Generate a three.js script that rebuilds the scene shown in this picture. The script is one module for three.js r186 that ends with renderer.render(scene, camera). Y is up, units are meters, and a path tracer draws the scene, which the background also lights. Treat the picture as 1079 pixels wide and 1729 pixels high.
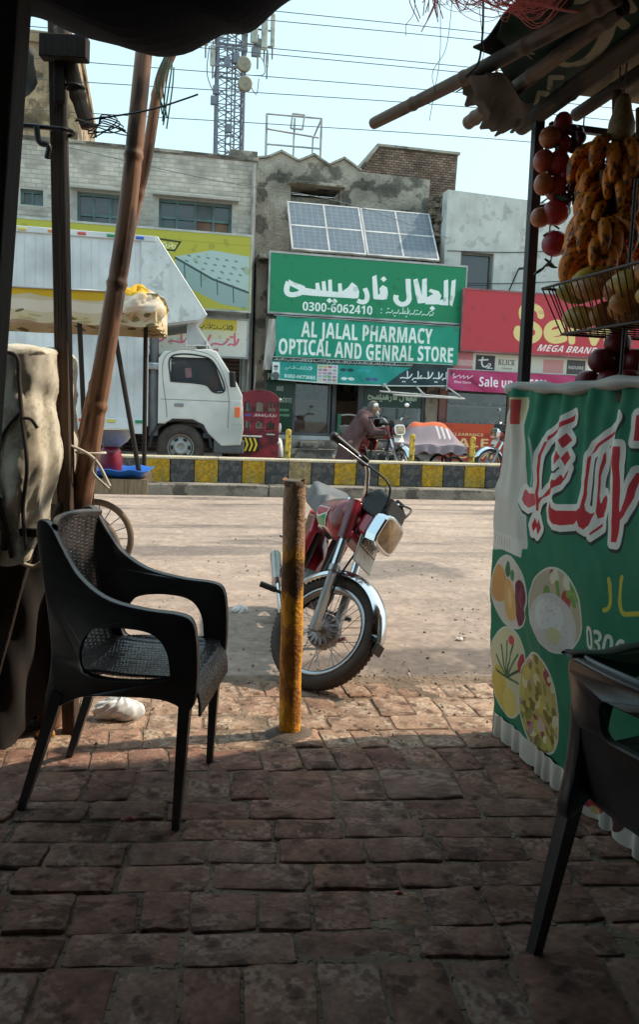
import * as THREE from 'three';
import { mergeGeometries, toCreasedNormals } from 'three/addons/utils/BufferGeometryUtils.js';
import { RoundedBoxGeometry } from 'three/addons/geometries/RoundedBoxGeometry.js';
import { MarchingCubes } from 'three/addons/objects/MarchingCubes.js';

// ---------------------------------------------------------------- camera, sky, sun, exposure
const scene = new THREE.Scene();
const D = Math.PI / 180;
const camera = new THREE.PerspectiveCamera(63.39, 640 / 1024, 0.05, 400);
camera.position.set(0, 1.37, 0);
camera.rotation.order = 'YXZ';
camera.rotation.set(-6.7 * D, 0, 2.1 * D);
const renderer = new THREE.WebGLRenderer({ antialias: true });
renderer.setSize(640, 1024);
renderer.toneMapping = THREE.LinearToneMapping;
renderer.toneMappingExposure = 1.17;
renderer.shadowMap.enabled = true;

const SUN_AZ = 73 * D, SUN_EL = 50 * D;            // to the right of the street, high
const sunDir = new THREE.Vector3(Math.sin(SUN_AZ) * Math.cos(SUN_EL), Math.sin(SUN_EL), -Math.cos(SUN_AZ) * Math.cos(SUN_EL));
const sun = new THREE.DirectionalLight(0xfff0d8, 4.0);
sun.position.copy(sunDir).multiplyScalar(40);
sun.castShadow = true;
sun.shadow.mapSize.set(4096, 4096);
Object.assign(sun.shadow.camera, { left: -25, right: 25, top: 25, bottom: -25, near: 1, far: 120 });
sun.shadow.radius = 2;
scene.add(sun);
{ // hazy bright sky: pale cyan, whiter towards the sun and the horizon
  const W = 512, Hh = 256, d = new Float32Array(W * Hh * 4), v = new THREE.Vector3();
  for (let j = 0; j < Hh; j++) for (let i = 0; i < W; i++) {
    const el = (j + 0.5) / Hh * Math.PI - Math.PI / 2, az = ((i + 0.5) / W - 0.5) * 2 * Math.PI;
    v.set(Math.cos(el) * Math.cos(az), Math.sin(el), Math.cos(el) * Math.sin(az));
    const up = Math.max(0, v.y), a = Math.acos(Math.min(1, Math.max(-1, v.dot(sunDir))));
    const h = Math.pow(1 - up, 2.2), g = Math.exp(-Math.pow(a / (42 * D), 2)), o = (j * W + i) * 4;
    d[o] = 0.46 + 0.22 * h + 0.62 * g;
    d[o + 1] = 0.74 + 0.17 * h + 0.45 * g;
    d[o + 2] = 0.90 + 0.05 * h + 0.36 * g;
    d[o + 3] = 1;
  }
  const t = new THREE.DataTexture(d, W, Hh, THREE.RGBAFormat, THREE.FloatType);
  t.mapping = THREE.EquirectangularReflectionMapping; t.magFilter = THREE.LinearFilter; t.needsUpdate = true;
  scene.background = t; scene.environment = t;
  scene.backgroundIntensity = 1.12; scene.environmentIntensity = 1.12;
}

// ---------------------------------------------------------------- helpers
let seed = 7;
const rnd = () => { seed = (seed + 0x6d2b79f5) | 0; let t = Math.imul(seed ^ (seed >>> 15), 1 | seed); t = (t + Math.imul(t ^ (t >>> 7), 61 | t)) ^ t; return ((t ^ (t >>> 14)) >>> 0) / 4294967296; };
const rr = (a, b) => a + (b - a) * rnd();
const V = (x, y, z) => new THREE.Vector3(x, y, z);
const clamp = (x, a = 0, b = 1) => Math.min(b, Math.max(a, x));
const lerp = (a, b, t) => a + (b - a) * t;
const ss = (a, b, x) => { const t = clamp((x - a) / (b - a)); return t * t * (3 - 2 * t); };
const used = {};
function numbered(n) { used[n] = (used[n] ?? -1) + 1; return used[n] ? n + '_' + String(used[n]).padStart(3, '0') : n; }

// tileable value noise
const LAT = 256, lat = new Float32Array(LAT * LAT); for (let i = 0; i < lat.length; i++) lat[i] = rnd();
function vn(x, y, p) {                              // p: period in cells
  const xi = Math.floor(x), yi = Math.floor(y), fx = x - xi, fy = y - yi, sx = fx * fx * (3 - 2 * fx), sy = fy * fy * (3 - 2 * fy);
  const x0 = ((xi % p) + p) % p, x1 = (x0 + 1) % p, y0 = ((yi % p) + p) % p, y1 = (y0 + 1) % p;
  const A = lat[(y0 & 255) * LAT + (x0 & 255)], B = lat[(y0 & 255) * LAT + (x1 & 255)], C = lat[(y1 & 255) * LAT + (x0 & 255)], E = lat[(y1 & 255) * LAT + (x1 & 255)];
  return A + (B - A) * sx + (C - A) * sy + (A - B - C + E) * sx * sy;
}
function fbm(x, y, p, o = 4) { let s = 0, a = 0.5, f = 1, n = 0; for (let i = 0; i < o; i++) { s += a * vn(x * f + i * 17.3, y * f + i * 5.7, p * f); n += a; a *= 0.5; f *= 2; } return s / n; }
function dataTex(w, h, fn, srgb = true) {
  const d = new Uint8Array(w * h * 4);
  for (let j = 0; j < h; j++) for (let i = 0; i < w; i++) {
    const c = fn(i / w, j / h), o = (j * w + i) * 4;
    if (typeof c === 'number') { d[o] = d[o + 1] = d[o + 2] = clamp(c) * 255; } else { d[o] = clamp(c[0]) * 255; d[o + 1] = clamp(c[1]) * 255; d[o + 2] = clamp(c[2]) * 255; }
    d[o + 3] = 255;
  }
  const t = new THREE.DataTexture(d, w, h); t.wrapS = t.wrapT = THREE.RepeatWrapping; t.magFilter = THREE.LinearFilter; t.minFilter = THREE.LinearFilter;
  if (srgb) t.colorSpace = THREE.SRGBColorSpace; t.needsUpdate = true; return t;
}
function rep(t, x, y = x) { const c = t.clone(); c.repeat.set(x, y); c.needsUpdate = true; return c; }
function canvasTex(w, h, draw) {
  const c = document.createElement('canvas'); c.width = w; c.height = h; const g = c.getContext('2d'); draw(g, w, h);
  const t = new THREE.CanvasTexture(c); t.colorSpace = THREE.SRGBColorSpace; t.magFilter = THREE.LinearFilter; return t;
}
// speckle and blotches of dirt on a printed canvas
function grime(g, w, h, n, color, amount) {
  for (let i = 0; i < n; i++) { g.globalAlpha = amount * rnd(); g.fillStyle = color; g.beginPath(); const r = Math.pow(rnd(), 4) * h * 0.05 + 0.8; g.ellipse(rnd() * w, rnd() * h, r * rr(0.6, 2), r, rnd() * 3, 0, 7); g.fill(); }
  g.globalAlpha = 1;
}
const T = {
  blotch: dataTex(512, 512, (x, y) => 0.70 + 0.36 * (fbm(x * 5, y * 5, 5, 6) - 0.15)),
  fine: dataTex(256, 256, (x, y) => 0.5 * fbm(x * 24, y * 24, 24, 3) + 0.5 * fbm(x * 6 + 3, y * 6, 6, 4), false),
  stain: dataTex(512, 512, (x, y) => { const n = fbm(x * 4, y * 4, 4, 6), s = fbm(x * 26, y * 3, 1e4, 3); const k = 0.62 + 0.5 * n - 0.26 * Math.max(0, s - 0.52) - 0.30 * ss(0.54, 0.68, fbm(x * 7 + 9, y * 7, 7, 5)); return [k, k * 0.985, k * 0.95]; }),
  pits: dataTex(512, 512, (x, y) => { const n = fbm(x * 14, y * 14, 14, 5); return clamp(0.25 + 0.9 * n - 0.5 * ss(0.55, 0.75, fbm(x * 30 + 4, y * 30, 30, 2))); }, false),
  brickc: dataTex(512, 512, (x, y) => { const n = fbm(x * 8, y * 8, 8, 6), f = fbm(x * 34, y * 34, 34, 3), m = ss(0.54, 0.66, fbm(x * 7 + 3, y * 7 + 8, 7, 5)) * ss(0.35, 0.6, f), d = ss(0.60, 0.70, fbm(x * 9 + 20, y * 9 + 5, 9, 5)), g = 0.56 + 0.42 * n + 0.22 * (f - 0.5) - 0.22 * d; return [g + 0.14 * m + 0.06, g + 0.22 * m, g + 0.24 * m - 0.03]; }),
  wood: dataTex(256, 512, (x, y) => { const n = fbm(x * 40, y * 3, 1e4, 4); return [0.62 + 0.5 * (n - 0.2), 0.58 + 0.52 * (n - 0.2), 0.54 + 0.54 * (n - 0.2)]; }),
  fibre: dataTex(256, 512, (x, y) => fbm(x * 48, y * 3, 1e4, 3), false),
  cloth: dataTex(256, 256, (x, y) => 0.5 + 0.25 * Math.sin(x * 2 * Math.PI * 64) + 0.25 * Math.sin(y * 2 * Math.PI * 64), false),
  soft: dataTex(512, 512, (x, y) => { const k = 0.90 + 0.16 * (fbm(x * 9, y * 9, 9, 6) - 0.5) - 0.10 * Math.max(0, fbm(x * 40, y * 2.5, 1e4, 3) - 0.5) - 0.10 * ss(0.60, 0.72, fbm(x * 16 + 9, y * 16, 16, 5)); return [k, k * 0.99, k * 0.965]; }),
  rib: dataTex(128, 128, (x, y) => 0.5 + 0.5 * Math.sin(y * 2 * Math.PI * 16), false),
};
// material: linear albedo (r,g,b), roughness, options
function mat(r, g, b, rough = 0.8, o = {}) {
  const m = new (o.phys ? THREE.MeshPhysicalMaterial : THREE.MeshStandardMaterial)({ roughness: rough, metalness: o.metal ?? 0 });
  m.color.setRGB(r, g, b);
  if (o.map !== null) m.map = o.map ?? rep(T.blotch, o.rep ?? 1);
  if (o.bump) { m.bumpMap = o.bump; m.bumpScale = o.bs ?? 0.003; }
  if (o.phys) Object.assign(m, o.phys);
  if (o.side) m.side = THREE.DoubleSide;
  return m;
}
const print = (t, rough = 0.55, o = {}) => { const m = new THREE.MeshStandardMaterial({ map: t, roughness: rough }); if (o.bump) { m.bumpMap = o.bump; m.bumpScale = o.bs ?? 0.002; } m.side = THREE.DoubleSide; return m; };

// geometry: everything ends up non-indexed with position, normal, uv
function fin(g, keep) { if (g.index) g = g.toNonIndexed(); for (const k of Object.keys(g.attributes)) if (!['position', 'normal', 'uv'].includes(k)) g.deleteAttribute(k); if (!g.attributes.normal) g.computeVertexNormals(); g.userData = { keep: !!keep }; if (!g.attributes.uv) { g.setAttribute('uv', new THREE.BufferAttribute(new Float32Array(g.attributes.position.count * 2), 2)); g.userData.keep = false; } return g; }
function boxUV(g) {                                  // metres, by the main axis of each face
  const p = g.attributes.position, uv = g.attributes.uv, a = V(), b = V(), c = V(), n = V();
  for (let i = 0; i < p.count; i += 3) {
    a.fromBufferAttribute(p, i); b.fromBufferAttribute(p, i + 1); c.fromBufferAttribute(p, i + 2);
    n.copy(b).sub(a).cross(c.clone().sub(a)); const ax = Math.abs(n.x), ay = Math.abs(n.y), az = Math.abs(n.z);
    [a, b, c].forEach((q, k) => { if (ax >= ay && ax >= az) uv.setXY(i + k, q.z, q.y); else if (ay >= az) uv.setXY(i + k, q.x, q.z); else uv.setXY(i + k, q.x, q.y); });
  }
}
const xf = (g, x = 0, y = 0, z = 0, rx = 0, ry = 0, rz = 0) => { const k = g.userData.keep; g.applyMatrix4(new THREE.Matrix4().compose(V(x, y, z), new THREE.Quaternion().setFromEuler(new THREE.Euler(rx, ry, rz, 'YXZ')), V(1, 1, 1))); g.userData.keep = k; return g; };
function box(w, h, d, x = 0, y = 0, z = 0, rx = 0, ry = 0, rz = 0, r = 0) { const g = fin(r ? new RoundedBoxGeometry(w, h, d, 2, Math.min(r, w / 2.01, h / 2.01, d / 2.01)) : new THREE.BoxGeometry(w, h, d)); return xf(g, x, y, z, rx, ry, rz); }
const bx = (x0, x1, y0, y1, z0, z1, r = 0) => box(x1 - x0, y1 - y0, z1 - z0, (x0 + x1) / 2, (y0 + y1) / 2, (z0 + z1) / 2, 0, 0, 0, r);
function bar(a, b, r0, r1 = r0, seg = 10, hs = 1) {
  a = V(...a); b = V(...b); const d = b.clone().sub(a), L = d.length(), g0 = new THREE.CylinderGeometry(r1, r0, L, seg, hs);
  const uv = g0.attributes.uv; for (let i = 0; i < uv.count; i++) uv.setXY(i, uv.getX(i) * 2 * Math.PI * Math.max(r0, r1), uv.getY(i) * L);
  const g = fin(g0, true); g.applyQuaternion(new THREE.Quaternion().setFromUnitVectors(V(0, 1, 0), d.normalize())); g.translate((a.x + b.x) / 2, (a.y + b.y) / 2, (a.z + b.z) / 2); g.userData.keep = true; return g;
}
function tube(pts, r, n = 24, seg = 8, closed = false) { const g0 = new THREE.TubeGeometry(new THREE.CatmullRomCurve3(pts.map((p) => V(...p)), closed, 'centripetal'), n, r, seg, closed); const g = fin(g0); return g; }
// tube with a radius that varies along it
function taper(pts, rf, n = 24, seg = 10, flat = 1) {
  const c = new THREE.CatmullRomCurve3(pts.map((p) => V(...p)), false, 'centripetal'), fr = c.computeFrenetFrames(n, false), pos = [], uv = [], idx = [];
  for (let i = 0; i <= n; i++) { const p = c.getPointAt(i / n), r = rf(i / n); for (let j = 0; j <= seg; j++) { const a = j / seg * 2 * Math.PI, x = Math.cos(a) * r, y = Math.sin(a) * r * flat; pos.push(p.x + fr.normals[i].x * x + fr.binormals[i].x * y, p.y + fr.normals[i].y * x + fr.binormals[i].y * y, p.z + fr.normals[i].z * x + fr.binormals[i].z * y); uv.push(j / seg, i / n); } }
  for (let i = 0; i < n; i++) for (let j = 0; j < seg; j++) { const a = i * (seg + 1) + j, b = a + seg + 1; idx.push(a, a + 1, b, b, a + 1, b + 1); }
  for (const [i, f] of [[0, 1], [n, 0]]) { const p = c.getPointAt(i / n), k = pos.length / 3; pos.push(p.x, p.y, p.z); uv.push(0.5, 0.5); for (let j = 0; j < seg; j++) { const a = i * (seg + 1) + j; f ? idx.push(k, a + 1, a) : idx.push(k, a, a + 1); } }
  const g = new THREE.BufferGeometry(); g.setAttribute('position', new THREE.Float32BufferAttribute(pos, 3)); g.setAttribute('uv', new THREE.Float32BufferAttribute(uv, 2)); g.setIndex(idx); g.computeVertexNormals(); return fin(g, true);
}
function shape(pts, holes = []) { const s = new THREE.Shape(pts.map((p) => new THREE.Vector2(...p))); for (const h of holes) s.holes.push(new THREE.Path(h.map((p) => new THREE.Vector2(...p)))); return s; }
function ext(pts, depth, o = {}) { const g = new THREE.ExtrudeGeometry(shape(pts, o.holes), { depth, bevelEnabled: !!o.bevel, bevelThickness: o.bevel ?? 0, bevelSize: o.bevel ?? 0, bevelSegments: o.bs ?? 2, curveSegments: 8 }); return fin(g); }
const lathe = (pts, seg = 24) => fin(new THREE.LatheGeometry(pts.map((p) => new THREE.Vector2(...p)), seg), true);
const ball = (r, x, y, z, sx = 1, sy = 1, sz = 1, w = 14, h = 10) => { const g = fin(new THREE.SphereGeometry(r, w, h)); g.scale(sx, sy, sz); g.translate(x, y, z); g.userData = { keep: false }; return g; };
const torus = (R, r, a = 12, b = 36, arc = 2 * Math.PI) => fin(new THREE.TorusGeometry(R, r, a, b, arc));
function grid(nu, nv, fn, keep = true) {
  const pos = [], uv = [], idx = [];
  for (let j = 0; j <= nv; j++) for (let i = 0; i <= nu; i++) { const p = fn(i / nu, j / nv); pos.push(p[0], p[1], p[2]); uv.push(i / nu, j / nv); }
  for (let j = 0; j < nv; j++) for (let i = 0; i < nu; i++) { const a = j * (nu + 1) + i, b = a + nu + 1; idx.push(a, a + 1, b, b, a + 1, b + 1); }
  const g = new THREE.BufferGeometry(); g.setAttribute('position', new THREE.Float32BufferAttribute(pos, 3)); g.setAttribute('uv', new THREE.Float32BufferAttribute(uv, 2)); g.setIndex(idx); g.computeVertexNormals(); return fin(g, keep);
}
// sheet with thickness: two grids offset along their normals and a rim
function sheet(nu, nv, fn, th, keep = true) {
  const P = []; for (let j = 0; j <= nv; j++) for (let i = 0; i <= nu; i++) P.push(V(...fn(i / nu, j / nv)));
  const N = P.map(() => V()), at = (i, j) => j * (nu + 1) + i, e = V(), f = V(), n = V();
  for (let j = 0; j < nv; j++) for (let i = 0; i < nu; i++) for (const [a, b, c] of [[at(i, j), at(i + 1, j), at(i, j + 1)], [at(i, j + 1), at(i + 1, j), at(i + 1, j + 1)]]) { n.copy(e.copy(P[b]).sub(P[a])).cross(f.copy(P[c]).sub(P[a])); N[a].add(n); N[b].add(n); N[c].add(n); }
  N.forEach((q) => q.normalize());
  const pos = [], uv = [], idx = [], K = P.length;
  for (const s of [0, -1]) P.forEach((p, k) => { pos.push(p.x + N[k].x * s * th, p.y + N[k].y * s * th, p.z + N[k].z * s * th); uv.push((k % (nu + 1)) / nu, Math.floor(k / (nu + 1)) / nv); });
  for (let j = 0; j < nv; j++) for (let i = 0; i < nu; i++) { const a = at(i, j), b = at(i + 1, j), c = at(i, j + 1), d = at(i + 1, j + 1); idx.push(a, b, c, c, b, d, a + K, c + K, b + K, c + K, d + K, b + K); }
  const q = (a, b) => idx.push(a, a + K, b, b, a + K, b + K);
  for (let i = 0; i < nu; i++) { q(at(i, 0), at(i + 1, 0)); q(at(i + 1, nv), at(i, nv)); }
  for (let j = 0; j < nv; j++) { q(at(0, j + 1), at(0, j)); q(at(nu, j), at(nu, j + 1)); }
  const g = new THREE.BufferGeometry(); g.setAttribute('position', new THREE.Float32BufferAttribute(pos, 3)); g.setAttribute('uv', new THREE.Float32BufferAttribute(uv, 2)); g.setIndex(idx); g.computeVertexNormals();
  let o = toCreasedNormals(g, 0.9); return fin(o, keep);
}
const plane = (w, h, x, y, z, rx = 0, ry = 0, rz = 0) => xf(fin(new THREE.PlaneGeometry(w, h), true), x, y, z, rx, ry, rz);
// implicit surface: fn(x,y,z) is a distance; box given by centre and half size
function implicit(cx, cy, cz, half, res, fn) {
  const mc = new MarchingCubes(res, new THREE.MeshStandardMaterial(), false, false, 60000), n = res;
  for (let k = 0; k < n; k++) for (let j = 0; j < n; j++) for (let i = 0; i < n; i++) mc.field[i + j * n + k * n * n] = -fn(cx + (i - n / 2) / (n / 2) * half, cy + (j - n / 2) / (n / 2) * half, cz + (k - n / 2) / (n / 2) * half);
  mc.isolation = 0; mc.update();
  const c = mc.count, g = new THREE.BufferGeometry();
  const p = mc.positionArray.slice(0, c * 3); for (let i = 0; i < c; i++) { p[i * 3] = cx + p[i * 3] * half; p[i * 3 + 1] = cy + p[i * 3 + 1] * half; p[i * 3 + 2] = cz + p[i * 3 + 2] * half; }
  g.setAttribute('position', new THREE.BufferAttribute(p, 3)); g.setAttribute('normal', new THREE.BufferAttribute(mc.normalArray.slice(0, c * 3), 3)); return fin(g);
}
const _a = V(), _b = V(), _p = V();
function capsule(x, y, z, a, b, ra, rb) { _a.set(...a); _b.set(...b).sub(_a); _p.set(x, y, z).sub(_a); const t = clamp(_p.dot(_b) / _b.lengthSq()); return _p.addScaledVector(_b, -t).length() - (ra + (rb - ra) * t); }
const smin = (a, b, k) => { const h = clamp(0.5 + 0.5 * (b - a) / k); return b + (a - b) * h - k * h * (1 - h); };

function mesh(name, geos, m, parent = scene, o = {}) {
  geos = (Array.isArray(geos) ? geos : [geos]);
  for (const g of geos) if (!g.userData.keep && !o.keep) boxUV(g);
  const g = geos.length > 1 ? mergeGeometries(geos) : geos[0];
  const q = new THREE.Mesh(g, m); q.name = parent === scene ? numbered(name) : name; q.castShadow = q.receiveShadow = true; parent.add(q);
  if (o.kind) q.userData.kind = o.kind; if (o.label) q.userData.label = o.label; return q;
}
function thing(name, label, category, pos = [0, 0, 0], turn = 0, group) { const o = new THREE.Group(); o.name = numbered(name); scene.add(o); o.position.set(...pos); o.rotation.y = turn; o.userData = { label, category }; if (group) o.userData.group = group; return o; }
function tag(o, label, category, group) { o.userData.label = label; o.userData.category = category; if (group) o.userData.group = group; return o; }
function part(name, parent) { const o = new THREE.Group(); o.name = name; parent.add(o); return o; }
function copy(o, label, group) { const c = o.clone(); c.name = numbered(o.name.replace(/_\d{3}$/, '')); scene.add(c); c.userData = { ...o.userData }; if (label) c.userData.label = label; if (group) c.userData.group = group; return c; }
const struct = (name, geos, m, o = {}) => { const q = mesh(name, geos, m, scene, o); q.userData.kind = 'structure'; return q; };
// the street runs at 12 degrees to the picture: u along it, y up, w towards the shelter
const TH = 12 * D, cT = Math.cos(TH), sT = Math.sin(TH);
const S = (u, y, w) => [cT * u + sT * w, y, -sT * u + cT * w];
const street = (name, label, category, u, y, w, turn = 0, group) => thing(name, label, category, S(u, y, w), TH + turn, group);
const roadY = (w) => (w > -5.2 ? 0 : w > -11.5 ? 0.2 * (-w - 5.2) / 6.3 : 0.2);

// ---------------------------------------------------------------- ground, road, brick floor
const dirtBump = rep(T.pits, 1.6);
struct('ground', plane(260, 260, 0, -0.06, -20, -Math.PI / 2), mat(0.36, 0.29, 0.23, 0.95, { map: rep(T.blotch, 40) }));
{
  // dusty road surface: pale dust over dark asphalt, drag marks along the traffic, damp gravelly edge by the stall
  const tex = dataTex(2048, 1024, (x, y) => {
    const u = x * 16, w = y * 8;                                     // metres
    const n = fbm(x * 12, y * 6, 1e4, 6), streak = fbm(u * 0.55, w * 4.2, 1e4, 5), f = fbm(u * 9, w * 9, 1e4, 3), f2 = fbm(u * 30, w * 30, 1e4, 2);
    const far = ss(2.4, 4.4, w);
    let a = ss(0.54, 0.72, streak) * (0.22 + 0.66 * far) * ss(0.38, 0.56, n + 0.08) * ss(0.22, 0.62, 0.6 * f + 0.4 * f2);       // worn-through asphalt, in streaks along the street
    for (const tw of [2.05, 3.45, 4.9, 6.1]) { const q = (w - tw - 0.12 * Math.sin(u * 0.35 + tw)) / 0.13; a = Math.max(a, 0.34 * Math.exp(-q * q) * ss(0.36, 0.62, fbm(u * 0.8 + tw * 9, w * 6, 1e4, 4)) * ss(0.25, 0.6, f)); }      // tyre tracks
    const px = u - 7.6, pw = w - 0.45;                               // damp gravel patch beside the brick edge (street u about 1.9)
    const wob = 0.35 * (fbm(u * 3, w * 3, 1e4, 4) - 0.5);
    a = Math.max(a, 0.75 * ss(0.62, 0.38, Math.hypot(px * 0.62, pw * 1.9) + wob) * ss(0.25, 0.6, f + 0.1));
    a = Math.max(a, 0.6 * ss(0.75, 0.45, Math.hypot((u - 7.9) * 0.7, (w - 2.9) * 1.5) + wob * 1.8));
    a = Math.max(a, 0.6 * ss(0.65, 0.40, Math.hypot((u - 6.5) * 0.7, (w - 3.7) * 2.2) + wob * 1.8));
    const k = 0.84 + 0.20 * (n - 0.5) + 0.16 * (f - 0.5) + 0.20 * (f2 - 0.5);
    return [lerp(k * 0.95, 0.50 * k + 0.06, a), lerp(k * 0.87, 0.48 * k + 0.05, a), lerp(k * 0.80, 0.46 * k + 0.05, a)];
  });
  tex.wrapS = THREE.MirroredRepeatWrapping; tex.wrapT = THREE.ClampToEdgeWrapping;
  const bump = dataTex(1024, 512, (x, y) => 0.55 * fbm(x * 90, y * 45, 1e4, 4) + 0.45 * fbm(x * 20, y * 10, 1e4, 4), false); bump.wrapS = THREE.MirroredRepeatWrapping;
  const m = new THREE.MeshStandardMaterial({ map: tex, roughness: 0.95, bumpMap: bump, bumpScale: 0.012 }); m.color.setRGB(0.565, 0.52, 0.50);
  const U0 = -40, U1 = 40, W0 = -3.9, W1 = -12.0;
  const g = grid(320, 90, (a, b) => { const u = lerp(U0, U1, a), w = lerp(W0, W1, b); const fl = 0.014 * (fbm(u * 1.3 + 50, w * 1.3 + 50, 1e4, 4) - 0.5) * ss(-4.0, -4.6, w); return S(u, roadY(w) + fl - 0.012 * ss(-4.6, -4.1, w), w); });
  const uv = g.attributes.uv; for (let i = 0; i < uv.count; i++) uv.setXY(i, (lerp(U0, U1, uv.getX(i)) + 6) / 16, (-lerp(W0, W1, uv.getY(i)) - 3.9) / 8.1);
  struct('road', g, m);
  struct('far_road', [xf(grid(8, 2, (a, b) => [lerp(-40, 40, a), 0.37, lerp(-12.1, -15.7, b)], false), 0, 0, 0, 0, TH)], mat(0.40, 0.33, 0.27, 0.95, { bump: dirtBump, bs: 0.006 }));
}
{ // brick floor of the shelter: earth bed with hand-laid bricks, rows nearly level, joints skewed
  const bedMat = mat(0.27, 0.19, 0.13, 0.97, { bump: dirtBump, bs: 0.012, rep: 2 });
  const bed = struct('brick_floor', grid(120, 140, (a, b) => { const x = lerp(-4.5, 5, a), z = lerp(3, -4.25 - 0.105 * x, b); return [x, -0.0015 + 0.010 * (fbm(x * 4 + 30, z * 4 + 30, 1e4, 4) - 0.5), z]; }, false), bedMat);
  const sunlitRowTones = [[0.43, 0.30, 0.22], [0.40, 0.285, 0.21], [0.47, 0.35, 0.26], [0.36, 0.24, 0.175], [0.48, 0.37, 0.28], [0.41, 0.31, 0.235]], brickMats = (cs) => cs.map((c, i) => { const t = rep(T.brickc, 2.3); t.offset.set(i * 0.37, i * 0.61); const b = rep(T.fine, 3.1); b.offset.set(i * 0.21, i * 0.43); return mat(...c, 0.92, { map: t, bump: b, bs: 0.0055 }); }), bm = brickMats(sunlitRowTones), bm2 = brickMats([[0.33, 0.185, 0.135], [0.29, 0.165, 0.125], [0.35, 0.21, 0.155], [0.26, 0.138, 0.103], [0.32, 0.205, 0.16], [0.30, 0.178, 0.138]]);   // sunlit outer rows pale dusty tan; inner rows darker red, shade painted in
  const variants = [[], []];
  for (let v = 0; v < 24; v++) { const bw0 = v % 2 ? 0.26 : 0.15, bd0 = v % 2 ? 0.13 : 0.22;                                      // worn brick, unit plan, rounded uneven rim
    const ring = [], N = 16, pos = [], idx = [];
    for (const [ax, ay, bx0, by0] of [[1, -1, 1, 1], [1, 1, -1, 1], [-1, 1, -1, -1], [-1, -1, 1, -1]]) for (const t of [0.05, 0.30, 0.62, 0.94]) { const cut = rnd() < 0.12 ? 0.93 : 1; ring.push([lerp(ax, bx0, t) * 0.5 * bw0 * cut + rr(-0.003, 0.002), lerp(ay, by0, t) * 0.5 * bd0 * cut + rr(-0.003, 0.002)]); }
    const tilt = [rr(-0.022, 0.022), rr(-0.022, 0.022)];
    const lv = [[1, -0.045, 0], [1, -0.002, 0], [0.972, 0.0042, 0], [0.55, 0.0056, 1]];
    for (const [k, y] of lv) for (const p of ring) pos.push(p[0] * k, y + (y > 0 ? p[0] * tilt[0] + p[1] * tilt[1] + rr(-0.0016, 0.0012) : 0), p[1] * k);
    pos.push(0, 0.0064, 0);
    for (let l = 0; l < 3; l++) for (let i = 0; i < N; i++) { const a = l * N + i, b = l * N + (i + 1) % N; idx.push(a, a + N, b, b, a + N, b + N); }
    for (let i = 0; i < N; i++) idx.push(3 * N + i, 4 * N, 3 * N + (i + 1) % N);
    const g = new THREE.BufferGeometry(); g.setAttribute('position', new THREE.Float32BufferAttribute(pos, 3)); g.setIndex(idx); g.computeVertexNormals(); variants[v % 2].push(fin(g));
  }
  // rows from the road to the camera: near edge, depth, brick width
  const rows = [[-4.12, 0.21, 0.145], [-3.905, 0.25, 0.15], [-3.65, 0.16, 0.25], [-3.485, 0.20, 0.15], [-3.28, 0.21, 0.15], [-3.065, 0.25, 0.17], [-2.81, 0.13, 0.27], [-2.675, 0.135, 0.27], [-2.535, 0.14, 0.25], [-2.39, 0.135, 0.27], [-2.25, 0.18, 0.16], [-2.065, 0.13, 0.27], [-1.93, 0.27, 0.155], [-1.655, 0.26, 0.155], [-1.39, 0.14, 0.27], [-1.245, 0.25, 0.16]];
  let n = 0;
  rows.forEach(([z0, dep, bw], ri) => {
    let x = -1.75 + rr(-0.1, 0.1); const skew = (ri < 5 ? 12 : 6) * D + rr(-2, 2) * D, lim = ri < 3 ? 1.25 : 1.45;
    while (x < lim && n < 300) {
      let w = bw * rr(0.80, 1.16); if (bw < 0.2 && rnd() < 0.06) w *= 1.6;
      const z = z0 + dep / 2 - 0.095 * (x + w / 2) + rr(-0.006, 0.006);
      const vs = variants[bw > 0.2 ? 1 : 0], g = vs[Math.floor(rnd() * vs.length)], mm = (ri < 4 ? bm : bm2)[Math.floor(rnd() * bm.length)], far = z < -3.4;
      if (rnd() > 0.015 && !(z > -2.5 && Math.abs(x) > 1.45)) {
        const q = new THREE.Mesh(g, mm); q.name = 'brick'; q.castShadow = q.receiveShadow = true;
        q.position.set(x + w / 2, rr(-0.0045, 0.0045), z); q.scale.set((w - 0.003) / (bw > 0.2 ? 0.26 : 0.15), rr(0.9, 1.3), (dep - 0.004) / (bw > 0.2 ? 0.13 : 0.22)); q.rotation.y = skew * (bw < 0.2 ? 1 : 0.5) + rr(-1.8, 1.8) * D;
        bed.add(q); n++;
      }
      x += w + 0.004;
    }
  });
  for (const g of variants.flat()) { boxUV(g); const p = g.attributes.position, uv = g.attributes.uv, o = rnd(), q = rnd(); for (let i = 0; i < uv.count; i++) uv.setXY(i, p.getX(i) + p.getY(i) + o, p.getZ(i) + q); }
}
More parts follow.
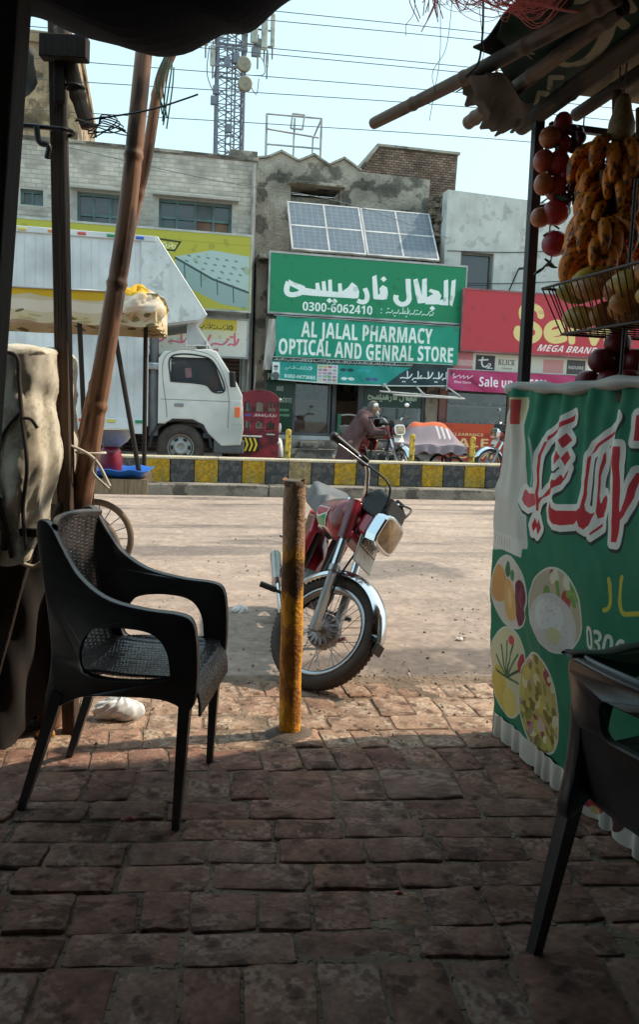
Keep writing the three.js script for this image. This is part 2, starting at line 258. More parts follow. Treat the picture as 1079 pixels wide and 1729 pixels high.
{ // loose crumbs and pebbles on the road edge and over the bricks
  const g = new THREE.IcosahedronGeometry(1, 0), m = mat(0.42, 0.35, 0.29, 0.95, { map: null }), N = 4200, im = new THREE.InstancedMesh(g, m, N), o = new THREE.Object3D(), c = new THREE.Color();
  for (let i = 0; i < N; i++) {
    const near = i < 1100, x = near ? rr(-1.4, 1.4) : rr(-2.5, 3.2), z = near ? rr(-4.3, -3.3) - x * 0.1 : -4.1 - x * 0.12 - Math.pow(rnd(), 1.8) * 5;
    const r = (0.0022 + 0.008 * Math.pow(rnd(), 5)) * (near ? 0.8 : 1.1), w = sT * x + cT * z;
    o.position.set(x, roadY(w) + r * 0.3 + (near ? 0.006 : 0), z); o.rotation.set(rnd() * 6, rnd() * 6, rnd() * 6); o.scale.set(r * rr(0.8, 1.6), r * rr(0.5, 1), r); o.updateMatrix(); im.setMatrixAt(i, o.matrix); const k = rr(0.5, 1.2); im.setColorAt(i, c.setRGB(k, k * 0.96, k * 0.92));
  }
  im.name = 'gravel'; im.userData = { kind: 'stuff', label: 'loose pebbles and crumbs scattered over the dusty road edge', category: 'gravel' }; im.castShadow = im.receiveShadow = true; scene.add(im);
}
{ // median kerb in black and yellow blocks on a low concrete step
  const k = street('median_kerb', 'black and yellow painted kerb of blocks along the middle of the road', 'kerb', 0, 0, 0);
  const paint = (base, edge, sd) => { const t = dataTex(256, 256, (x, y) => { const c = ss(0.50, 0.60, fbm(x * 6 + sd, y * 6 + sd * 2, 1e4, 5)) * 0.85, n = 0.82 + 0.35 * (fbm(x * 14, y * 14, 1e4, 3) - 0.5); return base.map((b, i) => lerp(b, edge[i], c) * n); }); return mat(1, 1, 1, 0.85, { map: rep(t, 2.1), bump: rep(T.pits, 2), bs: 0.012 }); };
  const ye = [paint([0.80, 0.62, 0.12], [0.74, 0.62, 0.30], 3), paint([0.74, 0.56, 0.12], [0.62, 0.52, 0.30], 11)], bl = [paint([0.25, 0.25, 0.27], [0.36, 0.35, 0.35], 5), paint([0.30, 0.30, 0.31], [0.42, 0.40, 0.38], 8)], pale = paint([0.70, 0.60, 0.42], [0.55, 0.50, 0.42], 4);
  const cap = mat(0.80, 0.68, 0.48, 0.85, { bump: rep(T.pits, 2), bs: 0.01 });  // paler than the blocks: sunlit kerb top put into this colour
  const L = 0.338;
  for (let i = -26; i < 46; i++) {
    const u = 0.17 + i * L, y = i % 2 === 0 ? ye[Math.abs(i * 7) % 2] : bl[Math.abs(i * 5) % 2];
    mesh('block', box(L - 0.008, 0.33 + rr(-0.006, 0.006), 0.30, u, 0.515, -11.95 + rr(-0.008, 0.008), 0, rr(-0.6, 0.6) * D, rr(-0.5, 0.5) * D, 0.014), i === 6 ? pale : y, k);
    if (i % 3 === 0) mesh('sunlit_top', box(L * 3 - 0.01, 0.035, 0.31, u + L, 0.697 + rr(-0.003, 0.003), -11.952, 0, 0, 0, 0.01), cap, k);
  }
  const conc = mat(0.30, 0.265, 0.23, 0.8, { bump: rep(T.pits, 1.2), bs: 0.015, map: rep(T.stain, 0.6) });
  for (let i = -6; i < 10; i++) mesh('kerb_step', bx(i * 1.7 + 0.006, i * 1.7 + 1.694, 0.1, 0.352 + rr(-0.006, 0.006), -11.81, -11.46 + rr(-0.012, 0.012), 0.02), conc, k);
}
{ // yellow guard posts on the median
  const y = mat(0.72, 0.50, 0.06, 0.6, { map: rep(T.stain, 3) });
  const names = ['yellow guard post on the median beside the maroon loader rickshaw', 'yellow guard post on the median before the cloth covered cart', 'yellow guard post on the median before the orange sale banner'];
  [2.075, 4.01, 5.0].forEach((u, i) => { const p = street('guard_post', names[i], 'post', u, 0.36, -12.22, 0, 'yellow posts on the median'); mesh('pipe', bar([0, 0, 0], [0.008, 0.755 - i * 0.012, 0], 0.042, 0.042, 14), y, p); mesh('cap', lathe([[0, 0.022], [0.02, 0.018], [0.043, 0.0], [0.043, -0.03]], 14).translate(0.008, 0.76 - i * 0.012, 0), y, p); });
}
// far pavement with shop steps
struct('pavement', [xf(bx(-40, 40, 0.2, 0.5, -19, -15.7), 0, 0, 0, 0, TH)], mat(0.36, 0.31, 0.26, 0.9, { bump: dirtBump, bs: 0.006, map: rep(T.stain, 0.5) }));

// ---------------------------------------------------------------- buildings across the street (street coordinates inside each group)
const M = {
  cream: mat(0.62, 0.59, 0.52, 0.8, { map: rep(T.blotch, 0.45) }), tile: [mat(0.68, 0.62, 0.52, 0.7), mat(0.74, 0.68, 0.57, 0.7), mat(0.62, 0.56, 0.47, 0.7)], grey: mat(0.44, 0.41, 0.36, 0.9, { map: rep(T.stain, 0.55), bump: rep(T.pits, 0.8), bs: 0.02 }),
  white: mat(0.72, 0.75, 0.74, 0.8, { map: rep(T.soft, 0.45), bump: rep(T.fine, 0.7), bs: 0.006 }), teal: mat(0.16, 0.27, 0.26, 0.6), dark: mat(0.03, 0.03, 0.035, 0.6), black: mat(0.012, 0.012, 0.013, 0.5, { map: null }),
  glass: new THREE.MeshPhysicalMaterial({ color: 0xffffff, transmission: 1, thickness: 0, roughness: 0.03, ior: 1.5 }), darkGlass: mat(0.03, 0.034, 0.038, 0.08, { map: null, phys: { clearcoat: 1, clearcoatRoughness: 0.05 } }),
  brickH: [mat(0.26, 0.17, 0.12, 0.9), mat(0.31, 0.21, 0.15, 0.9), mat(0.22, 0.145, 0.11, 0.9), mat(0.34, 0.25, 0.19, 0.9)], mortar: mat(0.30, 0.26, 0.22, 0.95), steel: mat(0.32, 0.32, 0.32, 0.5, { metal: 0.6 }), whiteSteel: mat(0.62, 0.62, 0.60, 0.5), pipe: mat(0.45, 0.44, 0.42, 0.55),
  wood: mat(0.13, 0.085, 0.055, 0.85, { map: rep(T.wood, 8, 1.2), bump: rep(T.fibre, 8, 1.2), bs: 0.003 }),
};
// courses of small units (bricks, facing tiles) over a wall face: real pieces, too small to pick apart
function courses(name, parent, mats, u0, u1, y0, y1, w, bw, bh, gap, proud, keepFn) {
  const lists = mats.map(() => []);
  for (let j = 0, y = y0; y < y1 - 0.01; j++, y += bh) for (let u = u0 - (j % 2) * bw / 2; u < u1; u += bw) {
    const a = Math.max(u, u0) + gap / 2, b = Math.min(u + bw, u1) - gap / 2; if (b - a < 0.02) continue;
    if (keepFn && !keepFn((a + b) / 2, y + bh / 2)) continue;
    lists[Math.floor(rnd() * mats.length)].push(bx(a, b, y + gap / 2, Math.min(y + bh, y1) - gap / 2, w - 0.02, w + proud * rr(0.6, 1.2)));
  }
  lists.forEach((l, i) => l.length && mesh(name, l, mats[i], parent, { kind: 'stuff' }));
}
function windowUnit(parent, u0, u1, y0, y1, w, cols, rows, boards = []) {
  const win = part('window', parent);
  mesh('frame', [bx(u0, u1, y0, y0 + 0.05, w - 0.06, w + 0.01), bx(u0, u1, y1 - 0.05, y1, w - 0.06, w + 0.01), bx(u0, u0 + 0.05, y0 + 0.05, y1 - 0.05, w - 0.06, w + 0.01), bx(u1 - 0.05, u1, y0 + 0.05, y1 - 0.05, w - 0.06, w + 0.01), ...Array.from({ length: cols - 1 }, (_, i) => bx(lerp(u0, u1, (i + 1) / cols) - 0.022, lerp(u0, u1, (i + 1) / cols) + 0.022, y0 + 0.05, y1 - 0.05, w - 0.055, w + 0.005)), ...Array.from({ length: rows - 1 }, (_, i) => bx(u0 + 0.05, u1 - 0.05, lerp(y0, y1, (i + 1) / rows) - 0.022, lerp(y0, y1, (i + 1) / rows) + 0.022, w - 0.053, w + 0.003))], M.teal, win);
  for (let i = 0; i < cols; i++) for (let j = 0; j < rows; j++) mesh('pane', bx(lerp(u0, u1, i / cols) + 0.02, lerp(u0, u1, (i + 1) / cols) - 0.02, lerp(y0, y1, j / rows) + 0.02, lerp(y0, y1, (j + 1) / rows) - 0.02, w - 0.04, w - 0.033), boards.includes(i + j * cols) ? M.boardPane : (i + j) % 3 ? M.darkGlass : M.dimPane, win);
  mesh('sill', bx(u0 - 0.04, u1 + 0.04, y0 - 0.05, y0, w - 0.05, w + 0.07, 0.01), M.cream, win);
}
M.dimPane = mat(0.12, 0.15, 0.15, 0.3); M.boardPane = mat(0.30, 0.16, 0.10, 0.7);
const wallWith = (pts, holes, depth, w) => xf(ext(pts, depth, { holes }), 0, 0, w - depth);
const rect = (a, b, c, d) => [[a, c], [b, c], [b, d], [a, d]];

{ // A: tiled building behind the truck
  const b = street('tiled_building', 'cream tiled building with teal windows behind the white truck', 'building', 0, 0.3, 0);
  const W = -17.0, dy = -0.3;
  const wins = [[-1.33, -0.42, 4.62, 5.42], [0.20, 1.62, 4.76, 5.43], [-2.36, -1.95, 5.09, 5.38]];
  mesh('wall', wallWith([[-9, 0.1], [2.09, 0.1], [2.09, 6.28], [-9, 6.28]].map((p) => [p[0], p[1] + dy]), [...wins.map((q) => rect(q[0], q[1], q[2] + dy, q[3] + dy)), rect(-3.5, 1.9, 0.25 + dy, 3.0 + dy)], 0.3, W), M.cream, b);
  mesh('side_wall', [bx(1.8, 2.09, -0.2, 6.28 + dy, -25, -17.301), bx(-9, -8.7, -0.2, 6.28 + dy, -25, -17.301), bx(-8.7, 1.8, -0.2, 6.28 + dy, -25, -24.7)], M.cream, b);
  mesh('roof', bx(-8.69, 1.79, 5.7, 5.85, -24.69, -17.31), M.grey, b);
  courses('facing_tile', b, M.tile, -3.4, 2.085, 3.2 + dy, 6.27 + dy, W, 0.19, 0.085, 0.012, 0.008, (u, y) => !wins.some((q) => u > q[0] - 0.1 && u < q[1] + 0.1 && y + 0.3 > q[2] - 0.06 && y + 0.3 < q[3] + 0.05));
  mesh('parapet_cap', [bx(-9.03, 2.12, 6.28 + dy, 6.34 + dy, -17.33, -16.95, 0.01), bx(1.55, 2.10, 6.341 + dy, 6.47 + dy, -17.3, -16.99, 0.01)], M.grey, b);
  for (const [i, q] of wins.entries()) windowUnit(b, q[0], q[1], q[2] + dy, q[3] + dy, W - 0.12, i === 1 ? 4 : i === 0 ? 3 : 2, i === 2 ? 1 : 2, i === 1 ? [2, 3] : []);
  mesh('shade_ledge', [bx(-1.45, -0.30, 5.44 + dy, 5.50 + dy, -17.0, -16.80, 0.01), bx(0.08, 1.74, 5.45 + dy, 5.51 + dy, -17.0, -16.80, 0.01)], M.cream, b);
  const sh = mat(0.10, 0.065, 0.05, 0.6, { map: rep(T.stain, 0.8) });
  for (const [a, c] of [[-3.45, -0.9], [-0.8, 1.85]]) { const s = part('shutter', b); mesh('slats', Array.from({ length: 34 }, (_, i) => box(c - a, 0.07, 0.03, (a + c) / 2, 0.30 + dy + 0.04 + i * 0.079, -17.12, 0.45, 0, 0, 0.008)), sh, s, { kind: 'stuff' }); mesh('guide_rail', bx(a - 0.05, a, -0.05, 2.7, -17.16, -17.05), M.steel, s); mesh('guide_rail', bx(c, c + 0.05, -0.05, 2.7, -17.16, -17.05), M.steel, s); }
  mesh('down_pipe', bar([2.02, 0.2, -16.93], [2.02, 5.9, -16.93], 0.035), M.pipe, b);
}
{ // B: grey plastered building with the zigzag parapet, pharmacy below
  const b = street('plaster_building', 'weathered grey plaster building with zigzag parapet above the pharmacy', 'building', 0, 0.3, 0);
  const dy = -0.3, W = -18, F = -16.75, zig = [[2.12, 6.60], [2.45, 6.66], [2.72, 6.80], [3.09, 6.64], [3.42, 6.80], [3.75, 6.62], [4.08, 6.79], [4.45, 6.58], [6.03, 6.55]];
  mesh('upper_wall', wallWith([[2.12, 4.45], [6.03, 4.45], ...zig.slice().reverse()].map((p) => [p[0], p[1] + dy]), [rect(2.95, 4.03, 5.80 + dy, 6.16 + dy)], 0.25, W), M.grey, b);
  mesh('zigzag_coping', zig.slice(0, 8).slice(0, -1).map((p, i) => { const q = zig[i + 1], L = Math.hypot(q[0] - p[0], q[1] - p[1]); return box(L + 0.03, 0.04, 0.34, (p[0] + q[0]) / 2, (p[1] + q[1]) / 2 + dy + 0.03, W - 0.12, 0, 0, Math.atan2(q[1] - p[1], q[0] - p[0])); }), M.grey, b);
  mesh('recess', [bx(2.9, 4.08, 5.75 + dy, 6.2 + dy, W - 0.9, W - 0.85), bx(2.9, 4.08, 6.205 + dy, 6.25 + dy, W - 0.849, W - 0.251)], M.grey, b);
  mesh('ledge', bx(2.88, 4.10, 6.17 + dy, 6.225 + dy, W - 0.1, W + 0.18, 0.01), M.grey, b);
  mesh('canopy_slab', bx(2.12, 6.03, 4.36 + dy, 4.445 + dy, W - 0.25, -16.5), M.grey, b);
  mesh('back_walls', [bx(2.12, 2.35, -0.2, 6.5 + dy, -25, -18.251), bx(5.85, 6.03, -0.2, 6.5 + dy, -25, -18.251), bx(2.36, 5.84, -0.2, 6.4 + dy, -25, -24.8)], M.grey, b);
  mesh('roof', bx(2.36, 5.84, 5.55, 5.7, -24.79, -18.26), M.grey, b);
  // shop front
  const tr = mat(0.10, 0.11, 0.12, 0.5), tan = mat(0.32, 0.27, 0.22, 0.8, { map: rep(T.stain, 0.8) });
  mesh('pier', bx(2.12, 2.32, 0.2, 4.35 + dy, F - 0.2, F), tan, b); mesh('pier', bx(5.76, 6.03, 0.2, 4.35 + dy, F - 0.2, F), tan, b);
  mesh('lintel', bx(2.321, 5.759, 2.3, 4.35 + dy, F - 0.2, F - 0.01), M.grey, b);
  mesh('plinth', [bx(2.1, 6.03, 0.2, 0.55, -19.8, -16.55), bx(2.5, 5.6, 0.2, 0.38, -16.549, -16.2, 0.01), bx(3.02, 3.40, 0.381, 0.52, -16.54, -16.3, 0.01)], mat(0.34, 0.31, 0.28, 0.85, { map: rep(T.stain, 0.8) }), b);
  mesh('window_curb', bx(2.33, 3.72, 0.551, 0.63, F - 0.15, F + 0.03), M.whiteSteel, b);
  const shop = part('shop_interior', b);
  mesh('room', [bx(2.33, 5.75, 0.551, 2.6, -19.8, -19.7), bx(2.33, 2.4, 0.551, 2.6, -19.7, -17), bx(5.68, 5.75, 0.551, 2.6, -19.7, -17), bx(2.33, 5.75, 2.6, 2.7, -19.8, -16.96)], mat(0.42, 0.42, 0.38, 0.9), shop);
  mesh('counter', [bx(2.9, 4.9, 0.552, 1.35, -18.6, -18.2), bx(2.85, 4.95, 1.351, 1.39, -18.65, -18.15)], mat(0.20, 0.12, 0.07, 0.6), shop);
  mesh('shelves', [0.9, 1.25, 1.6, 1.95, 2.3].map((y) => bx(2.42, 5.6, y, y + 0.03, -19.69, -19.4)), mat(0.25, 0.24, 0.22, 0.7), shop);
  const boxes = [[0.4, 0.4, 0.38], [0.35, 0.12, 0.08], [0.10, 0.25, 0.32], [0.42, 0.34, 0.12], [0.12, 0.30, 0.16]].map((c) => [mat(...c, 0.6, { map: null }), []]);
  for (const y of [0.93, 1.28, 1.63, 1.98]) for (let u = 2.5; u < 5.5; u += rr(0.1, 0.16)) if (rnd() > 0.2) boxes[Math.floor(rnd() * 5)][1].push(bx(u, u + rr(0.06, 0.1), y + 0.003, y + rr(0.1, 0.25), -19.6, -19.42));
  for (const [m, l] of boxes) mesh('medicine_boxes', l, m, shop, { kind: 'stuff' });
  // window beside the door, door opening, window with lettering
  const fr = (a, c, y0, y1) => [bx(a, a + 0.05, y0, y1, F - 0.12, F - 0.05), bx(c - 0.05, c, y0, y1, F - 0.12, F - 0.05), bx(a + 0.05, c - 0.05, y1 - 0.06, y1, F - 0.12, F - 0.05), bx(a + 0.05, c - 0.05, y0, y0 + 0.06, F - 0.12, F - 0.05)];
  const w1 = part('shop_window', b); mesh('frame', [...fr(2.33, 3.72, 0.631, 2.3), bx(2.93, 2.98, 0.69, 2.24, F - 0.12, F - 0.05)], tr, w1); mesh('pane', bx(2.98, 3.67, 0.69, 2.24, F - 0.09, F - 0.084), M.glass, w1);
  const gt = canvasTex(256, 512, (g, w, h) => { g.fillStyle = '#123a2a'; g.fillRect(0, 0, w, h); g.fillStyle = '#b9c0b4'; g.font = 'bold 62px sans-serif'; g.save(); g.scale(0.72, 1); ['AL JALAL', 'PHARMACY', 'AND', 'GENERAL STORE'].forEach((s, i) => { g.font = `bold ${i === 3 ? 44 : i === 2 ? 46 : 62}px sans-serif`; g.fillText(s, i === 2 ? 130 : 8, [76, 165, 240, 318][i], 335); }); g.restore(); g.fillStyle = '#5f8a6c'; g.fillRect(20, 362, 200, 16); g.fillRect(20, 398, 210, 16); g.fillStyle = '#9aa39a'; g.fillRect(150, 20, 100, 46); grime(g, w, h, 150, '#0a1a14', 0.4); });
  mesh('lettered_pane', [plane(0.55, 1.5, 2.655, 1.47, F - 0.06)], print(gt, 0.25), w1, { keep: true });
  mesh('pane_backing', bx(2.38, 2.93, 0.69, 2.24, F - 0.10, F - 0.066), M.dark, w1);
  const w2 = part('shop_window', b); mesh('frame', [...fr(4.365, 5.75, 0.551, 2.3), bx(5.15, 5.19, 0.61, 1.25, F - 0.115, F - 0.06)], tr, w2); mesh('pane', bx(4.415, 5.70, 0.61, 1.27, F - 0.09, F - 0.084), M.glass, w2);
  const ut = canvasTex(512, 256, (g, w, h) => { g.fillStyle = '#17382c'; g.fillRect(0, 0, w, h); g.save(); g.translate(10, 40); g.scale(0.47, 0.62); urduPharmacy(g, '#a9bda8', 0.72); g.restore(); grime(g, w, h, 120, '#0c1a14', 0.4); });
  mesh('lettered_board', plane(1.24, 0.5, 5.05, 1.52, F - 0.05), print(ut, 0.3), w2, { keep: true }); mesh('board_backing', bx(4.415, 5.70, 1.275, 2.24, F - 0.10, F - 0.06), M.dark, w2);
  mesh('door_frame', [bx(3.75, 3.83, 0.551, 2.299, F - 0.14, F - 0.03), bx(4.30, 4.36, 0.551, 2.299, F - 0.14, F - 0.03)], mat(0.08, 0.09, 0.10, 0.5), b);
  const gate = part('low_gate', b); mesh('green_post', [bx(3.86, 3.93, 0.551, 1.10, F - 0.02, F + 0.05)], mat(0.03, 0.20, 0.12, 0.5), gate); mesh('rail', [tube([[3.93, 1.07, F + 0.02], [4.1, 1.09, F + 0.02], [4.28, 1.07, F + 0.02]], 0.018)], M.whiteSteel, gate);
}
{ // brick stair house on the roof
  const b = street('brick_stair_house', 'brown brick stair house with sloping side on the roof above the solar panels', 'building', 0, 4.4, 0);
  const dy = -4.4, pts = [[4.30, 5.0], [6.70, 5.0], [6.76, 7.23], [4.90, 7.23], [4.34, 6.45]].map((p) => [p[0], p[1] + dy]);
  mesh('wall', wallWith(pts, [], 2.4, -18.32), M.mortar, b);
  courses('brick', b, M.brickH, 4.30, 6.73, 4.9 + dy, 7.2 + dy, -18.30, 0.115, 0.052, 0.010, 0.012, (u, y) => { const Y = y - dy; return Y < 6.45 ? u > 4.33 : u > 4.34 + (Y - 6.45) / 0.78 * 0.56 + 0.05; });
  mesh('coping', [box(1.92, 0.05, 2.5, 5.83, 7.25 + dy, -19.5), box(0.96, 0.05, 2.5, 4.62, 6.85 + dy, -19.5, 0, 0, Math.atan2(0.78, 0.56))], M.grey, b);
}
{ // C: white building with the shoe shop
  const b = street('white_building', 'pale white washed building with one dark window above the red sign', 'building', 0, 0.3, 0);
  const dy = -0.3, W = -16.9;
  mesh('wall', wallWith([[6.06, 2.4], [15, 2.4], [15, 5.78], [6.06, 6.08]].map((p) => [p[0], p[1] + dy]), [rect(6.42, 7.16, 4.08 + dy, 4.87 + dy)], 0.3, W), M.white, b);
  const side = mat(0.36, 0.31, 0.26, 0.95, { map: rep(T.stain, 1.1), bump: rep(T.pits, 1.4), bs: 0.05 });
  mesh('side_wall', [bx(6.06, 6.3, -0.2, 5.7, -25, -17.201), bx(14.7, 15, -0.2, 5.4, -25, -17.201), bx(6.31, 14.69, -0.2, 5.4, -25, -24.7)], side, b);
  mesh('rough_brick_edge', Array.from({ length: 26 }, (_, i) => box(rr(0.10, 0.2), 0.075, rr(0.12, 0.26), 6.03 + rr(-0.03, 0.03), 4.2 + i * 0.062 - (i % 2) * 0.01, -17.25 - rr(0, 0.5), 0, rr(-0.2, 0.2), 0)), side, b, { kind: 'stuff' });
  mesh('roof', bx(6.31, 14.69, 4.9, 5.0, -24.69, -17.21), M.grey, b);
  const win = part('window', b); mesh('frame', [bx(6.42, 6.47, 4.08 + dy, 4.87 + dy, W - 0.18, W - 0.08), bx(7.11, 7.16, 4.08 + dy, 4.87 + dy, W - 0.18, W - 0.08), bx(6.47, 7.11, 4.82 + dy, 4.87 + dy, W - 0.18, W - 0.08), bx(6.47, 7.11, 4.08 + dy, 4.12 + dy, W - 0.18, W - 0.08)], mat(0.25, 0.24, 0.22, 0.7), win); mesh('pane', bx(6.47, 7.11, 4.12 + dy, 4.82 + dy, W - 0.14, W - 0.13), M.darkGlass, win);
  mesh('lamp_bracket', [bar([7.45, 3.6, W], [7.62, 4.25, W + 0.25], 0.015), box(0.22, 0.05, 0.08, 7.72, 4.27, W + 0.27, 0, 0, 0.2, 0.02)], M.dark, b);
  mesh('conduit', tube([[6.1, 4.55, W + 0.02], [7.5, 4.62, W + 0.02], [9, 4.78, W + 0.02]], 0.008), M.dark, b); mesh('conduit', tube([[6.1, 3.9, W + 0.015], [7.5, 3.98, W + 0.015], [9.5, 4.2, W + 0.015]], 0.007), M.dark, b);
  // shoe shop
  const F = -16.75;
  mesh('pier', [bx(6.06, 6.2, -0.2, 2.1, F - 0.3, F)], mat(0.30, 0.14, 0.12, 0.7), b);
  mesh('room', [bx(6.2, 12, 0.2, 2.09, -19.3, -19.2), bx(6.2, 12, 0.1, 0.2, -19.3, -16.75), bx(11.9, 12, 0.2, 2.09, -19.2, -16.9), bx(6.2, 12, 2.095, 2.2, -19.3, -16.76)], mat(0.40, 0.38, 0.36, 0.9), b);
  const sw = part('shop_window', b);
  mesh('frame', [bx(6.2, 6.26, 0.2, 2.09, F - 0.1, F - 0.04), bx(7.62, 7.68, 0.2, 2.09, F - 0.1, F - 0.04), bx(9.1, 9.16, 0.2, 2.09, F - 0.1, F - 0.04), bx(6.26, 7.62, 0.2, 0.9, F - 0.1, F - 0.05), bx(7.68, 9.1, 0.2, 0.9, F - 0.1, F - 0.05)], mat(0.22, 0.06, 0.04, 0.5), sw);
  mesh('pane', bx(6.26, 7.62, 0.9, 2.09, F - 0.08, F - 0.074), M.glass, sw); mesh('pane', bx(7.68, 9.1, 0.9, 2.09, F - 0.08, F - 0.074), M.glass, sw);
  mesh('display_shelf', [0.95, 1.35, 1.7].map((y) => bx(6.3, 9.0, y, y + 0.025, -17.7, -17.05)), mat(0.2, 0.2, 0.2, 0.4), sw);
  const shoes = [[0.06, 0.05, 0.05], [0.30, 0.28, 0.26], [0.20, 0.12, 0.08]].map((c) => [mat(...c, 0.5, { map: null }), []]);
  for (const y of [0.98, 1.38, 1.73]) for (let u = 6.36; u < 8.95; u += rr(0.09, 0.14)) shoes[Math.floor(rnd() * 3)][1].push(ball(0.05, u, y + 0.03, -17.2 + rr(-0.2, 0.08), 0.75, 0.8, 1.8, 8, 6), ball(0.035, u, y + 0.06, -17.28 + rr(-0.1, 0.05), 0.9, 1, 1.2, 8, 6));
  for (const [m, l] of shoes) mesh('shoes', l, m, sw, { kind: 'stuff' });
}
{ // tan block far behind on the left, and one behind on the right
  const b = street('tan_building', 'tall tan rendered building rising behind the tiled building', 'building', 0, 0, 0);
  const m = mat(0.46, 0.34, 0.22, 0.9, { map: rep(T.stain, 0.35), bump: rep(T.pits, 0.6), bs: 0.02 });
  mesh('wall', bx(-9, -2.02, 0, 11.5, -34, -26), m, b); mesh('parapet', bx(-9.1, -1.95, 11.501, 11.8, -34.1, -25.9), m, b);
  const c = street('pale_far_building', 'pale far building glimpsed beside the hanging bananas', 'building', 0, 0, 0);
  const m2 = mat(0.50, 0.46, 0.42, 0.9, { map: rep(T.stain, 0.3) });
  mesh('wall', bx(16.5, 26, 0, 9.2, -34, -24), m2, c); for (let i = 0; i < 4; i++) for (let j = 0; j < 3; j++) mesh('window', bx(17.2 + i * 2.2, 18.2 + i * 2.2, 2.2 + j * 2.3, 3.5 + j * 2.3, -24.05, -23.97), M.darkGlass, c);
}

// ---------------------------------------------------------------- signs
// calligraphic strokes for the pharmacy's name; about 1000 wide, baseline near 240
function urduPharmacy(g, color, k = 1) {
  g.strokeStyle = g.fillStyle = color; g.lineJoin = 'round'; g.lineCap = 'butt';
  const st = (w, pts) => { g.lineWidth = w * k; g.beginPath(); g.moveTo(...pts[0]); for (const p of pts.slice(1)) p.length === 2 ? g.lineTo(...p) : g.bezierCurveTo(...p); g.stroke(); };
  const fl = (pts) => { g.beginPath(); pts.forEach((p, i) => (i ? g.lineTo(...p) : g.moveTo(...p))); g.closePath(); g.fill(); g.lineWidth = 4 * k; g.stroke(); };
  const dot = (x, y, r) => fl([[x, y - r], [x + r, y], [x, y + r], [x - r, y]]);
  const y0 = 20;
  g.save(); g.translate(0, y0);
  // ye with the swept-back bowl, sin teeth, ye, mim
  st(30, [[66, 130], [52, 165, 48, 205, 82, 204], [122, 203, 140, 178, 160, 170]]);
  fl([[66, 118], [84, 128], [150, 150], [158, 182], [130, 176], [72, 148]]);
  fl([[140, 158], [225, 168], [340, 172], [440, 172], [440, 198], [330, 200], [200, 200], [140, 198]]);
  fl([[210, 128], [226, 124], [236, 172], [214, 172]]); fl([[244, 116], [260, 112], [268, 172], [248, 172]]); fl([[278, 104], [294, 100], [300, 176], [282, 176]]); fl([[332, 122], [348, 118], [356, 176], [336, 176]]);
  fl([[352, 170], [388, 138], [406, 108], [434, 128], [446, 158], [444, 192], [420, 200], [356, 198]]);
  dot(287, 224, 14); dot(316, 226, 14);
  // re
  st(27, [[478, 136], [490, 166], [500, 204, 486, 236, 440, 212]]);
  // fe alif
  fl([[518, 66], [538, 54], [546, 120], [552, 176], [566, 160], [560, 134], [576, 112], [600, 124], [606, 160], [602, 190], [580, 196], [530, 196], [524, 140]]);
  dot(580, 74, 15);
  // lam, lam-alif
  st(29, [[716, 62], [722, 130], [728, 180], [722, 226, 664, 232, 652, 186], [654, 164]]);
  fl([[748, 66], [768, 58], [786, 120], [800, 168], [798, 60], [820, 52], [828, 196], [780, 204], [764, 150]]);
  // jim with dot
  fl([[828, 168], [866, 140], [838, 128], [846, 114], [892, 124], [908, 150], [900, 178], [912, 200], [822, 206]]);
  dot(862, 230, 14);
  // lam alif
  fl([[922, 58], [942, 50], [950, 176], [950, 204], [904, 204], [906, 176], [926, 172]]);
  fl([[966, 56], [986, 46], [986, 140], [974, 208], [962, 200]]);
  g.restore();
}
// loose Nastaliq-like small writing, right to left
function scribble(g, x0, x1, y, h, color, sd) {
  let s = sd; const r = () => { s = (s * 16807 + 11) % 2147483647; return s / 2147483647; };
  g.strokeStyle = color; g.fillStyle = color; g.lineCap = 'round';
  for (let x = x1; x > x0 + h * 0.3;) {
    const w = h * (0.5 + r() * 0.6); g.lineWidth = h * 0.12; g.beginPath(); g.moveTo(x, y - h * (0.3 + 0.4 * r())); g.quadraticCurveTo(x - w * 0.2, y + h * 0.15, x - w * 0.55, y); g.quadraticCurveTo(x - w * 0.9, y - h * 0.08, x - w, y + h * 0.2 * r()); g.stroke();
    if (r() > 0.45) { g.lineWidth = h * 0.11; g.beginPath(); g.moveTo(x - w * 0.4, y - h * 0.75); g.lineTo(x - w * 0.36, y - h * 0.05); g.stroke(); }
    if (r() > 0.4) { const d = r() > 0.5 ? -0.5 : 0.42; g.beginPath(); g.arc(x - w * 0.6, y + h * d, h * 0.075, 0, 7); g.fill(); g.beginPath(); g.arc(x - w * 0.78, y + h * d, h * 0.075, 0, 7); g.fill(); }
    x -= w * (0.95 + 0.25 * r());
  }
}
function signBoard(o, w, h, tex, depth, frameMat, rough = 0.5) {            // board box, printed face, slim frame; o: group whose origin is the lower left corner of the face
  mesh('board', bx(0, w, 0, h, -depth, 0), mat(0.2, 0.2, 0.2, 0.8), o);
  mesh('printed_face', plane(w - 0.01, h - 0.01, w / 2, h / 2, 0.004), print(tex, rough), o, { keep: true });
  if (frameMat) mesh('frame', [bx(-0.02, w + 0.02, -0.025, 0.012, -0.03, 0.014), bx(-0.02, w + 0.02, h - 0.012, h + 0.025, -0.03, 0.014), bx(-0.02, 0.012, 0.012, h - 0.012, -0.03, 0.014), bx(w - 0.012, w + 0.02, 0.012, h - 0.012, -0.03, 0.014)], frameMat, o);
}
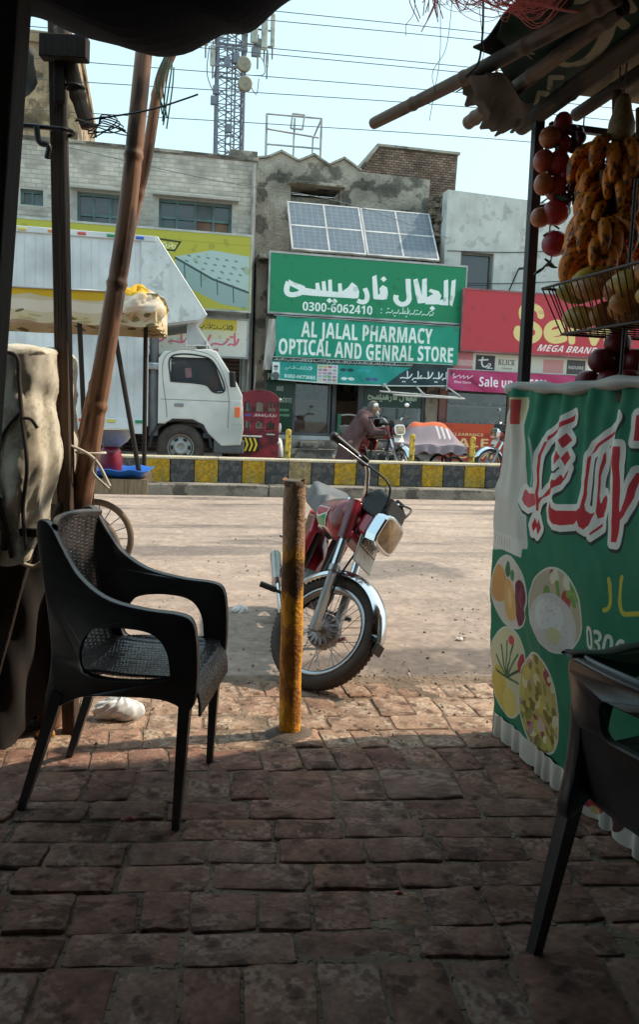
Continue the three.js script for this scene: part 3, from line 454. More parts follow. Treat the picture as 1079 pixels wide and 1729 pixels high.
{
  const t = canvasTex(1536, 440, (g, w, h) => {
    g.fillStyle = '#088357'; g.fillRect(0, 0, w, h);
    g.save(); g.translate(50, 18); g.scale(1.42, 1.27); urduPharmacy(g, '#eef3f0'); g.restore();
    g.fillStyle = '#eef3f0'; g.font = 'bold 92px sans-serif'; g.save(); g.translate(252, 414); g.scale(0.93, 1); g.fillText('0300-6062410', 0, 0); g.restore();
    scribble(g, 890, 1285, 388, 58, '#dcebe4', 77); g.fillRect(862, 364, 9, 9); g.fillRect(862, 390, 9, 9);
    grime(g, w, h, 260, '#063d2a', 0.22);
  });
  const o = street('pharmacy_sign', 'large green sign board with white Urdu lettering and phone number', 'sign', 2.32, 3.32, -16.4);
  signBoard(o, 4.05, 1.14, t, 0.12, M.whiteSteel); o.rotation.x = 0;
  mesh('hanging_rail', [bar([0.0, -0.05, -0.03], [4.05, -0.05, -0.03], 0.03), ...[0.3, 1.4, 2.6, 3.8].map((x) => bar([x, 0.1, -0.1], [x, 0.1, -0.42], 0.02))], M.dark, o);
}
{ // sheet banner with the English name, and a printed strip below it
  const t = canvasTex(1536, 440, (g, w, h) => {
    g.fillStyle = '#0a9276'; g.fillRect(0, 0, w, h); g.fillStyle = '#e6efe9';
    const tx = (s, x, y, wd, px) => { g.font = `bold ${px}px sans-serif`; const m = g.measureText(s).width; g.save(); g.translate(x, y); g.scale(wd / m, 1); g.fillText(s, 0, 0); g.lineWidth = 4; g.strokeStyle = '#e6efe9'; g.strokeText(s, 0, 0); g.restore(); };
    tx('AL JALAL PHARMACY', 205, 210, 1100, 236); tx('OPTICAL AND GENRAL STORE', 20, 412, 1480, 236);
    grime(g, w, h, 200, '#07503f', 0.25);
  });
  const o = street('english_banner', 'teal cloth banner reading pharmacy, optical and store in white capitals', 'banner', 2.46, 2.46, -16.28);
  mesh('cloth', sheet(60, 16, (a, b) => [a * 3.78, b * 0.78 + 0.02 * Math.sin(a * 9) * (1 - b), 0.025 * Math.sin(a * 17 + b * 3) * (0.3 + 0.7 * (1 - b)) + 0.012 * Math.sin(a * 41 - b * 6)], 0.003), print(t, 0.5), o);
  mesh('rod', [bar([-0.05, 0.79, 0], [3.85, 0.79, 0], 0.014), bar([0.1, 0.79, 0], [0.1, 0.82, -0.3], 0.01), bar([3.6, 0.79, 0], [3.6, 0.82, -0.3], 0.01)], M.steel, o);
  const t2 = canvasTex(1536, 256, (g, w, h) => {
    g.fillStyle = '#0b8f85'; g.fillRect(0, 0, w, h); g.fillStyle = '#1d2b2b'; g.fillRect(0, 0, w, 52); scribble(g, 30, 1180, 34, 30, '#d5ddd6', 5); g.fillStyle = '#cfd6d0'; g.fillRect(0, 0, w, 5); g.fillRect(0, 244, w, 12);
    g.fillStyle = '#d9dedb'; g.fillRect(0, 62, 62, 180); g.fillStyle = '#8e9a97'; g.beginPath(); g.ellipse(30, 130, 18, 26, 0, 0, 7); g.fill(); g.fillStyle = '#3a4544'; g.beginPath(); g.ellipse(30, 108, 20, 12, 0, 0, 7); g.fill(); g.fillStyle = '#55615f'; g.beginPath(); g.ellipse(30, 214, 30, 46, 0, 0, 7); g.fill();
    scribble(g, 120, 330, 120, 44, '#bfe6dc', 19); g.fillStyle = '#d8efe8'; g.font = 'bold 50px sans-serif'; g.save(); g.translate(100, 222); g.scale(0.82, 1); g.fillText('0302-6673065', 0, 0); g.restore();
    g.fillStyle = '#d6d5cc'; g.fillRect(375, 62, 170, 180); for (let j = 0; j < 5; j++) for (let i = 0; i < 4; i++) { g.fillStyle = `hsl(${Math.floor(rnd() * 360)},25%,${55 + rnd() * 20}%)`; g.fillRect(383 + i * 40, 70 + j * 34, 32, 24); }
    const lens = (x, y, c) => { g.fillStyle = c; g.beginPath(); g.ellipse(x, y, 26, 17, 0, 0, 7); g.fill(); g.beginPath(); g.ellipse(x + 62, y, 26, 17, 0, 0, 7); g.fill(); g.fillRect(x, y - 10, 62, 6); };
    lens(590, 105, '#0d3a49'); lens(730, 105, '#1e9aa0'); lens(800, 190, '#3d4f86'); lens(600, 195, '#cfe3df');
    g.fillStyle = '#16343a'; g.beginPath(); g.moveTo(1536, 52); g.lineTo(1180, 52); g.quadraticCurveTo(1060, 120, 960, 244); g.lineTo(1536, 244); g.fill(); scribble(g, 1090, 1500, 165, 96, '#e6ece8', 31);
    grime(g, w, h, 220, '#08302d', 0.3);
  });
  const p = street('optical_banner', 'printed strip banner with spectacles and Urdu lettering, hung below the teal banner', 'banner', 2.40, 2.02, -16.24);
  mesh('cloth', sheet(60, 10, (a, b) => [a * 3.72, b * 0.44 - 0.05 * Math.sin(a * Math.PI) * (1 - b) + 0.02 * a, 0.03 * Math.sin(a * 13 + 1) * (1 - b * 0.6) + 0.012 * Math.sin(a * 37 + b * 4)], 0.003), print(t2, 0.5), p);
  const q = street('white_side_cloth', 'plain off white cloth strip hanging at the left end of the teal banner', 'banner', 2.22, 2.2, -16.30);
  mesh('cloth', sheet(8, 20, (a, b) => [a * 0.22 + 0.10 * b - 0.05 * (1 - b) * a, b * 0.98, 0.03 * Math.sin(b * 7 + a * 4)], 0.004), mat(0.60, 0.58, 0.53, 0.8), q);
}
{ // mattress billboard over the tiled building's shops
  const t = canvasTex(1024, 320, (g, w, h) => {
    const gr = '#b0aa35'; g.fillStyle = gr; g.fillRect(0, 0, w, h);
    const X = (u) => (u + 2.6) / 4.53 * w, Y = (y) => (4.70 - y) / 1.42 * h;
    const pg = (c, pts) => { g.fillStyle = c; g.beginPath(); pts.forEach((p, i) => (i ? g.lineTo(p[0], p[1]) : g.moveTo(p[0], p[1]))); g.closePath(); g.fill(); };
    g.strokeStyle = '#8c8a1c'; g.lineWidth = 2; g.beginPath(); g.moveTo(0, 34); g.lineTo(w, 40); g.stroke();
    // bed: quilted top, dark piping, side with folds
    pg('#a9bdb8', [[700, 108], [860, 70], [1018, 86], [1018, 236], [860, 190]]); pg('#8ba39f', [[700, 112], [860, 194], [1018, 240], [1018, 312], [900, 296], [760, 236], [722, 190]]);
    g.strokeStyle = '#33474a'; g.lineWidth = 9; g.beginPath(); g.moveTo(700, 112); g.lineTo(860, 192); g.lineTo(1018, 240); g.stroke();
    g.lineWidth = 4; for (const x of [740, 810, 880, 950]) { g.beginPath(); g.moveTo(x, 112 + (x - 700) * 0.43); g.lineTo(x + 4, 200 + (x - 740) * 0.42); g.stroke(); }
    for (let i = 0; i < 7; i++) for (let j = 0; j < 5; j++) { const x = 760 + i * 40 - j * 10, y = 100 + j * 22 + i * 2 + (x - 700) * 0.02 * j; if (x > 990 || y > 118 + (x - 700) * 0.36) continue; g.fillStyle = '#6d827f'; g.beginPath(); g.ellipse(x, y, 9, 4, 0.3, 0, 7); g.fill(); }
    // small basket-shaped logo
    g.strokeStyle = '#22260f'; g.lineWidth = 7; g.beginPath(); g.moveTo(628, 40); g.lineTo(722, 46); g.lineTo(698, 84); g.lineTo(656, 82); g.closePath(); g.stroke(); g.strokeStyle = '#e3e6c0'; g.lineWidth = 3; for (let i = 0; i < 4; i++) { g.beginPath(); g.arc(656 + i * 13, 60 + (i % 2) * 8, 7, 0, 7); g.stroke(); }
    grime(g, w, h, 260, '#5d5c1a', 0.25);
  });
  const o = street('mattress_billboard', 'yellow green billboard with a printed mattress above the truck cab', 'billboard', -2.6, 3.28, -16.2);
  signBoard(o, 4.53, 1.40, t, 0.1, mat(0.6, 0.62, 0.56, 0.6));
  mesh('bracket', [0.3, 1.8, 3.2, 4.3].flatMap((x) => [bar([x, 0.3, -0.1], [x, 0.3, -0.78], 0.02), bar([x, 1.2, -0.1], [x, 1.2, -0.78], 0.02)]), M.steel, o);
  const t2 = canvasTex(640, 256, (g, w, h) => { g.fillStyle = '#d9d6cc'; g.fillRect(0, 0, w, h); g.fillStyle = '#d2bd3c'; g.fillRect(0, 0, w - 60, 95); g.fillStyle = '#d9d3b0'; g.fillRect(0, 78, w - 60, 60); scribble(g, 230, 560, 66, 40, '#57451a', 41); scribble(g, 40, 590, 172, 105, '#d4707d', 9); scribble(g, 330, 480, 220, 26, '#6d6a60', 4); grime(g, w, h, 150, '#6d6450', 0.3); });
  const p = street('furniture_sign', 'white and yellow shop sign with faded pink Urdu lettering behind the cab', 'sign', -0.35, 2.42, -16.45);
  signBoard(p, 2.28, 0.72, t2, 0.06, mat(0.5, 0.5, 0.47, 0.6)); mesh('bracket', [bar([0.3, 0.6, -0.06], [0.3, 0.6, -0.5], 0.02), bar([2, 0.6, -0.06], [2, 0.6, -0.5], 0.02)], M.steel, p);
}
{ // shoe shop signs
  const t = canvasTex(1536, 400, (g, w, h) => {
    g.fillStyle = '#bd3641'; g.fillRect(0, 0, w, h); g.fillStyle = '#b5323d'; g.fillRect(300, 0, 4, h); g.fillRect(760, 0, 4, h);
    g.strokeStyle = '#e8cf86'; g.lineCap = 'round'; g.lineJoin = 'round'; g.lineWidth = 46;      // bold cursive name, half hidden by the stall in the photograph
    const P = (pts) => { g.beginPath(); g.moveTo(...pts[0]); for (const p of pts.slice(1)) p.length === 2 ? g.lineTo(...p) : g.quadraticCurveTo(...p); g.stroke(); };
    g.save(); g.translate(-200, 0);
    P([[705, 140], [700, 80, 620, 80], [570, 90, 585, 150], [600, 190, 655, 205], [720, 235, 690, 285], [650, 330, 580, 300], [545, 280, 560, 240]]);
    P([[770, 255], [860, 250, 850, 205], [835, 170, 790, 190], [740, 220, 760, 275], [790, 320, 870, 285]]);
    P([[915, 190], [925, 300]]); P([[922, 225], [950, 185, 1000, 195]]); P([[1030, 190], [1075, 300], [1120, 190]]); P([[1160, 195], [1165, 300]]); P([[1160, 130], [1160, 132]]);
    P([[1290, 205], [1235, 180, 1215, 220], [1220, 250, 1260, 255], [1310, 275, 1265, 300], [1225, 310, 1205, 290]]);
    g.fillStyle = '#f0e3df'; g.font = 'italic bold 62px sans-serif'; g.save(); g.transform(1, 0, -0.2, 1, 690, 378); g.fillText('MEGA BRAND', 0, 0); g.restore(); g.restore();
    grime(g, w, h, 260, '#7d2430', 0.2);
  });
  const o = street('red_shop_sign', 'red shop sign with cream cursive lettering above the shoe shop', 'sign', 6.28, 2.78, -16.25);
  signBoard(o, 5.2, 1.22, t, 0.14, mat(0.45, 0.14, 0.15, 0.5)); mesh('bracket', [0.4, 2, 3.6, 5].map((x) => bar([x, 0.9, -0.14], [x, 0.9, -0.66], 0.025)), M.steel, o);
  const t2 = canvasTex(1280, 128, (g, w, h) => {
    g.fillStyle = '#d8d0bf'; g.fillRect(0, 0, w, h); g.fillStyle = '#c9767a'; g.fillRect(0, 0, 120, h); g.fillStyle = '#d9a9a6'; g.fillRect(0, 50, 120, 40);
    g.fillStyle = '#3a3336'; g.fillRect(138, 14, 118, 98); g.strokeStyle = '#e8e6e2'; g.lineWidth = 10; g.lineCap = 'round'; g.beginPath(); g.moveTo(180, 28); g.quadraticCurveTo(168, 70, 185, 88); g.quadraticCurveTo(200, 98, 212, 80); g.moveTo(158, 48); g.lineTo(212, 42); g.stroke(); g.lineWidth = 7; g.beginPath(); g.moveTo(216, 70); g.quadraticCurveTo(236, 62, 228, 82); g.lineTo(212, 98); g.lineTo(242, 98); g.stroke();
    g.fillStyle = '#3d3a38'; g.font = 'bold 46px serif'; g.save(); g.translate(276, 72); g.scale(0.72, 1.1); g.fillText('KLICK', 0, 0); g.restore(); g.font = '18px sans-serif'; g.fillText('Eyewear', 300, 100);
    g.fillStyle = '#cf8f8b'; g.fillRect(560, 20, 130, 90); g.fillStyle = '#4a4645'; g.fillRect(712, 14, 120, 100); g.fillStyle = '#c9c5bd'; g.font = 'bold 30px sans-serif'; g.fillText('NDURE', 722, 76); g.fillStyle = '#efe9dc'; g.fillRect(850, 30, 70, 60); grime(g, w, h, 150, '#6a6150', 0.3);
  });
  const p = street('brand_strip_sign', 'cream strip of small shoe brand panels under the red sign', 'sign', 6.18, 2.36, -16.4);
  signBoard(p, 4.6, 0.40, t2, 0.05, null); mesh('bracket', [0.4, 4].map((x) => bar([x, 0.3, -0.05], [x, 0.3, -0.5], 0.02)), M.steel, p);
  const t3 = canvasTex(1024, 160, (g, w, h) => {
    g.fillStyle = '#b03266'; g.fillRect(0, 0, w, h); g.strokeStyle = '#8c1f4e'; g.lineWidth = 5; for (let i = 0; i < 9; i++) { g.beginPath(); g.moveTo(20 + i * 14, 10 + i * 6); g.quadraticCurveTo(120 + i * 10, 70 + i * 4, 200 + i * 12, 60 + i * 12); g.stroke(); }
    g.strokeStyle = '#e7c7d6'; g.lineWidth = 7; g.lineCap = 'round'; g.beginPath(); g.moveTo(60, 62); g.quadraticCurveTo(20, 40, 50, 32); g.moveTo(40, 66); g.lineTo(90, 40); g.lineTo(96, 62); g.lineTo(120, 42); g.lineTo(124, 64); g.lineTo(150, 44); g.lineTo(154, 66); g.lineTo(186, 40); g.stroke(); g.fillStyle = '#e7c7d6'; g.font = 'bold 26px sans-serif'; g.fillText('Shoe Store', 46, 104);
    g.fillStyle = '#f3e6ec'; g.font = 'bold 100px sans-serif'; g.save(); g.translate(236, 118); g.scale(0.78, 1); g.fillText('Sale up to 50%', 0, 0); g.restore(); grime(g, w, h, 120, '#5d1636', 0.25);
  });
  const q = street('sale_banner', 'magenta sale banner with white lettering below the brand strip', 'banner', 6.02, 1.97, -16.2);
  mesh('cloth', sheet(40, 10, (a, b) => [a * 2.9, b * 0.41 - 0.02 * Math.sin(a * 3.1) * (1 - b), 0.02 * Math.sin(a * 19 + b * 5) * (1 - 0.5 * b)], 0.003), print(t3, 0.5), q);
  mesh('edge_rod', [bar([-0.015, -0.02, 0.0], [-0.015, 0.43, 0.0], 0.014), bar([-0.015, 0.42, 0], [2.93, 0.42, 0], 0.012)], M.whiteSteel, q);
  const t4 = canvasTex(640, 256, (g, w, h) => { g.fillStyle = '#b5341f'; g.fillRect(0, 0, w, h); g.fillStyle = '#c8491f'; g.fillRect(0, 0, w, 60); g.fillStyle = '#e9c98a'; g.font = 'bold 26px sans-serif'; g.fillText('CLEARANCE', 72, 84); g.font = 'bold 82px sans-serif'; g.fillText('SALE', 60, 160); g.font = 'bold 80px sans-serif'; g.fillText('50%', 110, 238); grime(g, w, h, 140, '#5d1a10', 0.35); });
  const r = street('orange_sale_banner', 'orange red sale banner across the foot of the shoe shop window', 'banner', 5.95, 0.50, -16.62);
  signBoard(r, 3.2, 0.80, t4, 0.04, null);
}
// ---------------------------------------------------------------- things on roofs and walls
{ // solar panels on a tilted rack
  const cell = dataTex(256, 256, (x, y) => { const gx = Math.abs((x * 6) % 1 - 0.5), gy = Math.abs((y * 6) % 1 - 0.5), l = gx > 0.46 || gy > 0.46; const n = 0.5 + 0.35 * fbm(x * 6, y * 6, 6, 4); return l ? [0.62, 0.64, 0.68] : [0.26 * n + 0.30, 0.29 * n + 0.32, 0.29 * n + 0.34]; });
  const cm = mat(0.55, 0.60, 0.66, 0.3, { map: cell }), fm = mat(0.70, 0.70, 0.70, 0.5);
  const make = (u, label) => {
    const o = street('solar_panel', label, 'solar panel', u, 4.6, -16.68, 0, 'solar panels above the pharmacy sign');
    const W = 1.535, L = 1.36, tilt = Math.atan2(1.10, 0.8), tf = (gs) => gs.map((g) => xf(g, 0, 0, 0, -(Math.PI / 2 - tilt)));
    for (let i = 0; i < 2; i++) for (let j = 0; j < 2; j++) { const g = tf([plane(W / 2 - 0.05, L / 2 - 0.05, W * (0.25 + 0.5 * i), L * (0.25 + 0.5 * j), 0.001), ])[0]; mesh('cell_field', g, cm, o, { keep: true }); }
    mesh('frame', tf([bx(0, W, 0, 0.035, -0.035, 0.008), bx(0, W, L - 0.035, L, -0.035, 0.008), bx(0, 0.035, 0.035, L - 0.035, -0.035, 0.008), bx(W - 0.035, W, 0.035, L - 0.035, -0.035, 0.008), bx(W / 2 - 0.018, W / 2 + 0.018, 0.035, L - 0.035, -0.02, 0.006), bx(0.035, W / 2 - 0.018, L / 2 - 0.018, L / 2 + 0.018, -0.02, 0.005), bx(W / 2 + 0.018, W - 0.035, L / 2 - 0.018, L / 2 + 0.018, -0.02, 0.005), bx(0.035, W - 0.035, 0.035, L - 0.035, -0.03, -0.021)]), fm, o);
    mesh('rack_leg', [bar([0.1, 0.0, -0.02], [0.1, -0.17, -0.05], 0.02), bar([W - 0.1, 0, -0.02], [W - 0.1, -0.17, -0.05], 0.02), bar([0.1, 1.03, -0.8], [0.1, -0.17, -0.82], 0.02), bar([W - 0.1, 1.03, -0.8], [W - 0.1, -0.17, -0.82], 0.02)], M.steel, o); return o;
  };
  make(2.79, 'dusty solar panel next to the tiled building'); make(4.34, 'dusty solar panel next to the white building, half in shadow');
}
{ // empty billboard frame on the roof
  const o = street('roof_frame', 'empty white steel billboard frame standing on the roof', 'frame', 2.66, 5.9, -20);
  const B = (a, b, r = 0.022) => bar(a, b, r, r, 6);
  mesh('post', [B([0, 0, 0], [0, 2.33, 0], 0.03), B([1.29, 0, 0], [1.30, 2.36, 0], 0.03), B([0.62, 0, 0], [0.66, 2.3, 0]), B([0.70, 0, -0.3], [0.70, 2.3, -0.3]), B([1.18, 0, -0.5], [1.2, 2.1, -0.5])], M.whiteSteel, o);
  mesh('cross_rail', [B([0, 2.33, 0], [1.30, 2.36, 0]), B([0, 2.0, 0], [1.30, 2.02, -0.3]), B([0, 1.66, 0], [1.30, 1.68, 0]), B([0, 1.35, 0], [1.29, 1.36, -0.3]), B([1.30, 2.36, 0], [1.2, 2.05, -0.5])], M.whiteSteel, o);
  mesh('lamp_bracket', [B([0.56, 2.05, 0.05], [0.60, 2.38, 0.05]), B([0.84, 2.05, 0.05], [0.88, 2.38, 0.05]), B([0.60, 2.38, 0.05], [0.88, 2.38, 0.05]), B([0.56, 2.05, 0.05], [0.84, 2.05, 0.05])], M.whiteSteel, o);
}
{ // lattice telecom tower
  const o = street('telecom_tower', 'lattice steel telecom tower with panel antennas and two drum dishes', 'tower', 3.17, 0.3, -35.4);
  const h = 0.53, Hh = 17.0, legs = [[-h, h], [h, h], [-h, -h], [h, -h]], tm = mat(0.17, 0.19, 0.23, 0.6, { map: null });  // steel lightened to grey-blue: haze put into the tower colour
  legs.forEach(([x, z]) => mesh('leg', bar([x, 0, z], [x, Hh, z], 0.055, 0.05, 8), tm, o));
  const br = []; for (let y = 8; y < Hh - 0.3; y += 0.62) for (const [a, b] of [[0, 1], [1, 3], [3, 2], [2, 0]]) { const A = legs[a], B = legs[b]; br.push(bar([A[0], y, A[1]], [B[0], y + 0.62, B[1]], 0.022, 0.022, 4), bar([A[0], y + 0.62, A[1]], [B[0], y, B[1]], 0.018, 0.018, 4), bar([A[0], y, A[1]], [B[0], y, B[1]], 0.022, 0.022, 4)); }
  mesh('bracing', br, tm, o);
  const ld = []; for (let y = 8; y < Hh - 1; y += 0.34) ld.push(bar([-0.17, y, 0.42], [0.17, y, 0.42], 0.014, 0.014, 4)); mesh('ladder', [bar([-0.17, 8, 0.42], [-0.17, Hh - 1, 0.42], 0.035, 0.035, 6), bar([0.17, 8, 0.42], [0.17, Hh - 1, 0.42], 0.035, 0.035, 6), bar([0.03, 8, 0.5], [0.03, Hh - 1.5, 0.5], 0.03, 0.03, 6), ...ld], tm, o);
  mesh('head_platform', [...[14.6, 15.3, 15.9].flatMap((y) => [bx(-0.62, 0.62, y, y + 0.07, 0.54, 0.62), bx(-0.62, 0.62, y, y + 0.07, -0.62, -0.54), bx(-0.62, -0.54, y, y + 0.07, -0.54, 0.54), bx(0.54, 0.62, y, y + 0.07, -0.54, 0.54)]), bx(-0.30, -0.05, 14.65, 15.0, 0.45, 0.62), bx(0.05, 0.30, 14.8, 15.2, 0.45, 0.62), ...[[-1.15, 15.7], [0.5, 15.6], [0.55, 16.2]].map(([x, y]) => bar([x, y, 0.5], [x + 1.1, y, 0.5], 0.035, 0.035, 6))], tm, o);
  const am = mat(0.62, 0.64, 0.56, 0.6);
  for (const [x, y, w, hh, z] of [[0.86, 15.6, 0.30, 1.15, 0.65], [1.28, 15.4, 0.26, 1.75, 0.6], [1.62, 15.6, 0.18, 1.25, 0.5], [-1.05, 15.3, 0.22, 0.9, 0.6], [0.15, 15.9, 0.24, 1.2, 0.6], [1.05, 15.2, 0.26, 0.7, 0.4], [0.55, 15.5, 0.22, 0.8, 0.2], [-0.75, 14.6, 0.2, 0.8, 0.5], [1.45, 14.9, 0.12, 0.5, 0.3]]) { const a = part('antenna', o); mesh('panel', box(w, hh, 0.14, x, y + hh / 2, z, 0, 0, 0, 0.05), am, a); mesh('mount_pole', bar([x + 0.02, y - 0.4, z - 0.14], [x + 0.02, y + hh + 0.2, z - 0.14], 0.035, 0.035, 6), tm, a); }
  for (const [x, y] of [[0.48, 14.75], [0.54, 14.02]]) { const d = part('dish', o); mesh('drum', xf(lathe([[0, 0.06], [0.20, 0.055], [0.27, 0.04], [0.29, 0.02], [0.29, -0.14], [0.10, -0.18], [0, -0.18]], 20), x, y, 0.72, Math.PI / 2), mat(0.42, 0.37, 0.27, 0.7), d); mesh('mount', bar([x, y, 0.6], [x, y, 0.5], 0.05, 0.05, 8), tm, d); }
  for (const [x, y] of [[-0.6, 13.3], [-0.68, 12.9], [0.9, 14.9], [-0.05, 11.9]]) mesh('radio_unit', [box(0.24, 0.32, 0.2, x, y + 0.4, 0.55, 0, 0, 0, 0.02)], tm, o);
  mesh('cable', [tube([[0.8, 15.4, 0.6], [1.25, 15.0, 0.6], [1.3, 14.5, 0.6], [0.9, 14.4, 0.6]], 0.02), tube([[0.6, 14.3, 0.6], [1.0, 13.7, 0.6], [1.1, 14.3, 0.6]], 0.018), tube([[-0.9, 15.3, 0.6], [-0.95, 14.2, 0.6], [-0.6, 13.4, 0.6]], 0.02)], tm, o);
}
{ // overhead wires between two utility poles outside the view
  const wm = mat(0.09, 0.095, 0.10, 0.6, { map: null }), W = -12.5;
  const P = [[6.90, 7.30, 'topmost'], [6.73, 7.19, 'second'], [6.40, 6.79, 'third'], [6.34, 6.70, 'fourth'], [5.98, 6.42, 'fifth'], [5.66, 6.24, 'sixth'], [5.28, 5.80, 'lowest']];
  for (const u of [-17, 21]) { const p = street('utility_pole', u < 0 ? 'concrete utility pole beyond the white truck' : 'concrete utility pole beyond the shoe shop', 'pole', u, 0.2, W - 0.12); mesh('shaft', bar([0, 0, 0], [0, 8.2, 0], 0.16, 0.10, 12), M.grey, p); mesh('cross_arm', bx(-0.06, 0.06, 4.6, 8.0, 0.02, 0.14), M.steel, p); }
  for (const [a, b, nm] of P) {
    const sl = (b - a) / 6, at = (u) => a + sl * (u - 0), pts = []; for (let i = 0; i <= 12; i++) { const u = lerp(-17, 21, i / 12), k = (u + 17) / 38; pts.push(S(u, clamp(at(u), 4.7, 8.2) * 0 + (a + (b - a) * ss(-8, 8, u)) - 0.1 * Math.sin(Math.PI * k), W)); }
    tag(mesh('overhead_wire', tube(pts, 0.006, 90, 5), wm), nm + ' of the thin overhead wires crossing the sky', 'wire', 'overhead wires');
  }
  tag(mesh('service_wire', tube([S(-1.7, 6.2, -16.9), S(1, 5.2, -14.5), S(3.6, 5.35, -15.8), S(6.1, 5.1, -16.88)], 0.006, 60, 5), wm), 'thin service wire slung low in front of the cream tiled facade', 'wire');
}
{ // steel awning frame without its cloth, over the pharmacy's right window
  const o = street('awning_frame', 'bare white pipe awning frame below the optical banner', 'frame', 4.46, 1.80, -15.75);
  const B = (a, b) => bar(a, b, 0.018, 0.018, 8);
  mesh('pipe', [B([0, 0.06, 0], [1.72, 0.0, 0]), B([0.25, 0.0, 0.12], [1.72, -0.02, 0.12]), B([1.72, 0, 0], [1.72, -0.02, 0.12]), B([0.22, 0.05, 0.02], [0.22, 0.22, -0.5]), B([0.9, 0.03, 0.02], [0.9, 0.22, -0.5]), B([1.66, 0.02, 0.05], [1.56, 0.20, -0.4]), B([0.22, 0.22, -0.5], [0.22, 0.24, -0.96]), B([1.56, 0.20, -0.4], [1.56, 0.22, -0.96])], M.whiteSteel, o);
  mesh('joint', box(0.06, 0.07, 0.06, 0.9, 0.03, 0, 0, 0, 0, 0.012), M.whiteSteel, o); mesh('joint', box(0.07, 0.08, 0.06, 0.22, 0.20, -0.45, 0, 0, 0, 0.012), M.whiteSteel, o);
}

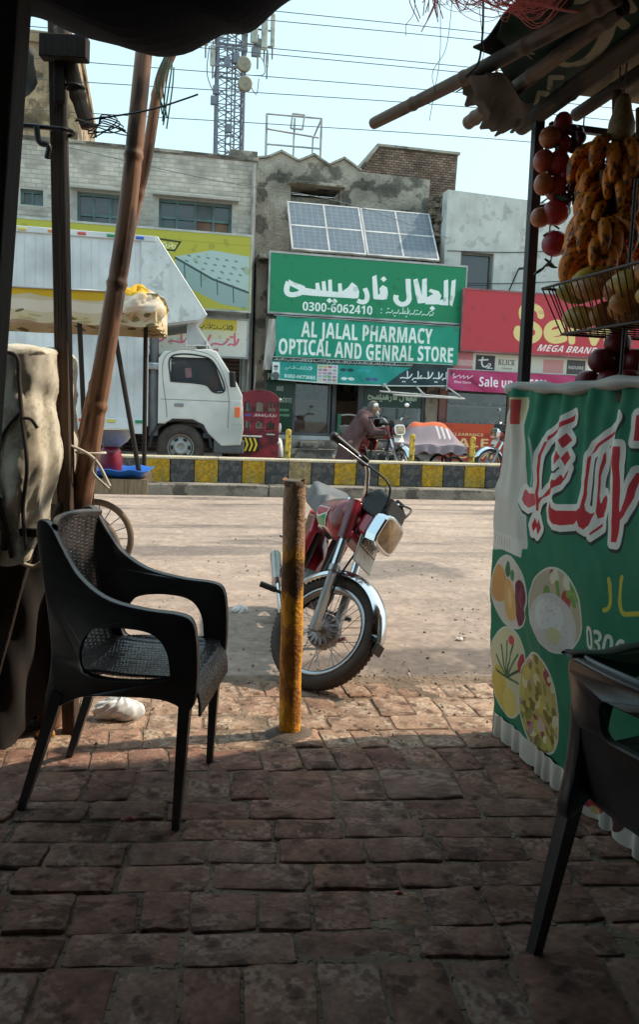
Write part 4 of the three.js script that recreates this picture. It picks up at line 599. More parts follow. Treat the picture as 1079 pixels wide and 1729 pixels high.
// ---------------------------------------------------------------- vehicles across the road
const rubber = mat(0.022, 0.021, 0.020, 0.85, { map: rep(T.blotch, 3), bump: rep(T.fine, 8), bs: 0.002 }), dustyRubber = mat(0.085, 0.066, 0.054, 0.95, { rep: 3 });
const chrome = mat(0.72, 0.74, 0.76, 0.12, { metal: 1, map: null }), dullChrome = mat(0.55, 0.55, 0.56, 0.3, { metal: 1, rep: 3 });
{
  const t = street('box_truck', 'white box truck with ribbed cargo body parked behind the kerb', 'truck', 0, 0.4, 0);
  const N = -13.17, F = -15.15, paint = mat(0.86, 0.86, 0.81, 0.3, { map: rep(T.blotch, 0.3), phys: { clearcoat: 0.5, clearcoatRoughness: 0.2 } }), boxP = mat(0.80, 0.84, 0.86, 0.45, { map: rep(T.blotch, 0.4) }), grey = mat(0.30, 0.30, 0.30, 0.6);
  const y = (v) => v - 0.4;
  // cargo body: side profile with the wedge over the cab
  const prof = [[-4.9, y(1.10)], [0.02, y(1.10)], [0.02, y(2.60)], [0.80, y(2.74)], [0.90, y(2.84)], [0.14, y(3.94)], [-4.9, y(3.94)]];
  mesh('cargo_body', xf(ext(prof, N - F - 0.02, { bevel: 0.01, bs: 1 }), 0, 0, F + 0.01), boxP, t);
  for (let i = 0; i < 17; i++) mesh('side_rib', [xf(ext([[-0.05, 0], [0.05, 0], [0.03, 0.028], [-0.03, 0.028]], 2.62), -0.24 - i * 0.265, y(1.22), N + 0.008, -Math.PI / 2, 0, 0)], boxP, t);
  mesh('nose_panel', xf(ext([[0.03, y(2.62)], [0.80, y(2.76)], [0.87, y(2.85)], [0.14, y(3.90)], [-0.10, y(3.90)], [-0.10, y(2.62)]], 0.012), 0, 0, N + 0.012), mat(0.76, 0.81, 0.85, 0.35, { map: rep(T.soft, 0.6) }), t);
  mesh('top_rail', bx(-4.9, 0.12, y(3.86), y(3.945), N + 0.012, N + 0.04, 0.01), boxP, t); mesh('skirt', bx(-4.9, 0.0, y(0.97), y(1.20), N - 0.02, N + 0.035, 0.012), boxP, t);
  const rc = [[0.5, 0.08, 0.06], [0.03, 0.10, 0.45], [0.55, 0.22, 0.05], [0.02, 0.22, 0.10], [0.6, 0.5, 0.1]].map((c) => mat(...c, 0.4, { map: null }));
  for (let i = 0; i < 9; i++) { mesh('marker_light', box(0.12, 0.04, 0.03, -0.12 - i * 0.42, y(3.90), N + 0.045, 0, 0, 0, 0.008), rc[(i * 2 + 1) % 5], t); mesh('reflector', box(0.12, 0.045, 0.02, -0.10 - i * 0.42, y(1.16), N + 0.045, 0, 0, 0, 0.006), rc[(i + 3) % 5], t); }
  // cab: profile with door window opening
  const cab = [[0.20, y(1.16)], [0.20, y(2.14)], [0.28, y(2.24)], [0.95, y(2.30)], [1.06, y(2.27)], [1.38, y(1.80)], [1.47, y(1.62)], [1.50, y(1.10)], [1.46, y(0.86)], [1.18, y(0.84)], [0.98, y(1.02)], [0.90, y(1.16)], [0.72, y(1.24)], [0.40, y(1.24)], [0.28, y(1.16)]];
  const winH = [[0.37, y(1.80)], [0.37, y(2.17)], [0.94, y(2.18)], [1.05, y(2.08)], [1.20, y(1.68)], [1.03, y(1.66)], [0.92, y(1.76)]];
  mesh('cab_shell', [xf(ext(cab, 0.05, { bevel: 0.02, holes: [winH] }), 0, 0, N - 0.07), xf(ext(cab, N - F - 0.22, {}), 0, 0, F + 0.06), xf(ext(cab, 0.05, { bevel: 0.02, holes: [winH] }), 0, 0, F - 0.02)], paint, t);
  mesh('door_window', xf(ext(winH, 0.01), 0, 0, N - 0.055), mat(0.05, 0.055, 0.06, 0.06, { map: null, phys: { clearcoat: 1 } }), t);
  mesh('window_rubber', [tube([...winH, winH[0]].map((p) => [p[0], p[1], N + 0.002]), 0.014, 60, 6)], M.black, t);
  mesh('sign_reflection', box(0.10, 0.15, 0.006, 0.64, y(1.94), N - 0.043, 0, 0, 0.12, 0.003), mat(0.24, 0.13, 0.14, 0.8), t);  // pinkish patch on the window: reflection of a sign, painted on
  const door = part('door', t); mesh('seam', [tube([[0.32, y(1.24), N + 0.001], [0.30, y(2.2), N + 0.001], [0.98, y(2.22), N + 0.001], [1.25, y(1.72), N + 0.001], [1.27, y(1.1), N + 0.001]], 0.006, 50, 5), tube([[0.22, y(1.52), N + 0.0], [1.30, y(1.52), N + 0.0]], 0.005, 10, 5)], grey, door); mesh('handle', box(0.14, 0.05, 0.03, 0.50, y(1.44), N + 0.005, 0, 0, 0, 0.012), grey, door);
  mesh('windscreen', xf(ext([[1.075, y(2.25)], [1.385, y(1.80)], [1.40, y(1.80)], [1.09, y(2.255)]], N - F - 0.3), 0, 0, F + 0.15), mat(0.06, 0.065, 0.07, 0.05, { map: null }), t);
  mesh('corner_panel', bx(1.30, 1.478, y(1.15), y(1.55), N - 0.06, N + 0.006, 0.02), paint, t);
  const lamp = part('headlight', t); mesh('lens', bx(1.44, 1.512, y(1.28), y(1.46), N - 0.4, N - 0.06, 0.02), mat(0.7, 0.7, 0.68, 0.1, { map: null }), lamp); mesh('indicator', bx(1.37, 1.46, y(1.28), y(1.44), N - 0.02, N + 0.018, 0.012), mat(0.75, 0.16, 0.05, 0.3, { map: null }), lamp);
  mesh('bumper', bx(1.05, 1.54, y(0.70), y(0.92), F + 0.05, N - 0.02, 0.03), mat(0.12, 0.12, 0.12, 0.6), t); mesh('step', bx(0.88, 1.30, y(0.93), y(1.02), N - 0.2, N - 0.01, 0.02), M.dark, t);
  const mir = part('mirror', t); mesh('arm', tube([[1.28, y(1.98), N + 0.0], [1.34, y(1.96), N + 0.14], [1.33, y(1.78), N + 0.17]], 0.01), M.black, mir); mesh('mirror_head', box(0.05, 0.24, 0.14, 1.31, y(1.86), N + 0.14, 0, 0.4, 0.1, 0.02), M.black, mir);
  // wind deflector on the roof: curved panel with end plates
  const defl = part('wind_deflector', t); mesh('panel', xf(ext([[0.62, y(2.86)], [0.68, y(2.84)], [0.82, y(2.62)], [1.02, y(2.32)], [0.97, y(2.31)], [0.76, y(2.60)]], N - F - 0.25), 0, 0, F + 0.1), paint, defl); mesh('end_plate', xf(ext([[0.62, y(2.86)], [0.97, y(2.34)], [0.60, y(2.40)]], 0.015), 0, 0, N - 0.145), mat(0.55, 0.56, 0.56, 0.5), defl); mesh('stay', [bar([0.60, y(2.20), N - 0.12], [0.60, y(2.44), N - 0.12], 0.014), bar([0.92, y(2.25), N - 0.12], [0.92, y(2.45), N - 0.12], 0.014), bar([0.60, y(2.36), N - 0.12], [0.95, y(2.38), N - 0.12], 0.012)], paint, defl);
  mesh('air_duct', [bar([0.115, y(0.95), N - 0.12], [0.115, y(1.9), N - 0.12], 0.08, 0.08, 14), bar([0.115, y(1.901), N - 0.12], [0.115, y(2.58), N - 0.12], 0.07, 0.07, 14)], mat(0.16, 0.16, 0.16, 0.5), t); mesh('duct_clamp', box(0.2, 0.12, 0.2, 0.115, y(2.02), N - 0.12, 0, 0, 0, 0.03), dullChrome, t);
  mesh('chassis', [bx(-4.8, 1.2, y(0.85), y(1.06), N - 0.75, N - 0.6), bx(-4.8, 1.2, y(0.85), y(1.06), F + 0.6, F + 0.75), bx(-1.6, -0.35, y(0.72), y(1.0), N - 0.5, N - 0.1, 0.03)], M.dark, t);
  const wheel = (x, z, n) => { const w = part('wheel', t); const ty = torus(0.275, 0.105, 14, 40); ty.scale(1, 1, 1.05); mesh('tyre', xf(ty, x, 0.375, z), dustyRubber, w); mesh('rim', xf(lathe([[0, 0.02], [0.06, 0.03], [0.065, 0.06], [0.10, 0.06], [0.10, 0.01], [0.17, -0.02], [0.20, 0.05], [0.215, 0.05], [0.21, -0.10], [0, -0.10]], 28), x, 0.375, z + 0.03, Math.PI / 2), mat(0.50, 0.50, 0.48, 0.45), w); for (let i = 0; i < 6; i++) { const a = i / 6 * 6.283; mesh('hand_hole', xf(ball(0.022, 0, 0, 0, 1, 1.6, 0.4, 8, 6), x + 0.135 * Math.cos(a), 0.375 + 0.135 * Math.sin(a), z + 0.035, 0, 0, a), M.black, w); } };
  wheel(0.54, N - 0.13); wheel(0.54, F + 0.13); wheel(-3.2, N - 0.13); wheel(-3.2, F + 0.13);
  mesh('wheel_arch', [xf(ext([[-0.5, 0], [-0.46, 0.22], [-0.28, 0.42], [0, 0.47], [0.28, 0.42], [0.46, 0.22], [0.5, 0], [0.46, 0], [0.42, 0.2], [0.25, 0.38], [0, 0.43], [-0.25, 0.38], [-0.42, 0.2], [-0.46, 0]], 0.30), 0.54, 0.38, N - 0.32)], M.black, t);
}
{ // maroon loader rickshaw standing nose-on behind the truck's bumper
  const o = street('loader_rickshaw', 'maroon painted loader rickshaw with arched cage and chevron bumper', 'rickshaw', 1.80, 0.38, -13.85);
  const red = mat(0.26, 0.015, 0.035, 0.4, { map: rep(T.stain, 0.7), phys: { clearcoat: 0.4 } });
  const arch = []; for (let i = 0; i <= 10; i++) { const a = Math.PI * (1 - i / 10); arch.push([0.32 * Math.cos(a), 1.18 + 0.17 * Math.sin(a)]); }
  const holes = []; for (const [x0, x1] of [[-0.26, -0.14], [-0.06, 0.06], [0.11, 0.26]]) for (const [y0, y1] of [[0.70, 0.86], [1.0, 1.18]]) holes.push([[x0, y0], [x1, y0], [x1, y1 - 0.04], [(x0 + x1) / 2, y1], [x0, y1 - 0.04]]);
  mesh('cage_front', xf(ext([[-0.32, 0.22], [0.32, 0.22], ...arch.slice().reverse()], 0.03, { holes, bevel: 0.006 }), 0, 0, 0.4), red, o);
  mesh('cage_back', xf(ext([[-0.32, 0.22], [0.32, 0.22], ...arch.slice().reverse()], 0.03, { holes }), 0, 0, -1.0), red, o);
  for (const s of [-1, 1]) mesh('side_panel', bx(s * 0.30 - 0.012, s * 0.30 + 0.012, 0.26, 0.72, -0.97, 0.39), red, o);
  for (const s of [-1, 1]) for (const z of [-0.6, -0.2, 0.2]) mesh('cage_bar', bar([s * 0.30, 0.721, z], [s * 0.30, 1.2, z], 0.014), red, o);
  for (let i = 0; i < 4; i++) mesh('roof_bar', bar([-0.3 + i * 0.2, 1.24 + (i % 3 ? 0.08 : 0), -0.98], [-0.3 + i * 0.2, 1.24 + (i % 3 ? 0.08 : 0), 0.41], 0.012), red, o);
  mesh('floor', bx(-0.3, 0.3, 0.22, 0.259, -0.97, 0.39), red, o);
  const lt = canvasTex(256, 48, (g, w, h) => { g.fillStyle = '#6e1424'; g.fillRect(0, 0, w, h); g.fillStyle = '#4a4a8c'; g.beginPath(); g.ellipse(40, 24, 26, 12, 0, 0, 7); g.fill(); scribble(g, 84, 250, 28, 28, '#e6d9dc', 12); });
  mesh('lettered_plate', plane(0.56, 0.09, 0.01, 0.94, 0.438), print(lt, 0.4), o, { keep: true });
  mesh('trim', [ball(0.035, -0.33, 1.05, 0.43), ball(0.03, 0.33, 1.2, 0.43), ball(0.04, 0.34, 0.75, 0.43, 0.6, 2, 0.6), ball(0.03, 0.33, 0.5, 0.43), bx(0.12, 0.26, 0.63, 0.65, 0.437, 0.445)], mat(0.62, 0.60, 0.55, 0.35), o);
  const ct = canvasTex(256, 128, (g, w, h) => { g.fillStyle = '#15130f'; g.fillRect(0, 0, w, h); g.strokeStyle = '#e3c130'; g.lineWidth = 20; for (let i = 0; i < 5; i++) { g.beginPath(); g.moveTo(10 + i * 48, -6); g.lineTo(38 + i * 48, 64); g.lineTo(10 + i * 48, 134); g.stroke(); } });
  mesh('chevron_bumper', [bx(-0.40, 0.0, 0.36, 0.58, 0.47, 0.50)], M.dark, o); mesh('chevron_face', plane(0.39, 0.21, -0.2, 0.47, 0.504), print(ct, 0.4), o, { keep: true }); mesh('bumper_bar', bar([-0.44, 0.60, 0.49], [0.04, 0.60, 0.49], 0.016), M.whiteSteel, o);
  for (const [x, z, r] of [[-0.42, 0.15, 0.24], [0.42, -0.2, 0.24], [-0.42, -0.75, 0.24]]) { const w = part('wheel', o); mesh('tyre', xf(torus(r - 0.05, 0.05, 10, 28), x, r, z, 0, Math.PI / 2), dustyRubber, w); mesh('rim', xf(lathe([[0, 0.03], [0.06, 0.03], [0.08, 0.0], [r - 0.09, 0.02], [r - 0.08, -0.04], [0, -0.04]], 20), x, r, z, 0, 0, x > 0 ? -Math.PI / 2 : Math.PI / 2), M.whiteSteel, w); }
  mesh('axle', bar([-0.42, 0.24, -0.75], [0.42, 0.24, -0.2], 0.02), M.dark, o); mesh('mudguard', [xf(torus(0.27, 0.05, 6, 16, Math.PI), 0.42, 0.26, -0.2, 0, Math.PI / 2)], M.whiteSteel, o);
  for (const x of [-0.22, -0.1]) mesh('antenna_rod', bar([x, 1.3, 0.41], [x + 0.02, 1.75, 0.41], 0.012), M.steel, o);
}

// ---------------------------------------------------------------- motorcycle: x forward, y up, z to the rider's right
function makeMotorcycle(label, o = {}) {
  const root = thing('motorcycle', label, 'motorcycle');
  const red = mat(...(o.red ?? [0.50, 0.022, 0.05]), 0.28, { map: rep(T.stain, 0.4), phys: { clearcoat: 0.8, clearcoatRoughness: 0.12 } });
  const alu = mat(0.42, 0.40, 0.39, 0.5, { metal: 0.7, rep: 4 }), blackP = mat(0.022, 0.022, 0.023, 0.5, { rep: 3 }), engineM = mat(0.20, 0.19, 0.18, 0.6, { metal: 0.4, rep: 4 }), fabric = mat(0.17, 0.17, 0.175, 0.6, { rep: 2 });
  const rake = 26.5 * D, steer = (o.steer ?? 0), axis = V(-Math.sin(rake), Math.cos(rake), 0), pivot = V(0.545, 0.275, 0);
  const SM = new THREE.Matrix4().makeTranslation(pivot.x, pivot.y, pivot.z).multiply(new THREE.Matrix4().makeRotationAxis(axis, steer)).multiply(new THREE.Matrix4().makeTranslation(-pivot.x, -pivot.y, -pivot.z));
  const sg = (gs) => (Array.isArray(gs) ? gs : [gs]).map((g) => { const k = g.userData.keep; g.applyMatrix4(SM); g.userData.keep = k; return g; });
  const R = 0.277;
  function wheel(cx, turn, nm, drumSide) {
    const w = part(nm, root), T0 = (g) => { const q = g.map((k) => { const kk = k.userData.keep; k.translate(cx, R, 0); k.userData.keep = kk; return k; }); return turn ? sg(q) : q; };
    const ty = torus(R - 0.034, 0.034, 14, 56); ty.userData.keep = false;
    const treads = []; for (let i = 0; i < 72; i++) { const a = i / 72 * 2 * Math.PI; for (const s of [-1, 0, 1]) { const b = box(0.014, 0.004, 0.012, 0, 0, 0); b.applyMatrix4(new THREE.Matrix4().makeRotationZ(a + (s ? 0.04 : 0)).multiply(new THREE.Matrix4().makeTranslation(0, R - 0.001 - (s ? 0.006 : 0), s * 0.018))); treads.push(b); } }
    mesh('tyre', T0([ty, ...treads]), dustyRubber, w);
    mesh('rim', T0([xf(lathe([[0.195, -0.024], [0.212, -0.028], [0.220, -0.022], [0.212, -0.012], [0.205, 0], [0.212, 0.012], [0.220, 0.022], [0.212, 0.028], [0.195, 0.024], [0.192, 0]], 48), 0, 0, 0, Math.PI / 2)]), dullChrome, w);
    const sp = []; for (let i = 0; i < 36; i++) { const a = i / 36 * 2 * Math.PI, b = a + (i % 4 < 2 ? 0.5 : -0.5), z = i % 2 ? 0.035 : -0.035; sp.push(bar([0.055 * Math.cos(b), 0.055 * Math.sin(b), z], [0.196 * Math.cos(a), 0.196 * Math.sin(a), 0], 0.0019, 0.0019, 4)); }
    mesh('spokes', T0(sp), dullChrome, w);
    const s = drumSide; mesh('brake_drum', T0([xf(lathe([[0, 0.048], [0.02, 0.05], [0.024, 0.038], [0.045, 0.036], [0.068, 0.028], [0.080, 0.018], [0.082, -0.012], [0.055, -0.02], [0.03, -0.05], [0, -0.055]], 32), 0, 0, 0, s * Math.PI / 2), ...Array.from({ length: 16 }, (_, i) => { const a = i / 16 * 6.283; return box(0.006, 0.03, 0.01, 0.062 * Math.cos(a), 0.062 * Math.sin(a), s * 0.032, 0, 0, a + Math.PI / 2); })]), alu, w);
    mesh('axle', T0([bar([0, 0, -0.105], [0, 0, 0.105], 0.008, 0.008, 8)]), dullChrome, w);
  }
  wheel(0.6, true, 'front_wheel', 1); wheel(-0.6, false, 'rear_wheel', -1);
  // fork legs parallel to the steering axis
  const up = (d, z, off = 0) => [0.6 - Math.sin(rake) * d + off * Math.cos(rake), R + Math.cos(rake) * d + off * Math.sin(rake), z];
  for (const z of [-0.088, 0.088]) {
    const f = part('fork_leg', root);
    mesh('slider', sg([bar(up(-0.03, z), up(0.27, z), 0.0235, 0.021, 14), bar(up(-0.02, z * 0.86), up(0.02, z * 0.86), 0.026, 0.026, 10)]), alu, f);
    mesh('stanchion', sg([bar(up(0.24, z), up(0.46, z), 0.0205, 0.0205, 14)]), chrome, f); mesh('seal_ring', sg([bar(up(0.262, z), up(0.292, z), 0.027, 0.027, 12)]), dullChrome, f);
    mesh('fork_cover', sg([bar(up(0.43, z), up(0.63, z), 0.032, 0.035, 14)]), red, f);
  }
  mesh('fork_crown', sg([box(0.10, 0.07, 0.20, ...up(0.60, 0, -0.01), 0, 0, rake, 0.02), box(0.08, 0.04, 0.19, ...up(0.46, 0), 0, 0, rake, 0.012)]), red, root);
  // chrome mudguard
  const arc = (r, a) => [0.6 + r * Math.cos(a), R + r * Math.sin(a)];
  mesh('front_mudguard', sg([sheet(40, 10, (u, v) => { const a = lerp(22, 158, u) * D, k = v * 2 - 1, r = R + 0.028 - 0.026 * k * k * k * k - 0.012 * k * k, p = arc(r, a); const wd = 0.052 * (u < 0.06 ? 0.75 + 4 * u : 1); return [p[0], p[1], k * wd]; }, 0.003)]), chrome, root);
  for (const s of [-1, 1]) mesh('mudguard_stay', sg([bar([...arc(R + 0.015, 110 * D), s * 0.05], up(0.24, s * 0.075), 0.008, 0.008, 6)]), dullChrome, root);
  mesh('mud_flap', sg([box(0.012, 0.05, 0.07, 0.6 + (R + 0.02) * Math.cos(18 * D), R + (R + 0.02) * Math.sin(18 * D), 0, 0, 0, 0.2, 0.004)]), blackP, root);
  // headlight
  const H = part('headlight', root), hx = 0.445, hy = 0.785, lift = (gs) => { for (const g of gs) { const k = g.userData.keep; g.translate(-0.40, -0.785, 0); g.rotateZ(10 * D); g.translate(0.40, 0.785, 0); g.userData.keep = k; } return sg(gs); };
  mesh('bucket', lift([xf(box(0.11, 0.135, 0.155, 0, 0, 0, 0, 0, 0, 0.04), hx - 0.01, hy, 0)]), red, H);
  mesh('bezel', lift([xf(ext((() => { const p = []; for (let i = 0; i < 24; i++) { const a = i / 24 * 6.283, c = Math.cos(a), s = Math.sin(a), k = 1 / Math.pow(Math.abs(c) ** 5 + Math.abs(s) ** 5, 0.2); p.push([c * k * 0.088, s * k * 0.075]); } return p; })(), 0.055, { bevel: 0.008 }), hx + 0.035, hy, 0, 0, Math.PI / 2)]), chrome, H);
  const lensT = dataTex(128, 128, (x, y) => { const n = 0.5 + 0.5 * Math.sin(x * 80); const k = 0.50 + 0.16 * n + 0.3 * (fbm(x * 5, y * 5, 5, 4) - 0.3); return [k, k * 0.88, k * 0.72]; });  // ribs and mottling; the tan tint is road reflection put into the colour
  const lg = grid(16, 16, (u, v) => { const a = (u * 2 - 1), b = (v * 2 - 1); const q = Math.pow(Math.pow(Math.abs(a), 5) + Math.pow(Math.abs(b), 5), 0.2), mx = Math.max(Math.abs(a), Math.abs(b)), k = q > 0 ? mx / q : 1; return [hx + 0.100 + 0.009 * (1 - a * a) * (1 - b * b), hy + b * k * 0.066, -a * k * 0.079]; });
  mesh('lens', lift([lg]), mat(0.75, 0.70, 0.62, 0.16, { metal: 0.55, map: lensT, phys: { clearcoat: 1, clearcoatRoughness: 0.04 } }), H, { keep: true });
  // number plate on the fork
  const pt = canvasTex(256, 200, (g, w, h) => { g.fillStyle = '#dcd8cf'; g.fillRect(0, 0, w, h); g.fillStyle = '#1a1a1a'; g.fillRect(0, 0, w, 84); g.fillStyle = '#efece4'; g.fillRect(8, 8, w - 16, 66); g.fillStyle = '#15130f'; g.font = 'bold 58px sans-serif'; g.save(); g.translate(12, 64); g.scale(0.86, 1); g.fillText('LXP1695', 0, 0); g.restore(); grime(g, w, h, 90, '#6b5c48', 0.4); });
  const plq = new THREE.Vector3(0.05, 0, 0); mesh('number_plate', sg([xf(box(0.006, 0.135, 0.175, 0, 0, 0), ...up(0.40, 0, 0.085), 0, 0, rake), ]), mat(0.6, 0.58, 0.54, 0.5), root);
  mesh('plate_print', sg([xf(plane(0.17, 0.13, 0, 0, 0, 0, Math.PI / 2), ...up(0.40, 0, 0.0895), 0, 0, rake)]), print(pt, 0.45), root, { keep: true });
  // instrument pod, handlebar, grips, levers
  mesh('instrument_pod', sg([xf(ext([[-0.055, -0.05], [0.05, -0.05], [0.075, -0.01], [0.055, 0.045], [-0.03, 0.055], [-0.065, 0.02]], 0.15, { bevel: 0.014 }), 0.41, 0.895, -0.075)]), blackP, root);
  mesh('instrument_glass', sg([xf(box(0.002, 0.06, 0.12, 0, 0, 0), 0.345, 0.905, 0, 0, 0, -0.2)]), M.darkGlass, root);
  const hb = part('handlebar', root), barPts = (s) => [[0.325, 0.86, 0], [0.325, 0.865, 0.05 * s], [0.33, 0.93, 0.12 * s], [0.31, 0.995, 0.19 * s], [0.25, 1.0, 0.27 * s], [0.19, 0.995, 0.345 * s]];
  mesh('tube', sg([tube(barPts(1), 0.011, 40, 10), tube(barPts(-1), 0.011, 40, 10)]), chrome, hb);
  for (const s of [-1, 1]) { mesh('grip', sg([bar([0.275, 1.0, 0.245 * s], [0.185, 0.995, 0.352 * s], 0.0185, 0.0185, 12), ball(0.022, 0.183, 0.995, 0.354 * s)]), blackP, hb); mesh('switch_box', sg([box(0.05, 0.045, 0.045, 0.295, 1.0, 0.215 * s, 0, -0.7 * s, 0, 0.01)]), blackP, hb); mesh('lever', sg([tube([[0.33, 0.995, 0.21 * s], [0.325, 0.985, 0.26 * s], [0.265, 0.975, 0.345 * s], [0.25, 0.97, 0.37 * s]], 0.006, 16, 6)]), s > 0 ? dullChrome : blackP, hb); }
  mesh('cables', sg([tube([[0.30, 1.0, 0.20], [0.46, 0.98, 0.14], [0.47, 0.86, 0.08], [0.42, 0.70, 0.07], [0.50, 0.45, 0.10], [0.585, R + 0.03, 0.085]], 0.0055, 50, 6), tube([[0.30, 1.0, -0.20], [0.45, 0.99, -0.12], [0.46, 0.85, -0.06], [0.38, 0.75, -0.05]], 0.0055, 30, 6), tube([[0.40, 0.86, 0.03], [0.48, 0.72, 0.06], [0.52, 0.5, 0.07], [0.59, R + 0.02, 0.05]], 0.005, 30, 6)]), blackP, root);
  mesh('brake_arm', sg([box(0.012, 0.07, 0.008, 0.57, R + 0.055, 0.062, 0, 0, 0.7, 0.003), box(0.03, 0.022, 0.022, 0.545, R + 0.10, 0.066, 0, 0, 0.3, 0.005), box(0.05, 0.012, 0.02, 0.66, R + 0.02, -0.055, 0, 0, 0.9, 0.003)]), mat(0.55, 0.04, 0.03, 0.4), root);
  // frame, tank, seat
  mesh('frame_spine', [bar([0.31, 0.80, 0], [0.27, 0.70, 0], 0.034), bar([0.29, 0.76, 0], [-0.15, 0.62, 0], 0.026), bar([-0.15, 0.62, 0], [-0.70, 0.66, 0], 0.02), bar([0.28, 0.70, 0], [0.20, 0.40, 0], 0.02), bar([-0.18, 0.6, 0.05], [-0.22, 0.3, 0.06], 0.018), bar([-0.18, 0.6, -0.05], [-0.22, 0.3, -0.06], 0.018), bar([-0.22, 0.28, 0.085], [-0.6, R, 0.085], 0.016), bar([-0.22, 0.28, -0.085], [-0.6, R, -0.085], 0.016)], blackP, root);
  const tankF = (x, y, z) => { const lx = (x - 0.06) / 0.26, t = clamp((x + 0.20) / 0.48), w = 0.085 + 0.045 * Math.sin(Math.PI * clamp(t * 0.9 + 0.1)), h = 0.085 + 0.035 * t, dx = Math.max(0, Math.abs(x - 0.06) - 0.17), q = Math.hypot(z / w, (y - 0.725 - 0.03 * t) / h); return (q - 1) * 0.09 + dx * dx * 14; };
  mesh('tank', implicit(0.06, 0.74, 0, 0.30, 56, tankF), red, root);
  mesh('filler_cap', bar([0.08, 0.842, 0], [0.08, 0.862, 0], 0.034, 0.03, 16), chrome, root);
  const em = canvasTex(128, 128, (g) => { g.fillStyle = '#d9d8cf'; g.fillRect(0, 0, 128, 128); g.fillStyle = '#0c8a4e'; g.beginPath(); g.moveTo(6, 60); g.quadraticCurveTo(40, 96, 122, 40); g.lineTo(122, 122); g.lineTo(6, 122); g.fill(); g.fillStyle = '#b0304a'; g.beginPath(); g.moveTo(6, 6); g.lineTo(122, 6); g.lineTo(122, 30); g.quadraticCurveTo(40, 84, 6, 48); g.fill(); });
  for (const s of [-1, 1]) mesh('tank_emblem', grid(10, 8, (u, v) => { const x = lerp(0.0, 0.20, u), y = lerp(0.66, 0.76, v) + 0.02 * u; let z = 0.2; for (let i = 0; i < 60 && tankF(x, y, z) > 0.004; i++) z -= 0.0025; return [x, y, s * (z + 0.001)]; }), print(em, 0.3), root, { keep: true });
  mesh('seat', [xf(ext([[-0.70, 0.0], [0.02, 0.0], [0.05, 0.045], [0.0, 0.085], [-0.25, 0.06], [-0.5, 0.085], [-0.68, 0.10], [-0.74, 0.06]], 0.19, { bevel: 0.025, bs: 3 }), -0.08, 0.715, -0.095)], fabric, root);
  for (const s of [-1, 1]) mesh('side_cover', xf(ext([[-0.36, 0.48], [-0.16, 0.46], [-0.12, 0.60], [-0.2, 0.68], [-0.4, 0.66]], 0.02, { bevel: 0.01 }), 0, 0, s > 0 ? 0.085 : -0.105), red, root);
  // engine, exhaust, pegs, stand
  mesh('engine', [box(0.24, 0.17, 0.17, -0.02, 0.33, 0, 0, 0, 0, 0.04), bar([-0.03, 0.33, 0.06], [-0.03, 0.33, 0.135], 0.085, 0.075, 20), bar([-0.06, 0.33, -0.06], [-0.06, 0.33, -0.125], 0.08, 0.07, 20), bar([0.08, 0.36, 0], [0.28, 0.40, 0], 0.05, 0.045, 14), ...Array.from({ length: 6 }, (_, i) => bar([0.11 + i * 0.024, 0.366 + i * 0.005, 0], [0.117 + i * 0.024, 0.367 + i * 0.005, 0], 0.068, 0.068, 16)), box(0.08, 0.09, 0.10, 0.29, 0.40, 0, 0, 0, 0.2, 0.02)], engineM, root);
  mesh('exhaust', [tube([[0.26, 0.36, 0.03], [0.30, 0.26, 0.07], [0.18, 0.18, 0.10], [-0.15, 0.20, 0.12], [-0.35, 0.24, 0.135]], 0.014, 40, 8), bar([-0.35, 0.24, 0.135], [-0.88, 0.30, 0.145], 0.034, 0.038, 16)], chrome, root);
  for (const s of [-1, 1]) mesh('foot_peg', [bar([0.0, 0.255, s * 0.08], [0.0, 0.26, s * 0.25], 0.009, 0.009, 8), bar([0.0, 0.26, s * 0.17], [0.0, 0.26, s * 0.26], 0.016, 0.016, 10)], blackP, root);
  mesh('kick_lever', [tube([[-0.06, 0.34, 0.13], [-0.08, 0.44, 0.16], [-0.12, 0.52, 0.17], [-0.12, 0.52, 0.25]], 0.009, 20, 6)], dullChrome, root);
  mesh('side_stand', [tube([[0.02, 0.22, -0.09], [0.05, 0.10, -0.17], [0.07, -0.065, -0.25]], 0.010, 16, 8), box(0.05, 0.008, 0.035, 0.075, -0.068, -0.252)], blackP, root);
  mesh('rear_mudguard', [sheet(30, 8, (u, v) => { const a = lerp(15, 175, u) * D, k = v * 2 - 1, r = R + 0.045 - 0.03 * k * k * k * k; return [-0.6 + r * Math.cos(Math.PI - a), R + r * Math.sin(a), k * 0.065]; }, 0.003)], red, root);
  for (const s of [-1, 1]) { const sh = part('shock_absorber', root); mesh('body', bar([-0.60, R + 0.01, s * 0.105], [-0.52, 0.62, s * 0.115], 0.014, 0.014, 8), dullChrome, sh); mesh('spring', bar([-0.575, R + 0.12, s * 0.108], [-0.53, 0.58, s * 0.114], 0.026, 0.026, 12), red, sh); }
  mesh('chain_case', box(0.44, 0.09, 0.03, -0.40, 0.31, -0.12, 0, 0, -0.05, 0.03), chrome, root);
  mesh('tail_light', [box(0.06, 0.07, 0.10, -0.90, 0.62, 0, 0, 0, 0, 0.015)], mat(0.5, 0.03, 0.02, 0.25, { map: null }), root);
  mesh('rear_carrier', [tube([[-0.55, 0.80, 0.10], [-0.80, 0.82, 0.10], [-0.93, 0.82, 0.06], [-0.93, 0.82, -0.06], [-0.80, 0.82, -0.10], [-0.55, 0.80, -0.10]], 0.008, 40, 6)], chrome, root);
